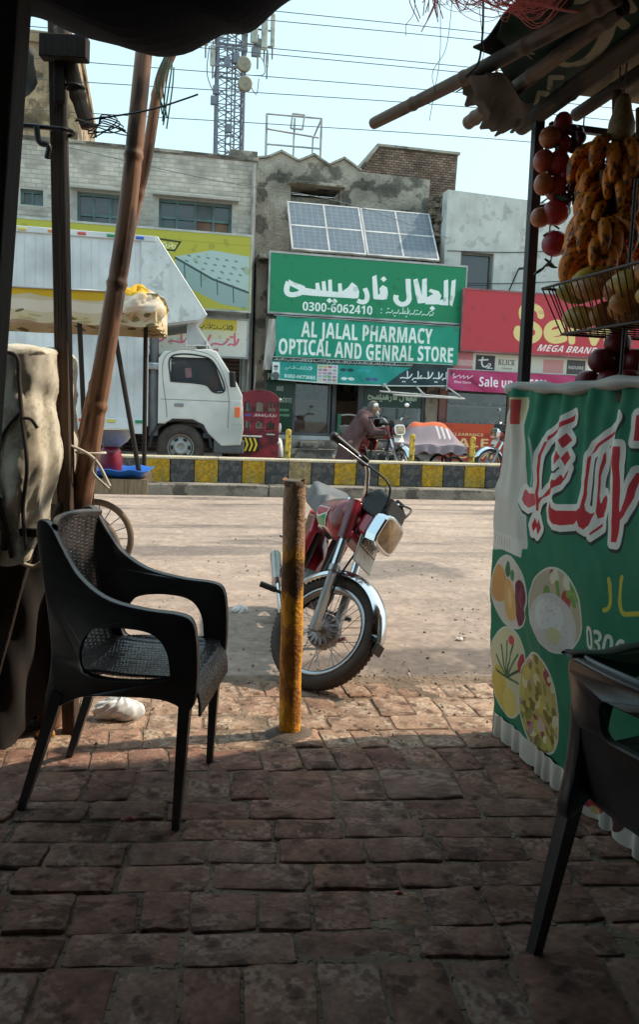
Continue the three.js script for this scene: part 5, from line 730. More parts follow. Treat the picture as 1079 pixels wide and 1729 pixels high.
  if (o.mirror) for (const s of [-1, 1]) { const mi = part('mirror', root); mesh('stem', sg([bar([0.30, 1.01, s * 0.20], [0.28, 1.16, s * 0.27], 0.006, 0.006, 6)]), blackP, mi); mesh('mirror_head', sg([xf(ball(0.042, 0, 0, 0, 0.3, 0.8, 1.15, 14, 10), 0.28, 1.19, s * 0.29)]), chrome, mi); }
  return root;
}
const bike = makeMotorcycle('red motorcycle on its side stand with front wheel turned, beside the rusty post', { steer: 45 * D });
{ // faces the camera, leaning towards its stand
  const yaw = -84 * D;                       // x forward -> towards the camera
  bike.rotation.order = 'YXZ'; bike.rotation.set(-21 * D, yaw, 0);
  bike.position.set(-0.165, 0.0, -4.78); bike.scale.setScalar(1.12);
}
{
  const b2 = makeMotorcycle('red motorcycle with mirrors and glinting headlight, held by the stooping man', { steer: -14 * D, red: [0.42, 0.03, 0.03], mirror: true });
  b2.rotation.order = 'YXZ'; b2.rotation.set(-4 * D, TH - 62 * D, 0); b2.position.set(...S(3.66, 0.37, -13.0));
  const b3 = copy(b2, 'red motorcycle parked before the orange sale banner'); b3.rotation.set(-7 * D, TH - 158 * D, 0); b3.position.set(...S(6.15, 0.37, -13.2));
}
{ // two-wheeled cart under a tied cloth
  const o = street('covered_cart', 'street cart under a grey cloth with orange and white ridge', 'cart', 4.78, 0.37, -13.7);
  const ct = canvasTex(512, 256, (g, w, h) => { g.fillStyle = '#8d7f86'; g.fillRect(0, 0, w, h); g.fillStyle = '#d4cbc9'; for (let i = 0; i < 3; i++) { g.save(); g.translate(270 + i * 30, 120); g.rotate(0.4); g.fillRect(0, -70, 12, 150); g.restore(); } g.fillStyle = '#c9623c'; g.fillRect(150, 92, 212, 40); g.fillRect(40, 104, 120, 24); g.fillStyle = '#d4cbc9'; g.fillRect(60, 128, 90, 8); grime(g, w, h, 200, '#4f4248', 0.3); });
  mesh('cover', sheet(70, 50, (a, b) => {
    const x = lerp(-0.78, 0.78, a), z = lerp(-0.42, 0.42, b), ax = Math.abs(x), az = Math.abs(z);
    const ridge = 0.93 - 0.34 * ss(0.22, 0.62, ax), tent = lerp(ridge, 0.56, ss(0.04, 0.34, az)); let y = Math.max(0.55, tent); const e = Math.max(ss(0.58, 0.66, ax), ss(0.34, 0.38, az)); y = lerp(y, 0.42 + 0.02 * Math.sin(x * 23) + 0.02 * Math.sin(z * 31), e);
    const k = 1 - 0.1 * e; return [x * k + 0.012 * Math.sin(z * 40) * e, y + 0.012 * Math.sin(x * 14 + z * 9), z * k + 0.015 * Math.sin(x * 26) * e];
  }, 0.006), print(ct, 0.8), o);
  mesh('bed', bx(-0.62, 0.60, 0.40, 0.46, -0.32, 0.32), M.wood, o);
  mesh('handle', [bar([0.58, 0.44, 0.3], [0.86, 0.50, 0.3], 0.02), bar([0.58, 0.44, -0.3], [0.86, 0.50, -0.3], 0.02)], M.wood, o);
  for (const [x, z] of [[0.36, 0.36], [0.36, -0.36], [-0.4, 0.36], [-0.4, -0.36]]) { const w = part('wheel', o); mesh('tyre', xf(torus(0.17, 0.025, 8, 26), x, 0.195, z), rubber, w); mesh('spokes', [0, 1, 2, 3].map((i) => bar([x + 0.17 * Math.cos(i * 0.785), 0.195 + 0.17 * Math.sin(i * 0.785), z], [x - 0.17 * Math.cos(i * 0.785), 0.195 - 0.17 * Math.sin(i * 0.785), z], 0.006, 0.006, 5)), M.steel, w); }
  for (const x of [-0.4, 0.36]) mesh('axle', [bar([x, 0.195, -0.36], [x, 0.195, 0.36], 0.015), bar([x, 0.195, -0.2], [x, 0.4, -0.2], 0.02), bar([x, 0.195, 0.2], [x, 0.4, 0.2], 0.02)], M.dark, o);
}
{ // the man bending over his motorcycle
  const o = street('person', 'stooping man in a mauve brown shalwar kameez leaning over a motorcycle', 'person', 3.22, 0.37, -13.0, -0.15);
  const skin = mat(0.26, 0.15, 0.10, 0.6, { map: null }), cl = mat(0.14, 0.07, 0.072, 0.85, { map: rep(T.blotch, 2), bump: rep(T.fine, 3), bs: 0.01 });
  const hd = [0.36, 1.13, 0];
  const body = (x, y, z) => {
    let d = capsule(x, y, z, [0.02, 0.62, 0], [0.24, 0.98, 0], 0.12, 0.12);
    d = smin(d, capsule(x, y, z, [0.24, 0.98, 0], [0.32, 1.07, 0], 0.06, 0.05), 0.04);
    d = smin(d, Math.hypot((x - hd[0]) / 0.085, (y - hd[1]) / 0.11, (z - hd[2]) / 0.075) * 0.085 - 0.085, 0.02);
    d = smin(d, capsule(x, y, z, [0.445, 1.12, 0], [0.462, 1.10, 0], 0.016, 0.014), 0.01);                       // nose
    for (const s of [-1, 1]) {
      d = smin(d, capsule(x, y, z, [0.22, 0.95, 0.15 * s], [0.36, 0.76, 0.19 * s], 0.05, 0.042), 0.03);
      d = smin(d, capsule(x, y, z, [0.36, 0.76, 0.19 * s], [0.60, 0.74, 0.20 * s], 0.042, 0.030), 0.02);
      d = smin(d, capsule(x, y, z, [0.60, 0.74, 0.20 * s], [0.67, 0.735, 0.20 * s], 0.034, 0.022), 0.015);
      d = smin(d, capsule(x, y, z, [0.0, 0.58, 0.09 * s], [0.05, 0.30, 0.10 * s], 0.085, 0.06), 0.03);
      d = smin(d, capsule(x, y, z, [0.05, 0.30, 0.10 * s], [-0.02, 0.05, 0.11 * s], 0.06, 0.04), 0.02);
      d = smin(d, capsule(x, y, z, [-0.03, 0.035, 0.11 * s], [0.13, 0.028, 0.12 * s], 0.035, 0.028), 0.02);
      d = smin(d, Math.hypot((x - 0.35) / 0.7, y - 1.125, (z - 0.078 * s)) - 0.02, 0.01);
    }
    return d;
  };
  mesh('body', implicit(0.22, 0.62, 0, 0.66, 88, body), skin, o);
  const tunic = (x, y, z) => {
    const sway = 0.02 * Math.sin(z * 30 + y * 6);
    let d = capsule(x, y, z, [0.01, 0.60, 0], [0.235, 0.975, 0], 0.155, 0.15);
    d = smin(d, capsule(x, y, z, [-0.02, 0.30, 0], [0.0, 0.62, 0], 0.19 + sway, 0.15), 0.06);
    for (const s of [-1, 1]) { d = smin(d, capsule(x, y, z, [0.21, 0.95, 0.15 * s], [0.36, 0.76, 0.19 * s], 0.075, 0.062), 0.04); d = smin(d, capsule(x, y, z, [0.36, 0.76, 0.19 * s], [0.50, 0.745, 0.198 * s], 0.060, 0.05), 0.03); }
    return Math.max(d, 0.18 - y);
  };
  mesh('tunic', implicit(0.2, 0.66, 0, 0.60, 80, tunic), cl, o);
  const trous = (x, y, z) => { let d = 9; for (const s of [-1, 1]) d = Math.min(d, smin(capsule(x, y, z, [0, 0.5, 0.09 * s], [0.05, 0.28, 0.10 * s], 0.11, 0.10), capsule(x, y, z, [0.05, 0.28, 0.10 * s], [-0.01, 0.09, 0.11 * s], 0.10, 0.075), 0.03)); return Math.max(d, 0.075 - y); };
  mesh('trousers', implicit(0.02, 0.3, 0, 0.34, 48, trous), cl, o);
  const hair = (x, y, z) => Math.max(Math.hypot((x - hd[0] + 0.006) / 0.093, (y - hd[1] - 0.008) / 0.117, z / 0.083) * 0.088 - 0.088, (x - hd[0]) * 0.6 - (y - hd[1]) + 0.02 + (x < hd[0] - 0.04 ? -0.05 : 0));
  mesh('hair', implicit(0.36, 1.13, 0, 0.14, 40, hair), mat(0.19, 0.17, 0.15, 0.9), o);
  mesh('beard', implicit(0.40, 1.06, 0, 0.11, 32, (x, y, z) => Math.hypot((x - 0.415) / 0.05, (y - 1.055) / 0.055, z / 0.055) * 0.05 - 0.05), mat(0.42, 0.40, 0.37, 0.95, { map: null }), o);
}

// ---------------------------------------------------------------- the shelter the picture is taken from
const bambooT = dataTex(128, 1024, (x, y) => { const n = fbm(x * 30, y * 5, 1e4, 4), m = fbm(x * 4 + 5, y * 9, 1e4, 4); const k = 0.70 + 0.40 * (n - 0.4) - 0.35 * ss(0.5, 0.7, m); return [k, k * 0.92, k * 0.86]; });
const bambooM = mat(0.56, 0.33, 0.21, 0.5, { map: rep(bambooT, 4, 0.6), bump: rep(T.fibre, 4, 0.6), bs: 0.001 }), bambooGrey = mat(0.30, 0.24, 0.19, 0.75, { map: rep(bambooT, 4, 0.6), bump: rep(T.fibre, 4, 0.6), bs: 0.0015 });
// bamboo: a taper with swollen nodes every so often
function bambooGeo(pts, r0, r1, spacing, off = 0.1, n = 120) {
  const c = new THREE.CatmullRomCurve3(pts.map((p) => V(...p)), false, 'centripetal'), L = c.getLength();
  const g = taper(pts, (t) => { const d = ((t * L + off) % spacing) / spacing, q = Math.min(d, 1 - d) * spacing; return lerp(r0, r1, t) * (1 + 0.13 * Math.exp(-Math.pow(q / 0.012, 2)) - 0.05 * Math.exp(-Math.pow((q - 0.024) / 0.012, 2))); }, n, 14);
  const uv = g.attributes.uv; for (let i = 0; i < uv.count; i++) uv.setXY(i, uv.getX(i) * 2 * Math.PI * r0, uv.getY(i) * L); return g;
}
const darkWood = mat(0.045, 0.030, 0.024, 0.9, { map: rep(T.wood, 8, 1.2), bump: rep(T.fibre, 8, 1.2), bs: 0.004 }), weathered = mat(0.19, 0.13, 0.085, 0.85, { map: rep(T.wood, 8, 1.2), bump: rep(T.fibre, 8, 1.2), bs: 0.004 });
{
  const dk = mat(0.05, 0.045, 0.05, 0.95, { bump: rep(T.cloth, 6), bs: 0.001 }), wall = mat(0.07, 0.045, 0.035, 0.95, { map: rep(T.stain, 0.7), bump: rep(T.pits, 1), bs: 0.02 });
  const edge = (x) => -3.05 - 0.2 * x;  // unseen roof edge, reach set to block sky light from the floor
  const r = thing('shelter_roof', 'dark tarpaulin roof of the tea shelter stretched overhead', 'roof');
  mesh('tarpaulin', sheet(40, 24, (a, b) => { const x = lerp(-2.7, 4.6, a); return [x, 3.02 + 0.05 * Math.sin(x * 2.1) + 0.04 * Math.sin(b * 9 + x) * (1 - b), lerp(2.4, edge(x), b)]; }, 0.01), dk, r);
  for (const x of [-1.6, -0.3, 1.0, 2.4, 3.8]) mesh('rafter', bar([x, 2.90, 2.3], [x, 2.90, edge(x) + 0.1], 0.04, 0.035, 10), darkWood, r);
  for (const [a, b, c, d, e, nm] of [[-2.75, 4.65, 2.4, 2.6, 2.9, 'back'], [-2.85, -2.65, -1.9, 2.39, 2.9, 'left'], [4.5, 4.7, -2.2, 2.39, 2.9, 'right']]) { const w = thing('added_shade_wall', nm === 'back' ? 'unseen brown back wall added to darken the shelter' : nm === 'left' ? 'unseen brown side wall added to block sky light behind the covered stand' : 'unseen brown side wall added to darken the shelter behind the fruit stall', 'wall', [(a + b) / 2, 0, (c + d) / 2]); mesh('masonry', bx(-(b - a) / 2, (b - a) / 2, -0.05, e, -(d - c) / 2, (d - c) / 2), wall, w); }  // unseen walls, added dark and sized to keep the floor dim
  // rolled dark cloth sagging from the roof edge
  const a = thing('rolled_awning', 'dark blue rolled awning cloth sagging from the roof edge', 'awning');
  const pts = [[-1.55, 2.70, -2.36], [-0.95, 2.645, -2.46], [-0.57, 2.60, -2.56], [-0.36, 2.665, -2.6], [-0.15, 2.80, -2.62], [0.02, 3.0, -2.6]];
  const g = taper(pts, (t) => 0.155 + 0.035 * Math.sin(t * 2.6 + 0.4) + 0.008 * Math.sin(t * 40), 90, 40, 0.85); { const p = g.attributes.position; for (let i = 0; i < p.count; i++) { const x = p.getX(i), y = p.getY(i), z = p.getZ(i), k = 0.014 * Math.sin(14 * x + 30 * y + 9 * z) + 0.012 * (fbm(x * 7 + 20, y * 9 + z * 9 + 20, 1e4, 3) - 0.5); p.setXYZ(i, x, y + k, z + k); } g.computeVertexNormals(); }
  mesh('cloth', g, mat(0.035, 0.038, 0.06, 0.95, { bump: rep(T.cloth, 30, 10), bs: 0.001 }), a, { keep: true });
  mesh('tie', [tube([[-0.95, 3.0, -2.46], [-0.95, 2.84, -2.36]], 0.006), tube([[-0.3, 3.0, -2.62], [-0.3, 2.83, -2.6]], 0.006)], M.black, a);
}
{ // posts
  const p1 = thing('timber_post', 'thick dark timber post leaning in front of the covered stand', 'post', [-0.907, 0, -2.2]);
  mesh('beam', xf(box(0.115, 3.0, 0.10, 0, 1.49, 0, 0, 0, -4.5 * D, 0.01), 0, 0, 0), darkWood, p1);
  const p2 = thing('slim_post', 'slim dark timber post with a sunlit edge behind the covered stand', 'post', [-1.045, 0, -3.36]); p2.scale.set(1.15, 1, 1.15);
  mesh('beam', [box(0.048, 2.95, 0.06, 0, 1.47, 0, 0, 0, 1.0 * D, 0.006)], mat(0.13, 0.085, 0.06, 0.85, { map: rep(T.wood, 8, 1.2), bump: rep(T.fibre, 8, 1.2), bs: 0.004 }), p2);
  mesh('cross_piece', box(0.155, 0.085, 0.05, 0.02, 2.70, 0.06, 0, 0, -0.02, 0.006), darkWood, p2); mesh('nailed_strip', box(0.034, 0.18, 0.02, -0.002, 2.60, 0.045, 0, 0, 0, 0.004), darkWood, p2);
  mesh('hanging_cloth', sheet(14, 14, (a, b) => [-0.26 + 0.2 * a, 2.28 + 0.40 * b + 0.28 * a * (1 - b), 0.10 + 0.02 * Math.sin(a * 12 + b * 4)], 0.003), mat(0.22, 0.21, 0.18, 0.9), p2);
  const s = thing('bamboo_stub', 'short pale bamboo end lashed to the slim post below the cross piece', 'bamboo', [-1.005, 2.51, -3.34]); s.scale.setScalar(1.15);
  mesh('cane', bambooGeo([[-0.03, 0.24, 0.02], [0.0, 0.09, 0.0], [0.045, -0.06, -0.02]], 0.028, 0.024, 0.13, 0.05, 50), bambooGrey, s); mesh('lashing', xf(torus(0.03, 0.006, 6, 16), 0.005, 0.06, 0, Math.PI / 2), M.black, s);
  const w = mesh('tangled_wire', [tube([[-0.99, 2.45, -3.32], [-0.83, 2.475, -3.32], [-0.70, 2.51, -3.34], [-0.57, 2.57, -3.38], [-0.53, 2.585, -3.38]], 0.0038, 40, 5), ...[0, 1, 2, 3, 4].map((i) => tube([[-0.90, 2.44, -3.32], [-0.93 - i * 0.012, 2.39 + i * 0.014, -3.32 + i * 0.01], [-0.87 + i * 0.014, 2.42 + 0.024 * Math.sin(i * 3), -3.32], [-0.83 + 0.012 * i, 2.465 - i * 0.014, -3.33], [-0.89, 2.475 - i * 0.007, -3.32]], 0.0026, 30, 5, true))], M.black); tag(w, 'tangled black wire strung between the slim post and the bamboo pole', 'wire');
  const r = thing('tie_rope', 'black rope knotted round the slim post at the height of the parapet', 'rope', [-1.045, 2.425, -3.34]); r.scale.setScalar(1.15); mesh('cord', [tube([[-0.20, 0.0, 0.03], [-0.1, -0.006, 0.04], [0.01, -0.012, 0.04]], 0.008, 16, 6), tube([[-0.07, -0.01, 0.05], [-0.06, -0.06, 0.05], [-0.03, -0.07, 0.05], [-0.035, -0.11, 0.05]], 0.010, 20, 6), xf(torus(0.036, 0.007, 6, 20), 0, -0.01, 0, Math.PI / 2)], M.black, r);
  const b1 = thing('bamboo_pole', 'thick reddish bamboo pole leaning beside the chair', 'bamboo', [-1.125, 0, -3.42]); b1.scale.set(1.115, 1, 1.115);
  mesh('cane', bambooGeo([[-0.005, 0.0, 0.0], [0.11, 0.92, 0.0], [0.149, 1.19, 0.0], [0.218, 1.67, 0.0], [0.276, 2.09, 0.0], [0.334, 2.74, 0.0], [0.358, 3.02, 0.0]], 0.045, 0.028, 0.50, 0.12, 220), bambooM, b1);
  const b2 = thing('thin_bamboo_pole', 'thinner bamboo pole crossing behind the thick one, green string at its top', 'bamboo', [-1.07, 0, -3.54]); b2.scale.set(1.12, 1, 1.12);
  mesh('cane', bambooGeo([[-0.15, 0.0, 0.0], [-0.004, 0.93, -0.01], [0.019, 1.08, -0.01], [0.063, 1.334, -0.01], [0.145, 1.732, -0.01], [0.222, 2.143, -0.01], [0.271, 2.38, -0.01], [0.321, 2.704, -0.01], [0.362, 2.81, -0.01], [0.42, 3.0, -0.01]], 0.030, 0.018, 0.40, 0.12, 200), bambooM, b2);
  mesh('green_string', [0, 1, 2, 3, 4, 5].map((i) => tube([[0.345 + i * 0.006, 2.78 - i * 0.01, 0.03], [0.315 + i * 0.012, 2.66, 0.045], [0.345 + 0.01 * Math.sin(i * 4), 2.56 - i * 0.014, 0.04]], 0.0028, 14, 5)), mat(0.05, 0.17, 0.12, 0.8, { map: null }), b2);
  mesh('white_cord', [xf(torus(0.052, 0.005, 6, 24), 0.105, 1.18, 0.107, Math.PI / 2, 0, 0.2), tube([[-0.02, 1.23, 0.17], [0.09, 1.19, 0.165], [0.14, 1.15, 0.165], [0.19, 1.05, 0.165]], 0.006, 20, 6), tube([[0.14, 1.16, 0.165], [0.13, 1.11, 0.175], [0.19, 1.04, 0.175]], 0.005, 20, 6)], mat(0.6, 0.55, 0.48, 0.85, { map: null }), b2);
}
{ // covered stand: patterned cloth over a load, roped, on a dark timber trestle
  const o = thing('covered_stand', 'stand heaped under a white patterned cloth tied with dark rope', 'stand', [-1.335, 0, -3.36]); o.scale.set(1.14, 1.03, 1.14);
  const pat = dataTex(512, 512, (x, y) => { const n = fbm(x * 4, y * 4, 4, 5), leaf = 0.3 * ss(0.60, 0.66, fbm(x * 40 + 3, y * 40, 40, 2)) * ss(0.48, 0.56, fbm(x * 5 + 7, y * 5 + 2, 5, 3)), dirt = ss(0.58, 0.72, fbm(x * 6 + 11, y * 6, 6, 4)); const k = 0.92 + 0.10 * (n - 0.5); return [k - 0.26 * leaf - 0.06 * dirt, k * 0.96 - 0.27 * leaf - 0.07 * dirt, k * 0.89 - 0.26 * leaf - 0.09 * dirt]; });
  const cm = mat(0.85, 0.83, 0.79, 0.9, { map: rep(pat, 2.2), bump: rep(T.cloth, 12), bs: 0.0006 }); cm.side = THREE.DoubleSide;
  // closed lumpy surface: superellipse in plan, straight sides with hanging folds
  const coverAt = (a, b) => {
    const t = a * 2 * Math.PI, c = Math.cos(t), s = Math.sin(t), k = 1 / Math.pow(Math.abs(c) ** 7 + Math.abs(s) ** 7, 1 / 7); let r, y;
    const crease = Math.pow(Math.abs(Math.sin(t * 3.5 + 0.4)), 6), crease2 = Math.pow(Math.abs(Math.sin(t * 6.0 + 1.9)), 8);
    if (b > 0.80) { const q = (b - 0.80) / 0.20; r = Math.pow(Math.cos(q * Math.PI / 2), 0.7) * 0.97; y = 1.49 + 0.05 * Math.sin(q * Math.PI / 2) + 0.045 * (fbm(c * r * 3 + 4, s * r * 3 + 4, 1e4, 4) - 0.5) + 0.03 * c * r; }
    else { const q = b / 0.80; y = lerp(0.74 + 0.07 * Math.sin(t * 2 + 0.6) + 0.05 * Math.sin(t * 5), 1.49 + 0.03 * c, q); r = 0.97 - 0.13 * ss(1.15, 0.80, y) * (0.6 + 0.4 * Math.sin(t * 2)) + (0.05 * crease + 0.04 * crease2) * (1 - 0.75 * q) - 0.05 * Math.exp(-Math.pow((y - 1.30 - 0.1 * s) / 0.05, 2)) + 0.05 * Math.exp(-Math.pow((y - 1.16 + 0.1 * s) / 0.07, 2)) * Math.max(0, c); }
    r += 0.07 * (fbm(c * 2.6 + 9 + y * 2, s * 2.6 + 9 + y * 3.5, 1e4, 5) - 0.5); { const tri = (v) => Math.abs(v - Math.floor(v) - 0.5) * 2, f1 = tri(t * 1.9 + 0.9 * y + 0.3 * Math.sin(y * 7)), f2 = tri(t * 3.4 - 1.3 * y); r += b > 0.8 ? 0 : (0.085 * (f1 * f1 - 0.4) + 0.045 * (f2 * f2 - 0.4)) * (1 - 0.6 * b / 0.8); }
    { const n1 = fbm(c * 5 + 20 + y * 1.5, s * 5 + 20 + y * 6, 1e4, 4); r += 0.13 * (0.25 - Math.abs(n1 - 0.5)) - 0.03; }
    return [0.255 * c * k * r, y, 0.24 * s * k * r];
  };
  mesh('cover', sheet(200, 110, coverAt, 0.004, false), cm, o);
  mesh('side_drape', sheet(24, 40, (a, b) => { const y = lerp(0.62, 1.28, b); return [-0.14 + 0.13 * a + 0.06 * b * a, y - 0.10 * a * (1 - b), 0.285 - 0.05 * b + 0.035 * Math.sin(a * 9 + b * 3) + 0.03 * Math.sin(b * 7)]; }, 0.004, false), cm, o);
  const rope = mat(0.05, 0.035, 0.03, 0.9, { map: null });
  const onCover = (l, out = 1.05) => l.map(([u, v]) => { const q = coverAt(u, v); return [q[0] * out, q[1] + 0.004, q[2] * out]; });
  mesh('rope', [tube(onCover([[0.36, 0.84], [0.27, 0.85], [0.19, 0.83], [0.155, 0.79], [0.15, 0.70], [0.147, 0.55], [0.143, 0.38], [0.14, 0.2], [0.136, 0.04]]), 0.007, 90, 6), tube(onCover([[0.30, 0.56], [0.24, 0.44], [0.20, 0.32], [0.175, 0.20], [0.165, 0.10], [0.16, 0.03]]), 0.007, 60, 6), tube(onCover([[0.185, 0.26], [0.18, 0.20], [0.17, 0.13], [0.172, 0.06]], 1.05), 0.012, 24, 6), tube(onCover([[0.147, 0.56], [0.135, 0.55], [0.125, 0.51]], 1.05), 0.006, 14, 6), tube(onCover([[0.149, 0.58], [0.17, 0.52], [0.185, 0.44]], 1.03), 0.005, 20, 6)], rope, o);
  const dk = mat(0.035, 0.026, 0.022, 0.95, { rep: 3 });
  mesh('dark_wrap', sheet(60, 24, (a, b) => { const t = a * 2 * Math.PI, y = lerp(0.04 + 0.05 * Math.sin(t * 3 + 1), 0.95, b); const r = 0.82 + 0.06 * Math.sin(t * 6 + b * 7) + 0.03 * Math.sin(t * 11 - b * 13) - 0.30 * (1 - b) * (0.5 + 0.5 * Math.sin(t * 2 + 1)); return [0.25 * Math.cos(t) * r + 0.03, y, 0.22 * Math.sin(t) * r]; }, 0.006, false), dk, o);
  for (const [x0, z0, x1, z1, w] of [[0.16, 0.10, -0.02, 0.18, 0.085], [0.20, -0.10, 0.13, -0.14, 0.05], [-0.16, 0.16, 0.06, 0.22, 0.06], [-0.18, -0.12, -0.16, -0.16, 0.06], [-0.02, 0.05, 0.0, 0.06, 0.10]]) { const A = V(x0, 0.86, z0), B = V(x1, 0.0, z1), d = A.clone().sub(B), g = box(w, d.length(), w * 0.7, 0, 0, 0, 0, 0, 0, 0.006); g.applyQuaternion(new THREE.Quaternion().setFromUnitVectors(V(0, 1, 0), d.clone().normalize())); g.translate((A.x + B.x) / 2, (A.y + B.y) / 2, (A.z + B.z) / 2); mesh('leg', g, darkWood, o); }
  mesh('brace', [xf(box(0.32, 0.05, 0.03, 0, 0, 0, 0, 0, 0.7, 0.005), -0.10, 0.50, 0.19)], darkWood, o); mesh('table_board', bx(-0.24, 0.24, 0.84, 0.87, -0.2, 0.2), darkWood, o);
  mesh('tassel', [tube([[0.14, 0.74, 0.16], [0.20, 0.72, 0.16], [0.235, 0.74, 0.16], [0.24, 0.70, 0.16]], 0.008, 16, 6)], mat(0.45, 0.38, 0.3, 0.8, { map: null }), o);
}
{ // litter
  const bag = (name, label, x, z, s, sd, m, cat) => tag(mesh(name, xf((() => { const g = grid(40, 24, (a, b) => { const t = a * 6.2832, p = b * Math.PI, r = 1 + 0.9 * (fbm(Math.cos(t) * 2.2 + sd, Math.sin(t) * 2.2 + b * 3 + sd, 1e4, 4) - 0.5) + 0.22 * Math.abs(Math.sin(t * 5 + b * 11 + sd)); return [Math.cos(t) * Math.sin(p) * 0.092 * r * s, Math.max(0.004, (0.035 - Math.cos(p) * 0.045 * r * (1 + 0.5 * Math.exp(-Math.pow((t - 1.0) / 0.5, 2)))) * s), Math.sin(t) * Math.sin(p) * 0.05 * r * s]; }); return g; })(), x, 0.002, z, 0, 0.1), m), label, cat);
  bag('plastic_bag', 'crumpled white plastic bag lying on the sunlit bricks behind the chair', -0.845, -3.54, 1, 3, mat(0.80, 0.80, 0.80, 0.35, { map: null }), 'bag');
  bag('plastic_bag', 'small crumpled white bag on the road beyond the chair arm', -0.53, -5.55, 0.55, 9, mat(0.78, 0.76, 0.74, 0.35, { map: null }), 'bag');
  bag('paper_scrap', 'tiny pink paper scrap on the bricks by the chair leg', -0.60, -2.62, 0.22, 5, mat(0.55, 0.22, 0.22, 0.7, { map: null }), 'litter');
  bag('wrapper', 'crumpled orange wrapper on the bricks by the covered stand', -1.10, -3.30, 0.4, 13, mat(0.62, 0.30, 0.08, 0.5, { map: null }), 'litter');
  bag('wrapper', 'small white wrapper lying alone on the open road', 0.90, -5.05, 0.22, 21, mat(0.8, 0.76, 0.66, 0.5, { map: null }), 'litter');
  bag('bottle_cap', 'tiny red cap on the shaded bricks', 0.27, -2.25, 0.1, 2, mat(0.5, 0.02, 0.03, 0.4, { map: null }), 'litter');
  bag('white_sack', 'white sack at the foot of the covered stand', -1.53, -3.45, 1.5, 31, mat(0.66, 0.66, 0.66, 0.6), 'sack');
}
{ // rusty yellow post
  const t = dataTex(256, 512, (x, y) => { // x round the pipe, y up it
    const n = fbm(x * 6, y * 12, 1e4, 5), f = fbm(x * 20, y * 40, 1e4, 3), Y = y * 1.1;
    const top = ss(0.76, 0.86, Y + 0.35 * (n - 0.5)), band = ss(0.60, 0.66, Y + 0.2 * (n - 0.5)) * ss(0.80, 0.72, Y + 0.2 * (n - 0.5)), rust = 0.85 * ss(0.50, 0.66, n + 0.35 * (f - 0.5));
    let c = [0.93, 0.64, 0.16]; const r = [0.56, 0.33, 0.18], k = [0.36, 0.25, 0.19], br = [0.68, 0.54, 0.46];
    c = c.map((v, i) => lerp(v, r[i], rust * 0.75)); c = c.map((v, i) => lerp(v, k[i], band * 0.88)); c = c.map((v, i) => lerp(v, br[i], top * 0.9)); const g = 0.8 + 0.4 * f; return c.map((v) => v * g);
  });
  const o = thing('rusty_post', 'rusty yellow steel pipe post set in the brick edge beside the motorcycle', 'post', [-0.095, 0, -3.43]);
  const g = grid(40, 80, (a, b) => { const q = a * 6.2832, r = 0.047 + 0.0012 * Math.sin(q * 3 + b * 20) - 0.004 * Math.exp(-Math.pow((b - 0.97) / 0.02, 2)) + (b > 0.985 ? 0.006 * Math.sin(q * 5) : 0); return [r * Math.cos(q) - 0.012 * b, b * (1.095 + 0.012 * Math.sin(q * 2 + 1)), r * Math.sin(q)]; });
  mesh('pipe', g, mat(1, 1, 1, 0.75, { map: t, bump: rep(T.pits, 2, 6), bs: 0.004 }), o, { keep: true });
  mesh('mortar_plug', lathe([[0.0, 1.085], [0.03, 1.10], [0.046, 1.092], [0.044, 1.07]], 24).translate(-0.012, 0, 0), mat(0.45, 0.38, 0.32, 0.95, { bump: rep(T.pits, 6), bs: 0.006 }), o);
  mesh('mortar_collar', lathe([[0.05, 0.025], [0.075, 0.018], [0.11, 0.003], [0.14, -0.01]], 24), mat(0.42, 0.33, 0.26, 0.95, { bump: rep(T.pits, 5), bs: 0.012 }), o);
}
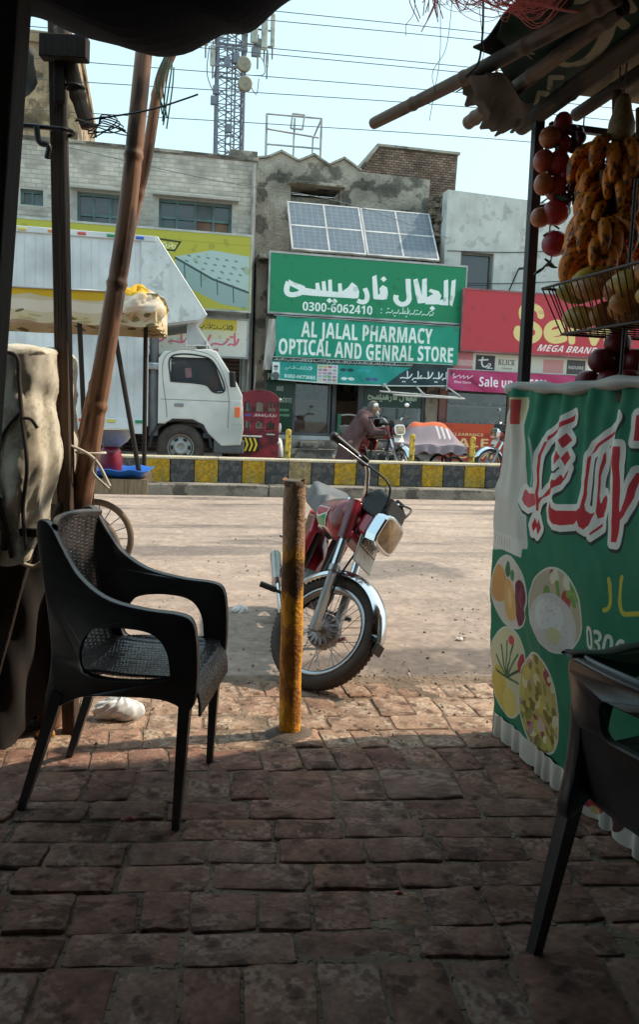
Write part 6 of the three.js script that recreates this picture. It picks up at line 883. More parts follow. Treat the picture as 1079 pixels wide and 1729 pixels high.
// ---------------------------------------------------------------- moulded plastic armchairs, x forward, z to the right
function makeChair(label, o = {}) {
  const root = thing('plastic_armchair', label, 'chair'), top = o.top ?? 0.985, plast = mat(0.082, 0.070, 0.068, 0.28, { map: rep(T.blotch, 3) }), seatM = plast;
  const weave = (s, t) => { const c = Math.floor(s / 0.026), d = (t / 0.0135 + (c % 2) * 0.5), q = Math.abs((s / 0.026 - c) * 2 - 1), e = Math.abs((d - Math.floor(d)) * 2 - 1); return 0.0045 * (1 - Math.pow(q, 4)) * (1 - Math.pow(e, 2.5)); };
  const hw = (x) => 0.275 - 0.055 * ss(0.12, -0.24, x);
  const rim = [[-0.185, top], [-0.125, lerp(0.72, top, 0.66)], [-0.07, lerp(0.72, top, 0.38)], [0.03, 0.755 + (top - 0.985) * 0.1], [0.18, 0.722], [0.30, 0.712], [0.335, 0.70], [0.352, 0.665]];
  const outline = [[-0.212, top], ...rim, [0.356, 0.45], [0.335, 0.405], [0.29, 0.425], [0.24, 0.438], [0.05, 0.437], [-0.06, 0.42], [-0.13, 0.385], [-0.19, 0.36], [-0.175, 0.46], [-0.165, 0.56], [-0.185, 0.75]];
  const hole = [[-0.065, 0.53], [-0.055, 0.59], [-0.02, 0.642], [0.03, 0.66], [0.19, 0.655], [0.235, 0.63], [0.262, 0.585], [0.272, 0.52], [0.272, 0.505], [-0.045, 0.497]];
  const smooth = (pts) => new THREE.CatmullRomCurve3(pts.map((p) => V(p[0], p[1], 0)), true, 'centripetal').getPoints(90).map((p) => [p.x, p.y]);
  for (const s of [-1, 1]) {
    const g = ext(smooth(outline), 0.026, { holes: [smooth(hole)], bevel: 0.007 }); // bend inwards towards the back
    const p = g.attributes.position; for (let i = 0; i < p.count; i++) { const x = p.getX(i), y = p.getY(i); p.setZ(i, s * (hw(x) - 0.026 + p.getZ(i) + 0.02 * (y - 0.5))); } if (s < 0) { for (let i = 0; i < p.count; i += 3) for (const at of [p]) { const a = [at.getX(i + 1), at.getY(i + 1), at.getZ(i + 1)]; at.setXYZ(i + 1, at.getX(i + 2), at.getY(i + 2), at.getZ(i + 2)); at.setXYZ(i + 2, ...a); } }
    const q = toCreasedNormals(g, 0.6); q.userData = { keep: false }; mesh('side_frame', fin(q), plast, root);
  }
  // backrest: woven shell, concave; the smooth chair has a plain one with a slot
  if (o.smooth) {
    const w = hw(-0.2) - 0.004, rp = (a, b, y0, y1, r) => { const P = []; for (const [cx, cy, q] of [[b - r, y1 - r, 0], [a + r, y1 - r, 1], [a + r, y0 + r, 2], [b - r, y0 + r, 3]]) for (let i = 0; i <= 5; i++) { const t = (q + i / 5) * Math.PI / 2; P.push([cx + r * Math.cos(t), cy + r * Math.sin(t)]); } const D2 = []; P.forEach((p, i) => { const n = P[(i + 1) % P.length]; for (let k = 0; k < 6; k++) D2.push([lerp(p[0], n[0], k / 6), lerp(p[1], n[1], k / 6)]); }); return D2; };
    const g = ext(rp(-w, w, 0.40, top, 0.05), 0.014, { holes: [rp(-w + 0.12, w - 0.12, 0.585, 0.685, 0.035)], bevel: 0.004 }), p = g.attributes.position;
    for (let i = 0; i < p.count; i++) { const k = p.getX(i) / w, y = p.getY(i), q = (y - 0.4) / (top - 0.4); p.setXYZ(i, lerp(-0.145, -0.225, q) + 0.035 * Math.pow(Math.abs(k), 2.2) - p.getZ(i), y, p.getX(i)); }
    mesh('backrest', fin(toCreasedNormals(g, 0.7)), plast, root);
  } else mesh('backrest', sheet(170, 150, (a, b) => {
    const k = a * 2 - 1, y = lerp(0.44, top - 0.012 * k * k, b), x0 = lerp(-0.135, -0.200, ss(0, 1, b)) - 0.03 * Math.sin(b * 3), w = hw(-0.2) + 0.014 * (y - 0.5) - 0.012, z = k * w, x = x0 + 0.05 * Math.pow(Math.abs(k), 2.2);
    const inside = b < 0.97 && Math.abs(k) < 0.96; return [x + (o.smooth ? 0 : inside ? weave(z + 1, y) : 0.004), y, z];
  }, -0.010, false), o.smooth ? plast : seatM, root);
  mesh('top_rail', tube([-1, -0.6, -0.2, 0.2, 0.6, 1].map((k) => [-0.209 + 0.05 * Math.pow(Math.abs(k), 2.2), top - 0.012 * k * k, k * (hw(-0.2) + 0.006)]), 0.011, 40, 8), plast, root);
  // seat: woven pan with rolled front
  mesh('seat', sheet(190, 150, (a, b) => {
    const k = b * 2 - 1, q = a; let x, y; if (q < 0.8) { x = lerp(-0.15, 0.34, q / 0.8); y = 0.475 - 0.012 * Math.sin(Math.PI * q / 0.8) * (1 - k * k); } else { const f = (q - 0.8) / 0.2; x = 0.34 + 0.035 * Math.sin(f * Math.PI / 2) - 0.01 * f; y = 0.475 - 0.10 * (f * f * 0.6 + f * 0.4); }
    const z = k * (hw(x) - 0.028); const h = weave(z + 1, (q < 0.8 ? x : 0.34 + (q - 0.8) * 0.55) + 1); return [x + (q > 0.86 ? h : 0), y + (q > 0.86 ? 0 : h) + 0.02 * Math.pow(Math.abs(k), 6) * (q < 0.8 ? 1 : 0), z];
  }, 0.008, false), seatM, root);
  // legs: tapered angle section
  for (const s of [-1, 1]) for (const f of [1, 0]) {
    const A = f ? V(0.325, 0.44, s * 0.262) : V(-0.145, 0.42, s * 0.222), B = f ? V(0.302, 0.0, s * 0.280) : V(o.foot ?? -0.285, 0.0, s * 0.225), d = A.clone().sub(B), L = d.length();
    const g = box(1, L, 1, 0, 0, 0); const p = g.attributes.position; for (let i = 0; i < p.count; i++) { const t = p.getY(i) / L + 0.5, w = lerp(0.026, 0.042, t); p.setX(i, p.getX(i) * w); p.setZ(i, p.getZ(i) * lerp(0.028, 0.04, t)); }
    g.computeVertexNormals(); g.applyQuaternion(new THREE.Quaternion().setFromUnitVectors(V(0, 1, 0), d.normalize())); g.translate((A.x + B.x) / 2, (A.y + B.y) / 2, (A.z + B.z) / 2); g.userData = { keep: false }; mesh('leg', g, plast, root);
  }
  return root;
}
{
  const c1 = makeChair('dark brown woven plastic armchair standing sideways before the bamboo poles');
  c1.scale.set(0.93, 1, 0.97); c1.position.set(-0.695, 0.004, -2.87); c1.rotation.y = -4 * D;
  const c2 = makeChair('smooth black plastic armchair pulled up to the green stall banner', { top: 0.745, smooth: true, foot: -0.235 });
  c2.scale.setScalar(1.07); c2.rotation.y = 24 * D; c2.position.set(0.925, 0.004, -1.885);
}

// ---------------------------------------------------------------- fruit and shake stall on the right; local x into the stall, z along its front towards the camera
const SA = 14 * D, SO = [0.822, 0, -3.51];
const stallAt = (x, y, z) => [SO[0] + Math.cos(SA) * x + Math.sin(SA) * z, y, SO[2] - Math.sin(SA) * x + Math.cos(SA) * z];
const inStall = (name, label, category, x, y, z, turn = 0, group) => thing(name, label, category, stallAt(x, y, z), SA + turn, group);
const SHAKE=[[[0.482,1.405],[0.476,1.381],[0.425,1.356],[0.373,1.328],[0.336,1.302],[0.334,1.319],[0.357,1.33],[0.392,1.366],[0.437,1.381]],[[0.32,1.297],[0.337,1.3],[0.315,1.247],[0.309,1.196],[0.305,1.144],[0.304,1.097],[0.318,1.073],[0.302,1.03],[0.285,1.028],[0.28,1.065],[0.283,1.108],[0.287,1.185],[0.294,1.245]],[[0.301,1.067],[0.316,1.056],[0.341,1.084],[0.373,1.096],[0.403,1.107],[0.417,1.125],[0.468,1.148],[0.488,1.172],[0.499,1.207],[0.48,1.188],[0.476,1.171],[0.457,1.184],[0.436,1.159],[0.416,1.162],[0.4,1.13],[0.373,1.119],[0.337,1.088],[0.316,1.081]],[[0.177,1.102],[0.211,1.088],[0.276,1.094],[0.278,1.051],[0.228,1.032],[0.186,1.041],[0.162,1.06],[0.165,1.092]],[[0.77,1.399],[0.745,1.351],[0.717,1.325],[0.676,1.297],[0.639,1.269],[0.633,1.264],[0.649,1.296],[0.692,1.32],[0.727,1.347]],[[0.633,1.264],[0.62,1.256],[0.614,1.202],[0.608,1.139],[0.602,1.084],[0.591,1.056],[0.595,1.029],[0.605,1.01],[0.634,1.003],[0.659,1.022],[0.669,1.05],[0.679,1.07],[0.66,1.062],[0.632,1.07],[0.622,1.09],[0.625,1.122],[0.628,1.188],[0.635,1.249]],[[0.707,1.28],[0.696,1.268],[0.69,1.215],[0.685,1.154],[0.684,1.109],[0.683,1.071],[0.696,1.05],[0.727,1.061],[0.739,1.093],[0.739,1.126],[0.727,1.136],[0.713,1.12],[0.708,1.104],[0.701,1.105],[0.695,1.129],[0.699,1.193],[0.709,1.246]],[[0.403,1.078],[0.418,1.055],[0.451,1.048],[0.583,1.063],[0.596,1.076],[0.601,1.037],[0.575,1.014],[0.488,0.998],[0.434,0.997],[0.404,1.012],[0.396,1.044]],[[0.723,1.038],[0.722,1.027],[0.677,0.99],[0.67,0.992],[0.687,1.01]],[[0.752,1.3],[0.798,1.302],[0.816,1.196],[0.827,1.088],[0.838,1.097],[0.865,1.179],[0.882,1.222],[0.9,1.224],[0.892,1.146],[0.855,1.081],[0.833,1.064],[0.826,1.023],[0.816,0.987],[0.785,0.984],[0.786,1.069],[0.784,1.157]],[[0.85,1.403],[0.875,1.41],[0.886,1.324],[0.855,1.323]],[[0.454,1.335],[0.488,1.31],[0.45,1.28],[0.425,1.308]],[[0.417,1.271],[0.443,1.246],[0.409,1.215],[0.393,1.245]],[[0.473,1.272],[0.5,1.247],[0.47,1.215],[0.446,1.242]],[[0.28,1.0],[0.303,0.975],[0.279,0.943],[0.265,0.969]],[[0.312,1.0],[0.336,0.968],[0.312,0.937],[0.296,0.967]]];
{
  const s = inStall('fruit_stall', 'fruit and shake stall wrapped in a printed green banner', 'stall', 0, 0, 0);
  const bt = canvasTex(1840, 1248, (g, w, h) => {
    const X = (v) => (v + 0.1) / 2.3 * w, Y = (v) => (1.56 - v) / 1.56 * h, K = w / 2.3;      // 800 px per metre
    g.fillStyle = '#067452'; g.fillRect(0, 0, w, h);
    for (let i = 0; i < 26; i++) { g.globalAlpha = 0.25; g.fillStyle = i % 2 ? '#077e5a' : '#056847'; g.beginPath(); g.ellipse(rnd() * w, rnd() * h, rr(60, 260), rr(30, 120), rnd() * 3, 0, 7); g.fill(); } g.globalAlpha = 1;
    // milk jug print at the far end
    g.fillStyle = '#cfc9bd'; g.beginPath(); g.moveTo(X(0.0), Y(1.46)); g.lineTo(X(0.15), Y(1.46)); g.lineTo(X(0.17), Y(1.2)); g.lineTo(X(0.25), Y(0.87)); g.lineTo(X(-0.1), Y(0.81)); g.lineTo(X(-0.1), Y(1.15)); g.closePath(); g.fill();
    g.fillStyle = '#c9b98a'; g.fillRect(X(0.0), Y(1.47), 0.14 * K, 0.10 * K); g.fillStyle = '#b8352c'; g.beginPath(); g.moveTo(X(0.055), Y(1.46)); g.lineTo(X(0.10), Y(1.46)); g.lineTo(X(0.11), Y(1.36)); g.lineTo(X(0.045), Y(1.36)); g.fill();
    g.strokeStyle = '#8fb5a6'; g.lineWidth = 0.018 * K; g.beginPath(); g.moveTo(X(0.20), Y(1.3)); g.quadraticCurveTo(X(0.26), Y(1.34), X(0.26), Y(1.2)); g.lineTo(X(0.22), Y(1.0)); g.stroke(); g.fillStyle = '#7f2335'; g.beginPath(); g.ellipse(X(-0.075), Y(1.22), 0.03 * K, 0.10 * K, 0, 0, 7); g.fill();
    g.fillStyle = '#d8d3c9'; g.fillRect(X(-0.08), Y(0.90), 0.30 * K, 0.07 * K); g.strokeStyle = '#9a958b'; g.lineWidth = 3; for (let i = 0; i < 7; i++) { g.beginPath(); g.moveTo(X(-0.06 + i * 0.025), Y(0.885)); g.lineTo(X(-0.065 + i * 0.028), Y(0.845)); g.stroke(); }
    // red lettering with a broad white outline
    const poly = (p) => { g.beginPath(); p.forEach((q, i) => (i ? g.lineTo(X(q[0]), Y(q[1])) : g.moveTo(X(q[0]), Y(q[1])))); g.closePath(); };
    g.lineJoin = 'round'; for (const [c, lw, dx] of [['#06291f', 0.050, 6], ['#e9e4da', 0.044, 0]]) { g.strokeStyle = c; g.lineWidth = lw * K * 1.1; g.save(); g.translate(dx, dx); for (const p of SHAKE) { poly(p); g.stroke(); } g.restore(); }
    g.fillStyle = '#e9e4da'; for (const p of SHAKE) { poly(p); g.fill(); } SHAKE.forEach((p, i) => { g.fillStyle = i === 3 ? '#d05058' : '#c40f22'; poly(p); g.fill(); });
    g.strokeStyle = '#d6cfc2'; g.lineWidth = 0.044 * K; for (const [x, hh] of [[1.05, 0.4], [1.22, 0.42], [1.45, 0.36], [1.7, 0.4]]) { g.beginPath(); g.moveTo(X(x), Y(1.40)); g.quadraticCurveTo(X(x + 0.02), Y(1.2), X(x + 0.07), Y(1.40 - hh)); g.lineWidth = 0.09 * K; g.strokeStyle = '#d6cfc2'; g.stroke(); g.lineWidth = 0.05 * K; g.strokeStyle = '#b01a28'; g.stroke(); }
    // small slogan and number
    g.strokeStyle = '#c9b93a'; g.lineWidth = 0.016 * K; g.lineCap = 'round'; g.beginPath(); g.moveTo(X(0.80), Y(0.86)); g.quadraticCurveTo(X(0.85), Y(0.77), X(0.80), Y(0.755)); g.moveTo(X(0.865), Y(0.88)); g.quadraticCurveTo(X(0.86), Y(0.77), X(0.90), Y(0.765)); g.lineTo(X(0.99), Y(0.79)); g.stroke(); scribble(g, X(1.0), X(1.5), Y(0.78), 0.09 * K, '#c9b93a', 15);
    g.fillStyle = '#d9d6cb'; g.font = `bold ${0.115 * K}px sans-serif`; g.save(); g.translate(X(0.705), Y(0.60)); g.scale(0.85, 1); g.fillText('0306615', 0, 0); g.restore();
    // round food pictures
    const disc = (x, y, rx, ry, fill, inner) => { g.save(); g.beginPath(); g.ellipse(X(x), Y(y), rx * K, ry * K, 0, 0, 7); g.fillStyle = fill; g.fill(); g.clip(); inner((a, b) => [X(x + a * rx), Y(y + b * ry)], rx * K, ry * K); g.restore(); g.strokeStyle = '#d3cdbf'; g.lineWidth = 7; g.beginPath(); g.ellipse(X(x), Y(y), rx * K, ry * K, 0, 0, 7); g.stroke(); };
    const el = (c, p, a, b, r = 0) => { g.fillStyle = c; g.beginPath(); g.ellipse(p[0], p[1], a, b, r, 0, 7); g.fill(); };
    disc(0.10, 0.665, 0.175, 0.15, '#cfc5b8', (p, a, b) => { el('#d49a58', p(-0.62, 0.1), a * 0.42, b * 0.55, 0.3); el('#dba864', p(-0.05, -0.25), a * 0.36, b * 0.6, -0.2); el('#e6bd80', p(-0.1, -0.2), a * 0.12, b * 0.3, -0.2); el('#6d1f38', p(0.6, -0.2), a * 0.34, b * 0.7, 0.2); el('#8d3550', p(0.66, 0.0), a * 0.08, b * 0.3, 0.2); el('#2f6b3c', p(-0.1, 0.62), a * 0.16, b * 0.24, 0.4); el('#39774a', p(0.2, 0.5), a * 0.18, b * 0.15, -0.5); });
    disc(0.485, 0.68, 0.19, 0.155, '#b9a98f', (p, a, b) => { for (let i = 0; i < 16; i++) el(['#6f9440', '#9fb257', '#b03a34', '#d9d0b4', '#86a24c'][i % 5], p(rr(-0.9, 0.9), rr(0.25, 1)), a * rr(0.06, 0.2), b * rr(0.1, 0.3), rnd() * 3); el('#c9c3bb', p(-0.05, -0.35), a * 0.86, b * 0.72); el('#d6d1ca', p(-0.2, -0.2), a * 0.5, b * 0.4); el('#c6bf8f', p(0.05, -0.62), a * 0.25, b * 0.2); for (let i = 0; i < 40; i++) el('#a49e94', p(rr(-0.8, 0.8), rr(-0.9, 0.3)), 3, 2); });
    disc(0.105, 0.32, 0.165, 0.19, '#d0c69b', (p, a, b) => { el('#c9b24f', p(-0.4, -0.5), a * 0.5, b * 0.55); el('#d8c468', p(0.2, -0.7), a * 0.4, b * 0.4); for (let i = 0; i < 14; i++) { g.strokeStyle = i % 2 ? '#31573a' : '#4c7a4a'; g.lineWidth = 8; const q = p(0.05, -0.1), e = p(0.05 + Math.cos(i * 0.45) * 0.7, -0.1 + Math.abs(Math.sin(i * 0.45)) * 0.8); g.beginPath(); g.moveTo(...q); g.lineTo(...e); g.stroke(); } el('#b0303a', p(0.75, 0.35), a * 0.2, b * 0.25); el('#c9434a', p(0.1, 0.75), a * 0.15, b * 0.1); });
    disc(0.385, 0.285, 0.175, 0.195, '#b9a65c', (p, a, b) => { for (let i = 0; i < 90; i++) el(['#c9b85a', '#d9cf9a', '#8f8a3a', '#9c4046', '#b98a8f', '#e0d8b8', '#7d6b33'][Math.floor(rnd() * 7)], p(rr(-1, 1), rr(-1, 1)), a * rr(0.06, 0.2), b * rr(0.05, 0.16), rnd() * 3); for (let i = 0; i < 6; i++) { g.strokeStyle = '#d9b8b8'; g.lineWidth = 5; g.beginPath(); g.arc(...p(-0.1, -0.3), a * (0.08 + i * 0.05), 0.3, 1.8); g.stroke(); } });
    g.globalAlpha = 0.9; for (let i = 0; i < 900; i++) { g.globalAlpha = 0.25 * rnd(); g.fillStyle = rnd() > 0.6 ? '#a9b8aa' : '#06261d'; g.fillRect(rnd() * w, rnd() * h, rr(1, 7), rr(1, 5)); } g.globalAlpha = 1;
  });
  // banner: slightly slack, wrapped over the corner, gathered at the top
  mesh('banner', sheet(150, 60, (a, b) => { const y = lerp(0.10, 1.50, b), sl = 0.075 * Math.sin(Math.PI * clamp(b)) * ss(0.25, 0, a), z = lerp(-0.012 - sl, 2.2, a); const pl = (0.012 * Math.sin(z * 34 + b * 3) + 0.007 * Math.sin(z * 71)) * ss(0.55, 1, b) + 0.012 * Math.sin(z * 5 + y * 3) + 0.006 * Math.sin(z * 13 + y * 11); const cr = fbm(z * 4 + y * 5 + 30, y * 2.2 - z * 1.5 + 30, 1e4, 4), wr = 0.05 * (0.25 - Math.abs(cr - 0.5)) - 0.010; return [-0.03 + pl - wr - 0.02 * Math.sin(Math.PI * b), y + (b > 0.9 ? 0.008 * Math.sin(z * 40) : 0), z]; }, -0.003), print(bt, 0.7), s);
  { const g = s.children[s.children.length - 1].geometry, p = g.attributes.position, uv = g.attributes.uv; for (let i = 0; i < uv.count; i++) uv.setXY(i, (p.getZ(i) + 0.1) / 2.3, p.getY(i) / 1.56); }
  const white = mat(0.60, 0.57, 0.52, 0.85, { rep: 2 });
  mesh('hem_roll', taper(Array.from({ length: 14 }, (_, i) => [-0.03 + 0.01 * Math.sin(i * 2), 1.505 + 0.008 * Math.sin(i * 1.7), -0.05 + i * 0.175]), (t) => 0.022 + 0.004 * Math.sin(t * 60), 120, 10), white, s);
  // pleated fringe with the lower printed skirt
  const sk = canvasTex(1024, 96, (g, w, h) => { g.fillStyle = '#cfc7ba'; g.fillRect(0, 0, w, h); const el = (c, x, y, a, b) => { g.fillStyle = c; g.beginPath(); g.ellipse(x / 2.2 * w, y * h, a, b, 0.3, 0, 7); g.fill(); }; for (const x of [0.76, 1.3, 1.85]) { el('#b3343c', x, 0.45, 22, 34); el('#a32b36', x + 0.06, 0.55, 18, 28); el('#c9a96a', x + 0.03, 0.8, 12, 8); el('#4a2a1e', x + 0.17, 0.5, 20, 38); el('#3a4a22', x + 0.14, 0.15, 12, 14); } });
  mesh('fringe', sheet(300, 8, (a, b) => { const z = a * 2.2, zz = z + 0.03 * Math.sin(z * 11) + 0.015 * Math.sin(z * 29), sc = 0.012 * Math.abs(Math.sin(zz * 40)) + 0.010 * (fbm(z * 9, 3, 1e4, 3) - 0.5), wd = z > 0.62 ? 0.16 : 0.09; return [-0.03 + 0.011 * Math.sin(zz * 80) * (1 - 0.6 * b) * (0.6 + 0.8 * fbm(z * 5, 9, 1e4, 2)) + 0.006 * Math.sin(z * 9), lerp(0.008 + sc, 0.008 + wd * (z > 0.62 ? 1 : 1.1), b), z]; }, -0.002), print(sk, 0.85), s);
  // body: carcass, counter top, posts, roof frame
  mesh('carcass', [bx(0.0, 1.25, 0.12, 1.44, 0.0, 0.04), bx(0.0, 1.25, 0.12, 1.44, 2.14, 2.18), bx(0.0, 0.03, 0.12, 1.44, 0.041, 2.139), bx(1.22, 1.25, 0.12, 1.44, 0.041, 2.139)], M.wood, s);
  mesh('counter_top', bx(-0.01, 1.28, 1.441, 1.48, -0.02, 2.2, 0.008), M.wood, s);
  for (const [x, z] of [[0.05, 0.1], [1.2, 0.1], [0.05, 2.08], [1.2, 2.08]]) mesh('foot', bx(x - 0.04, x + 0.04, 0, 0.12, z - 0.04, z + 0.04), M.dark, s);
  const pm = mat(0.03, 0.032, 0.034, 0.5, { rep: 4 });
  for (const [x, z, lx] of [[0.025, 0.0, -0.02], [1.22, -0.03, 0], [-0.008, 2.16, 0], [1.22, 2.16, 0]]) { const g = bx(x - 0.021, x + 0.021, 0, 2.60, z - 0.021, z + 0.021, 0.006); const p = g.attributes.position; for (let i = 0; i < p.count; i++) p.setX(i, p.getX(i) + lx * clamp((p.getY(i) - 1.2) / 1.4)); mesh('post', g, pm, s); }
  for (const z of [0.62]) mesh('thin_rod', bar([0.06, 1.481, z], [0.06, 2.2, z], 0.006, 0.006, 8), pm, s);
  mesh('eave_beam', bambooGeo([[0.0, 2.60, -0.14], [-0.01, 2.61, 0.9], [-0.02, 2.60, 2.35]], 0.036, 0.033, 0.5, 0.1, 120), mat(0.10, 0.085, 0.07, 0.8, { map: rep(bambooT, 4, 0.6) }), s);
  mesh('roof_beam', bambooGeo([[0.17, 2.62, 0.0], [0.20, 2.66, 1.0], [0.22, 2.68, 2.3]], 0.026, 0.024, 0.45, 0.2, 100), mat(0.14, 0.11, 0.08, 0.8, { map: rep(bambooT, 4, 0.6) }), s);
  mesh('roof_beam', bambooGeo([[1.2, 2.62, -0.2], [1.2, 2.64, 1.0], [1.2, 2.62, 2.3]], 0.034, 0.03, 0.45, 0.2, 80), bambooGrey, s);
  mesh('cross_rail', bx(0.03, 1.2, 2.535, 2.56, 0.04, 0.065), pm, s);
  // bamboo rafters with bare ends sticking out over the walkway
  mesh('rafter', bambooGeo([[-0.595, 2.60, -0.32], [-0.41, 2.61, 0.24], [-0.2, 2.64, 0.85]], 0.024, 0.028, 0.30, 0.03, 100), bambooGrey, s); mesh('rafter', bambooGeo([[-0.225, 2.60, -0.175], [-0.20, 2.61, 0.13], [-0.15, 2.64, 0.8]], 0.028, 0.028, 0.42, 0.36, 80), bambooGrey, s);
  mesh('rafter', bambooGeo([[-0.2, 2.64, 1.45], [0.5, 2.68, 1.45], [1.3, 2.66, 1.45]], 0.026, 0.028, 0.36, 0.1, 80), bambooGrey, s);
  // green printed sheet that forms the eave, patched cloth over the top, pale cloth lining
  const et = canvasTex(1024, 256, (g, w, h) => { g.fillStyle = '#0c3a2d'; g.fillRect(0, 0, w, h); g.strokeStyle = '#b9b49c'; g.lineCap = 'round'; g.lineJoin = 'round'; const P = (lw, pts) => { g.lineWidth = lw; g.beginPath(); g.moveTo(...pts[0]); for (const p of pts.slice(1)) p.length === 2 ? g.lineTo(...p) : g.quadraticCurveTo(...p); g.stroke(); };
    P(16, [[90, 236], [110, 214], [130, 236]]); P(14, [[40, 244], [60, 226], [76, 246]]); P(26, [[170, 190], [180, 252, 300, 200], [380, 150]]); P(16, [[330, 214], [350, 120], [320, 60]]); P(14, [[360, 200], [400, 110], [410, 60]]); P(24, [[470, 150], [480, 210, 580, 170], [660, 110]]); P(18, [[620, 190], [640, 90], [620, 40]]); P(10, [[120, 120], [130, 90], [150, 110]]); P(20, [[730, 150], [760, 210, 860, 150], [930, 100]]); P(14, [[900, 180], [910, 90]]); grime(g, w, h, 300, '#04140f', 0.4); });
  mesh('eave_sheet', sheet(60, 20, (a, b) => { const z = lerp(-0.14, 2.35, a); return [lerp(0.02, -0.38 - 0.03 * Math.sin(z * 3), b), 2.655 + 0.04 * b + 0.015 * Math.sin(z * 8 + b * 4), z + 0.42 * b * ss(0.7, -0.15, z)]; }, -0.003), print(et, 0.7), s);
  const dkc = mat(0.05, 0.045, 0.05, 0.95, { rep: 2 }), tatter = mat(0.12, 0.105, 0.09, 0.95, { bump: rep(T.cloth, 8), bs: 0.001 });
  mesh('roof_cover', sheet(60, 40, (a, b) => { const z = lerp(-0.08, 2.4, b), x = lerp(-0.42 + 0.03 * Math.sin(z * 5), 1.4, a); return [x, 2.79 + 0.04 * Math.sin(x * 6) + 0.03 * Math.sin(z * 9 + x * 3) - 0.07 * ss(-0.1, -0.40, x), z + 0.42 * ss(0.7, -0.2, z) * ss(0.1, -0.40, x)]; }, 0.008), dkc, s);
  mesh('torn_cloth', sheet(40, 30, (a, b) => { const A = [-0.43, 0.18], B = [-0.43, 0.42], C = [0.0, -0.20], E = [-0.10, 0.16]; const x = lerp(lerp(A[0], C[0], a), lerp(B[0], E[0], a), b), z = lerp(lerp(A[1], C[1], a), lerp(B[1], E[1], a), b); const fr = (1 - b) * (0.03 * Math.sin(a * 23) + 0.02 * Math.sin(a * 51)); return [x + 0.02 * Math.sin(b * 9) * (1 - a), 2.575 + 0.02 * Math.sin(a * 8 + b * 5) - 0.05 * (1 - b) * Math.sin(a * Math.PI) * 0.6, z + fr]; }, 0.004, false), tatter, s);
  mesh('red_rag', sheet(10, 10, (a, b) => [-0.22 + 0.10 * a, 2.64 + 0.09 * b - 0.03 * a, 0.05 + 0.04 * Math.sin(a * 5 + b * 3)], 0.003), mat(0.42, 0.10, 0.06, 0.9, { map: null }), s);
  mesh('lining', sheet(30, 30, (a, b) => [lerp(0.06, 1.25, a), 2.685 - 0.02 * Math.sin(a * Math.PI) + 0.02 * Math.sin(b * 14 + a * 5), lerp(0.02, 2.3, b)], 0.003), mat(0.36, 0.31, 0.22, 0.95, { map: rep(T.stain, 1.2) }), s);
}
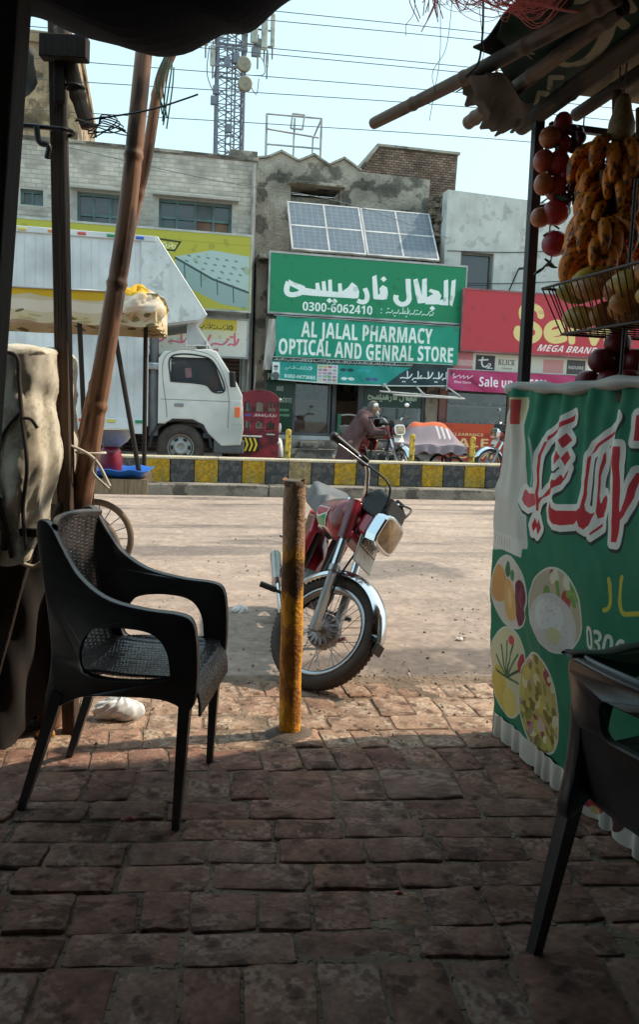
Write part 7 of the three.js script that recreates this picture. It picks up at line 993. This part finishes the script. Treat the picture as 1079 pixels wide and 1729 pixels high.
{ // things hung under the eave
  const gm = [[0.42, 0.05, 0.06], [0.46, 0.11, 0.07], [0.36, 0.03, 0.05], [0.50, 0.20, 0.09]].map((c) => { const t = dataTex(64, 64, (x, y) => { const n = fbm(x * 8, y * 8, 8, 3); return [0.75 + 0.35 * n, 0.55 + 0.6 * n, 0.5 + 0.6 * n]; }); return mat(...c, 0.35, { map: rep(t, 6) }); });
  const leafM = mat(0.03, 0.06, 0.035, 0.6, { map: null }), cord = mat(0.2, 0.16, 0.11, 0.9, { map: null });
  const fruitGeo = (r, k) => lathe(Array.from({ length: 13 }, (_, i) => { const a = i / 12 * Math.PI; return [Math.max(0.0001, Math.sin(a) * r * (1 + 0.05 * Math.cos(a))), -Math.cos(a) * r * k - 0.12 * r * Math.exp(-Math.pow((Math.PI - a) / 0.35, 2))]; }), 18);
  const leaf = (x, y, z, a, l) => { const g = grid(6, 3, (u, v) => { const w = Math.sin(u * Math.PI) * 0.35; return [u * l, -0.12 * l * u * u - 0.02 * Math.abs(v - 0.5), (v - 0.5) * w * l]; }); return xf(g, x, y, z, rr(-1, 1), a, rr(-0.9, -0.2)); };
  const s1 = inStall('fruit_garland', 'string of pomegranates and apples with leaves hung along the stall post', 'fruit garland', 0.015, 2.56, 0.13);
  mesh('cord', tube([[0, 0.0, 0], [0.005, -0.25, 0], [0.0, -0.52, 0]], 0.003, 20, 5), cord, s1);
  [[0.035, -0.03, 0.038, 1.4, 0], [-0.022, -0.085, 0.043, 1, 3], [0.03, -0.11, 0.034, 1.1, 2], [-0.036, -0.172, 0.042, 1.08, 1], [0.02, -0.178, 0.046, 1.1, 0], [0.052, -0.225, 0.034, 1.0, 2], [0.024, -0.27, 0.044, 1.15, 1], [-0.036, -0.262, 0.040, 1.1, 3], [0.014, -0.368, 0.054, 0.92, 0], [-0.036, -0.385, 0.040, 1, 3], [0.05, -0.325, 0.034, 1, 2], [0.022, -0.485, 0.052, 0.98, 2]].forEach(([x, y, r, k, m], i) => mesh('fruit', fruitGeo(r, k).translate(x, y, 0.012 * ((i % 3) - 1)), gm[m], s1));
  mesh('twig', tube([[0.0, -0.5, 0], [0.012, -0.54, 0.01], [0.0, -0.575, 0]], 0.003, 10, 5), cord, s1); for (let i = 0; i < 22; i++) mesh('leaf', leaf(i > 17 ? rr(-0.006, 0.012) : rr(-0.03, 0.03), i > 17 ? -0.535 - (i - 18) * 0.011 : -0.06 - (i / 18) * 0.44, rr(-0.03, 0.03), i % 2 ? Math.PI + rr(-0.7, 0.7) : rr(-1.2, 1.2), rr(0.04, 0.07)), leafM, s1);
  const s2 = inStall('plum_garland', 'dark purple plums strung behind the pomegranate string', 'fruit garland', 0.11, 2.53, 0.17);
  mesh('cord', tube([[0, 0.02, 0], [0, -0.4, 0]], 0.003, 10, 5), cord, s2); for (let i = 0; i < 26; i++) mesh('fruit', ball(rr(0.017, 0.023), rr(-0.045, 0.045), -0.03 - i * 0.0135, rr(-0.04, 0.04), 1, 1.1, 1, 10, 8), mat(0.05, 0.015, 0.025, 0.3, { map: null }), s2);
  // bananas: hands of curved fingers round a stalk
  const bt = [0, 1, 2].map((k) => dataTex(64, 128, (x, y) => { const n = fbm(x * 10 + k * 3, y * 14, 1e4, 4), sp = ss(0.52, 0.64, n); const tip = Math.max(ss(0.90, 0.97, y), ss(0.10, 0.03, y)); const c = [0.90, 0.55, 0.12]; return c.map((v, i) => lerp(v, [0.20, 0.12, 0.08][i], Math.max(sp * 0.75, tip * 0.9))); }));
  const bm = bt.map((t) => mat(1.0, 0.92, 0.8, 0.5, { map: t }));
  const fingers = [0, 1, 2].map((k) => { const L = 0.155 + k * 0.012; return taper([[0, 0, 0], [0.020, -0.02, 0], [0.048, -0.06, 0], [0.052, -0.105, 0], [0.030, -L + 0.008, 0], [0.022, -L, 0]], (t) => 0.0225 * Math.pow(Math.sin(Math.PI * clamp(t * 0.9 + 0.06)), 0.55) * (t > 0.94 ? 0.55 : 1), 12, 6); });
  const bunch = (label, x, y, z, hands, sc) => {
    const o = inStall('banana_bunch', label, 'bananas', x, y, z); mesh('stalk', taper([[0, 0.16, 0], [0.01, 0, 0], [0, -hands * 0.075, 0]], (t) => 0.020 - 0.008 * t, 20, 8), mat(0.10, 0.075, 0.04, 0.9, { map: null }), o); mesh('hook_cord', tube([[0, 0.14, 0], [0.005, 0.22, 0], [0, 0.30, 0]], 0.003, 10, 5), cord, o);
    for (let h = 0; h < hands; h++) { const n = 11, y0 = -0.02 - h * 0.075; for (let i = 0; i < n; i++) { const a = -2.6 + i / n * 5.6 + h * 0.4 + rr(-0.12, 0.12), q = new THREE.Mesh(fingers[i % 3], bm[(i + h) % 3]); q.name = 'banana'; q.castShadow = q.receiveShadow = true; q.position.set(Math.cos(a) * 0.028, y0 + rr(-0.01, 0.015), -Math.sin(a) * 0.028); q.rotation.set(0, a, rr(0.15, 0.55)); q.scale.setScalar(sc * rr(0.9, 1.08)); o.add(q); } }
    return o;
  };
  bunch('upper spotted banana bunch hanging from the stall roof', 0.14, 2.43, 0.34, 4, 1.04); bunch('lower spotted banana bunch hanging above the wire basket', 0.10, 2.14, 0.36, 2, 1.08); bunch('darker banana bunch hanging deeper inside the stall', 0.27, 2.40, 0.30, 5, 1.0);
  // pale gourds on cords
  for (const [x, y, z, l] of [[0.16, 2.47, 0.62, 'pale pear shaped gourd hanging beside the bananas'], [0.13, 2.475, 0.40, 'pale bottle gourd hanging from the roof above the bananas']]) { const o = inStall('hanging_gourd', l, 'gourd', x, y, z); mesh('gourd', lathe([[0.0005, -0.085], [0.03, -0.08], [0.048, -0.05], [0.046, -0.015], [0.032, 0.03], [0.026, 0.065], [0.018, 0.08], [0.0005, 0.084]], 18), mat(0.34, 0.25, 0.12, 0.6, { rep: 5 }), o); mesh('cord', tube([[0, 0.08, 0], [0, 0.14, 0], [0.004, 0.20, 0]], 0.003, 8, 5), cord, o); }
  // wire basket with fruit
  const wb = inStall('wire_basket', 'dark wire basket of fruit fixed above the banner', 'basket', -0.02, 1.70, 0.40);
  const wm = mat(0.03, 0.015, 0.012, 0.5, { map: null }), cnr = (k, t) => { const L = 0.62, W0 = 0.30; return k; };
  const X0 = -0.07, X1 = 0.42, Z0 = -0.10, Z1 = 0.70, top = 0.17, wires = [], rimP = (t, in_) => { const i = in_ ? 0.06 : 0; return [[X0 + i, Z0 + i], [X1 - i, Z0 + i], [X1 - i, Z1 - i], [X0 + i, Z1 - i]]; };
  const R0 = rimP(0, false), R1 = rimP(0, true);
  for (let k = 0; k < 4; k++) { const a = R0[k], b = R0[(k + 1) % 4], c = R1[k], d = R1[(k + 1) % 4], n = k % 2 ? 20 : 12; for (let i = 0; i <= n; i++) { const t = i / n; wires.push(bar([lerp(c[0], d[0], t), 0, lerp(c[1], d[1], t)], [lerp(a[0], b[0], t), top, lerp(a[1], b[1], t)], 0.0028, 0.0028, 5)); } }
  mesh('rim', [0, 1, 2, 3].map((k) => bar([R0[k][0], top, R0[k][1]], [R0[(k + 1) % 4][0], top, R0[(k + 1) % 4][1]], 0.0055, 0.0055, 6)), wm, wb); mesh('base_rim', [0, 1, 2, 3].map((k) => bar([R1[k][0], 0, R1[k][1]], [R1[(k + 1) % 4][0], 0, R1[(k + 1) % 4][1]], 0.0055, 0.0055, 6)), wm, wb); mesh('upright_wires', wires, wm, wb, { kind: 'stuff' });
  mesh('base_wires', Array.from({ length: 12 }, (_, i) => bar([R1[0][0], 0.001, lerp(R1[0][1], R1[3][1], i / 11)], [R1[1][0], 0.001, lerp(R1[0][1], R1[3][1], i / 11)], 0.003, 0.003, 5)), wm, wb, { kind: 'stuff' });
  mesh('support_rod', bar([0.06, 0.005, 0.36], [0.06, -0.218, 0.36], 0.007, 0.007, 8), wm, wb); mesh('support_rod', bar([0.30, 0.005, 0.1], [0.30, -0.218, 0.1], 0.007, 0.007, 8), wm, wb);
  const mango = (r) => { const g = ball(r, 0, 0, 0, 1.0, 0.82, 1.45, 18, 12); return g; }, mm = [mat(0.80, 0.50, 0.07, 0.45, { rep: 8 }), mat(0.78, 0.46, 0.07, 0.45, { rep: 8 }), mat(0.80, 0.30, 0.05, 0.45, { rep: 8 })], ap = [mat(0.50, 0.05, 0.035, 0.35, { rep: 8 }), mat(0.60, 0.18, 0.05, 0.4, { rep: 8 }), mat(0.24, 0.02, 0.03, 0.4, { rep: 8 })];
  const put = (kind, label, g, m, x, y, z, rot, grp) => { const q = tag(mesh(kind, g, m), label, kind === 'mango' ? 'mango' : kind.includes('pomegranate') ? 'pomegranate' : 'apple', grp); q.position.set(...stallAt(x, 1.70 + y, 0.42 + z)); q.rotation.set(rot * 0.3, SA + rot, 0.1); return q; };
  put('mango', 'large yellow mango lying on top at the end of the wire basket', mango(0.068), mm[0], 0.05, 0.185, -0.0, 1.9); put('mango', 'green tipped mango wedged behind the yellow one in the basket', mango(0.06), mm[1], 0.16, 0.19, 0.02, 1.0);
  [[0.02, 0.06, -0.02, 1, 0.3], [0.05, 0.06, 0.10, 2, 2.0], [0.17, 0.06, 0.0, 0, 0.9], [0.05, 0.06, 0.24, 2, 1.2], [0.17, 0.06, 0.16, 0, 2.2]].forEach(([x, y, z, k, a]) => put('mango', 'ripe mango at the bottom of the wire basket', mango(0.052), mm[k], x, y, z, a, 'mangoes in the basket'));
  [[-0.02, 0.145, 0.10, 2, 0.4], [0.0, 0.15, -0.03, 0, 1.3], [-0.01, 0.14, 0.31, 0, 0.2], [0.11, 0.145, 0.13, 2, 2.4], [-0.01, 0.07, 0.33, 2, 1.5], [-0.02, 0.145, 0.47, 2, 0.7], [-0.01, 0.07, 0.48, 0, 1.1]].forEach(([x, y, z, k, a]) => put('mango', 'ripe orange mango pressed against the wires near the basket rim', mango(0.05), mm[k], x, y, z, a, 'mangoes along the basket rim'));
  [[0.02, 0.13, 0.20, 1], [0.06, 0.15, 0.33, 0], [0.15, 0.15, 0.28, 0], [0.06, 0.06, 0.40, 1], [0.16, 0.06, 0.40, 0], [0.05, 0.15, 0.46, 0], [0.17, 0.16, 0.44, 1], [0.05, 0.06, 0.54, 1], [0.16, 0.15, 0.58, 0], [0.05, 0.15, 0.58, 1], [0.26, 0.15, 0.36, 0], [0.27, 0.06, 0.30, 1]].forEach(([x, y, z, k]) => put('apple', 'red apple piled in the wire basket', fruitGeo(0.047, 0.95), ap[k], x, y, z, x * 20, 'apples in the basket'));
  [[0.10, 0.225, 0.30], [0.13, 0.235, 0.48], [0.10, 0.225, 0.60]].forEach(([x, y, z]) => put('pomegranate', 'dark red pomegranate on top of the apples in the basket', fruitGeo(0.056, 0.98), ap[0], x, y, z, z * 9, 'pomegranates on the basket'));
  // on the counter below: dark red fruit heap, steel jug, wire rack behind
  [[0.10, 0.05, 0.35], [0.19, 0.05, 0.33], [0.14, 0.05, 0.43], [0.24, 0.05, 0.42], [0.12, 0.13, 0.40], [0.20, 0.13, 0.38], [0.16, 0.05, 0.52], [0.27, 0.05, 0.33], [0.22, 0.13, 0.47], [0.17, 0.195, 0.42]].forEach(([x, y, z]) => { const q = tag(mesh('pomegranate', fruitGeo(0.05, 0.96), ap[2]), 'dark red pomegranate in the heap on the counter under the basket', 'pomegranate', 'pomegranates on the counter'); q.position.set(...stallAt(x, 1.482 + y - 0.002, z)); q.rotation.y = x * 30; });
  const jug = inStall('dark_jug', 'tall dark juice jug standing on the counter under the basket', 'jug', 0.20, 1.481, 0.68); mesh('body', lathe([[0.0005, 0], [0.055, 0], [0.06, 0.02], [0.068, 0.12], [0.062, 0.19], [0.05, 0.205], [0.045, 0.20], [0.05, 0.02], [0.0005, 0.015]], 22), mat(0.05, 0.055, 0.055, 0.3), jug); mesh('handle', tube([[0.06, 0.17, 0], [0.11, 0.16, 0], [0.11, 0.07, 0], [0.065, 0.05, 0]], 0.009, 20, 8), mat(0.05, 0.055, 0.055, 0.3), jug);
  const rk = inStall('wire_rack', 'black wire grid rack hanging inside the stall beside the bananas', 'rack', 0.24, 2.05, 0.50); const gw = []; for (let i = 0; i <= 8; i++) gw.push(bar([i * 0.05, 0, 0], [i * 0.05, 0.16, 0.02], 0.003, 0.003, 5)); for (let j = 0; j <= 4; j++) gw.push(bar([0, j * 0.04, j * 0.005], [0.4, j * 0.04, j * 0.005], 0.003, 0.003, 5)); xf(gw[0]); mesh('grid', gw, wm, rk); mesh('hanger', [bar([0.2, 0.16, 0.02], [0.2, 0.62, 0.02], 0.003, 0.003, 5)], wm, rk); rk.rotation.z = 0.22;
}
{ // pink plastic netting frayed over the roof edge
  const o = thing('pink_netting', 'tangle of frayed pink plastic netting hanging from the roof edge', 'netting', [0, 0, 0]);
  const pm = mat(0.95, 0.46, 0.44, 0.9, { map: null, phys: { transmission: 0.6, thickness: 0 } }), st = [];
  for (let i = 0; i < 150; i++) { const xa = rr(0.22, 0.50), xb = xa + rr(0.05, 0.42), z = -2.55 - 0.33 * xa * 0.6 + rr(-0.05, 0.05), d = rr(0.05, 0.16), y0 = 2.725 + rr(-0.02, 0.03); const Xm = Math.min(xb, 0.70); st.push(tube([[xa, y0, z], [lerp(xa, Xm, 0.3), y0 - d * 0.8, z + rr(-0.03, 0.03)], [lerp(xa, Xm, 0.6), y0 - d, z + rr(-0.03, 0.03)], [Xm, y0 - d * rr(0, 0.5), z + rr(-0.02, 0.02)]], rr(0.0007, 0.0014), 16, 4)); }
  for (let i = 0; i < 16; i++) { const x = rr(0.22, 0.30), z = -2.6 + rr(-0.04, 0.04), l = rr(0.08, 0.17); st.push(tube([[x, 2.68, z], [x + rr(-0.02, 0.02), 2.68 - l * 0.5, z], [x + rr(-0.03, 0.03), 2.68 - l, z]], 0.0015, 10, 4)); }
  mesh('strands', st, pm, o, { kind: 'stuff' });
  mesh('support_cord', [tube([[0.22, 2.66, -2.6], [0.55, 2.64, -2.68], [0.80, 2.66, -2.74], [0.85, 3.0, -2.74]], 0.004, 30, 5), tube([[0.22, 2.66, -2.6], [0.2, 3.0, -2.58]], 0.004, 8, 5)], pm, o);
  for (const [x, y, l, k] of [[0.30, 2.56, 0.30, 0.02], [0.34, 2.55, 0.22, -0.03], [0.41, 2.56, 0.16, 0.05], [0.225, 2.60, 0.10, 0.0]]) mesh('loose_thread', tube([[x, y + 0.08, -2.62], [x + k * 0.5, y - l * 0.4, -2.62], [x + k - 0.02, y - l * 0.7, -2.62], [x + k * 0.4 - 0.02, y - l, -2.62]], 0.0009, 24, 4), mat(0.3, 0.28, 0.26, 0.9, { map: null }), o);
  mesh('dark_strip', tube([[0.435, 2.66, -2.66], [0.44, 2.52, -2.66], [0.43, 2.44, -2.66], [0.40, 2.405, -2.66]], 0.0035, 24, 5), mat(0.05, 0.06, 0.05, 0.8, { map: null }), o);
}
{ // handcart with printed canopy at the road's edge, left
  const o = thing('canopy_handcart', 'handcart with a yellow floral canopy and blue tray standing at the road edge', 'handcart', [-1.86, 0.02, -6.1], 6 * D);
  const ft = canvasTex(512, 128, (g, w, h) => { g.fillStyle = '#cdb795'; g.fillRect(0, 0, w, h); g.fillStyle = '#d3a41c'; g.beginPath(); g.moveTo(0, 8); g.quadraticCurveTo(w * 0.25, 70, w * 0.5, 20); g.quadraticCurveTo(w * 0.75, 60, w, 10); g.lineTo(w, 0); g.lineTo(0, 0); g.fill(); g.fillStyle = '#dcc9b4'; g.beginPath(); g.ellipse(w * 0.5, 66, w * 0.5, 22, 0, 0, 7); g.fill(); for (let i = 0; i < 34; i++) { g.fillStyle = ['#b09a72', '#8a7648', '#c9b27e', '#6d6038'][i % 4]; g.beginPath(); g.ellipse(rnd() * w, 84 + rnd() * 40, rr(8, 20), rr(3, 8), rr(-0.9, 0.9), 0, 7); g.fill(); } });
  const fm = print(ft, 0.8), wm = mat(0.62, 0.62, 0.60, 0.85, { rep: 2 });
  const tt = ft.clone();
  mesh('valance', [sheet(80, 12, (a, b) => { const x = lerp(-1.0, 0.66, a); return [x, 1.90 + 0.215 * b + 0.01 * Math.sin(x * 20) * (1 - b), 0.46 + 0.012 * Math.sin(x * 24 + b) * (1 - b)]; }, 0.003), sheet(30, 12, (a, b) => { const z = lerp(0.46, -0.46, a); return [0.66 + 0.015 * Math.sin(z * 21), 1.91 + 0.205 * b, z]; }, 0.003), sheet(80, 12, (a, b) => { const x = lerp(0.66, -1.0, a); return [x, 1.90 + 0.215 * b, -0.46 + 0.012 * Math.sin(x * 24)]; }, 0.003)], fm, o, { keep: true });
  mesh('canopy_top', sheet(60, 24, (a, b) => { const x = lerp(-1.02, 0.68, a), z = lerp(0.47, -0.47, b); return [x, 2.118 + 0.025 * Math.sin(b * Math.PI) + 0.012 * Math.sin(x * 8) * Math.sin(b * 9), z]; }, 0.006, false), wm, o);
  mesh('bunched_cloth', (() => { const g = grid(50, 40, (a, b) => { const t = a * 6.2832, p = b * Math.PI, r = 1 + 0.8 * (fbm(Math.cos(t) * 2 + 7, Math.sin(t) * 2 + b * 4 + 3, 1e4, 4) - 0.5) + 0.12 * Math.sin(t * 6 + b * 9); return [0.53 + 0.17 * Math.cos(t) * Math.sin(p) * r, 2.045 - 0.11 * Math.cos(p) * r, 0.42 + 0.10 * Math.sin(t) * Math.sin(p) * r]; }); return g; })(), fm, o, { keep: true });
  for (const [x0, y0, z0, x1, y1, z1] of [[0.14, 2.10, 0.42, 0.20, 0.86, 0.42], [0.38, 1.88, 0.44, 0.56, 0.90, 0.44], [-0.9, 2.10, 0.42, -0.88, 0.86, 0.42], [0.5, 2.10, -0.42, 0.5, 0.86, -0.42], [-0.9, 2.10, -0.42, -0.88, 0.86, -0.42]]) mesh('canopy_post', bar([x0, y0, z0], [x1, y1, z1], 0.017, 0.017, 8), darkWood, o);
  mesh('bed', bx(-1.0, 0.56, 0.78, 0.85, -0.45, 0.45), weathered, o); mesh('edge_board', bx(-1.0, 0.62, 0.76, 0.86, 0.451, 0.475), mat(0.5, 0.4, 0.27, 0.8, { map: rep(T.wood, 2) }), o);
  mesh('blue_tray', sheet(20, 20, (a, b) => { const x = lerp(0.16, 0.62, a), z = lerp(0.50, 0.0, b), e = Math.max(Math.abs(a * 2 - 1), Math.abs(b * 2 - 1)); return [x, 0.875 + 0.05 * ss(0.7, 1, e) + 0.006 * Math.sin(x * 40), z]; }, 0.006, false), mat(0.02, 0.14, 0.55, 0.35, { map: null }), o);
  for (const [x, z] of [[0.12, 0.36], [0.12, -0.36], [-0.8, 0.36], [-0.8, -0.36]]) { const w = part('wheel', o); mesh('tyre', xf(torus(0.29, 0.026, 8, 36), x, 0.316, z), mat(0.22, 0.16, 0.11, 0.95), w); mesh('spokes', Array.from({ length: 9 }, (_, i) => bar([x + 0.28 * Math.cos(i * 0.35), 0.316 + 0.28 * Math.sin(i * 0.35), z], [x - 0.28 * Math.cos(i * 0.35), 0.316 - 0.28 * Math.sin(i * 0.35), z], 0.004, 0.004, 4)), M.pipe, w); mesh('hub', bar([x, 0.316, z - 0.05], [x, 0.316, z + 0.05], 0.03, 0.03, 10), M.dark, w); }
  for (const x of [0.12, -0.8]) mesh('axle', [bar([x, 0.316, -0.36], [x, 0.316, 0.36], 0.014), bar([x, 0.316, 0.28], [x + 0.06, 0.78, 0.28], 0.016), bar([x, 0.316, 0.28], [x - 0.06, 0.78, 0.28], 0.016), bar([x, 0.316, -0.28], [x, 0.78, -0.28], 0.016)], mat(0.16, 0.05, 0.04, 0.7), o);
  const rx = (p) => { const c = Math.cos(6 * D), sn = Math.sin(6 * D); return [-1.86 + c * p[0] + sn * p[2], 0.02 + p[1], -6.1 - sn * p[0] + c * p[2]]; };
  const bowl = tag(mesh('bowl', lathe([[0.0005, 0], [0.05, 0.0], [0.10, 0.04], [0.155, 0.115], [0.165, 0.118], [0.11, 0.035], [0.05, -0.008], [0.0005, -0.008]], 26), mat(0.5, 0.46, 0.36, 0.3)), 'shallow metal bowl on the red pot of the handcart', 'bowl'); bowl.position.set(...rx([0.34, 1.075, 0.2]));
  const pot = tag(mesh('red_pot', lathe([[0.0005, 0], [0.075, 0], [0.085, 0.03], [0.085, 0.11], [0.07, 0.14], [0.072, 0.16], [0.05, 0.185], [0.0005, 0.19]], 22), mat(0.30, 0.012, 0.03, 0.3)), 'dark red pot standing in the blue tray of the handcart', 'pot'); pot.position.set(...rx([0.33, 0.882, 0.2]));
}

scene.traverse((o) => { if (o.isMesh) { o.castShadow = true; o.receiveShadow = true; } });
renderer.render(scene, camera);
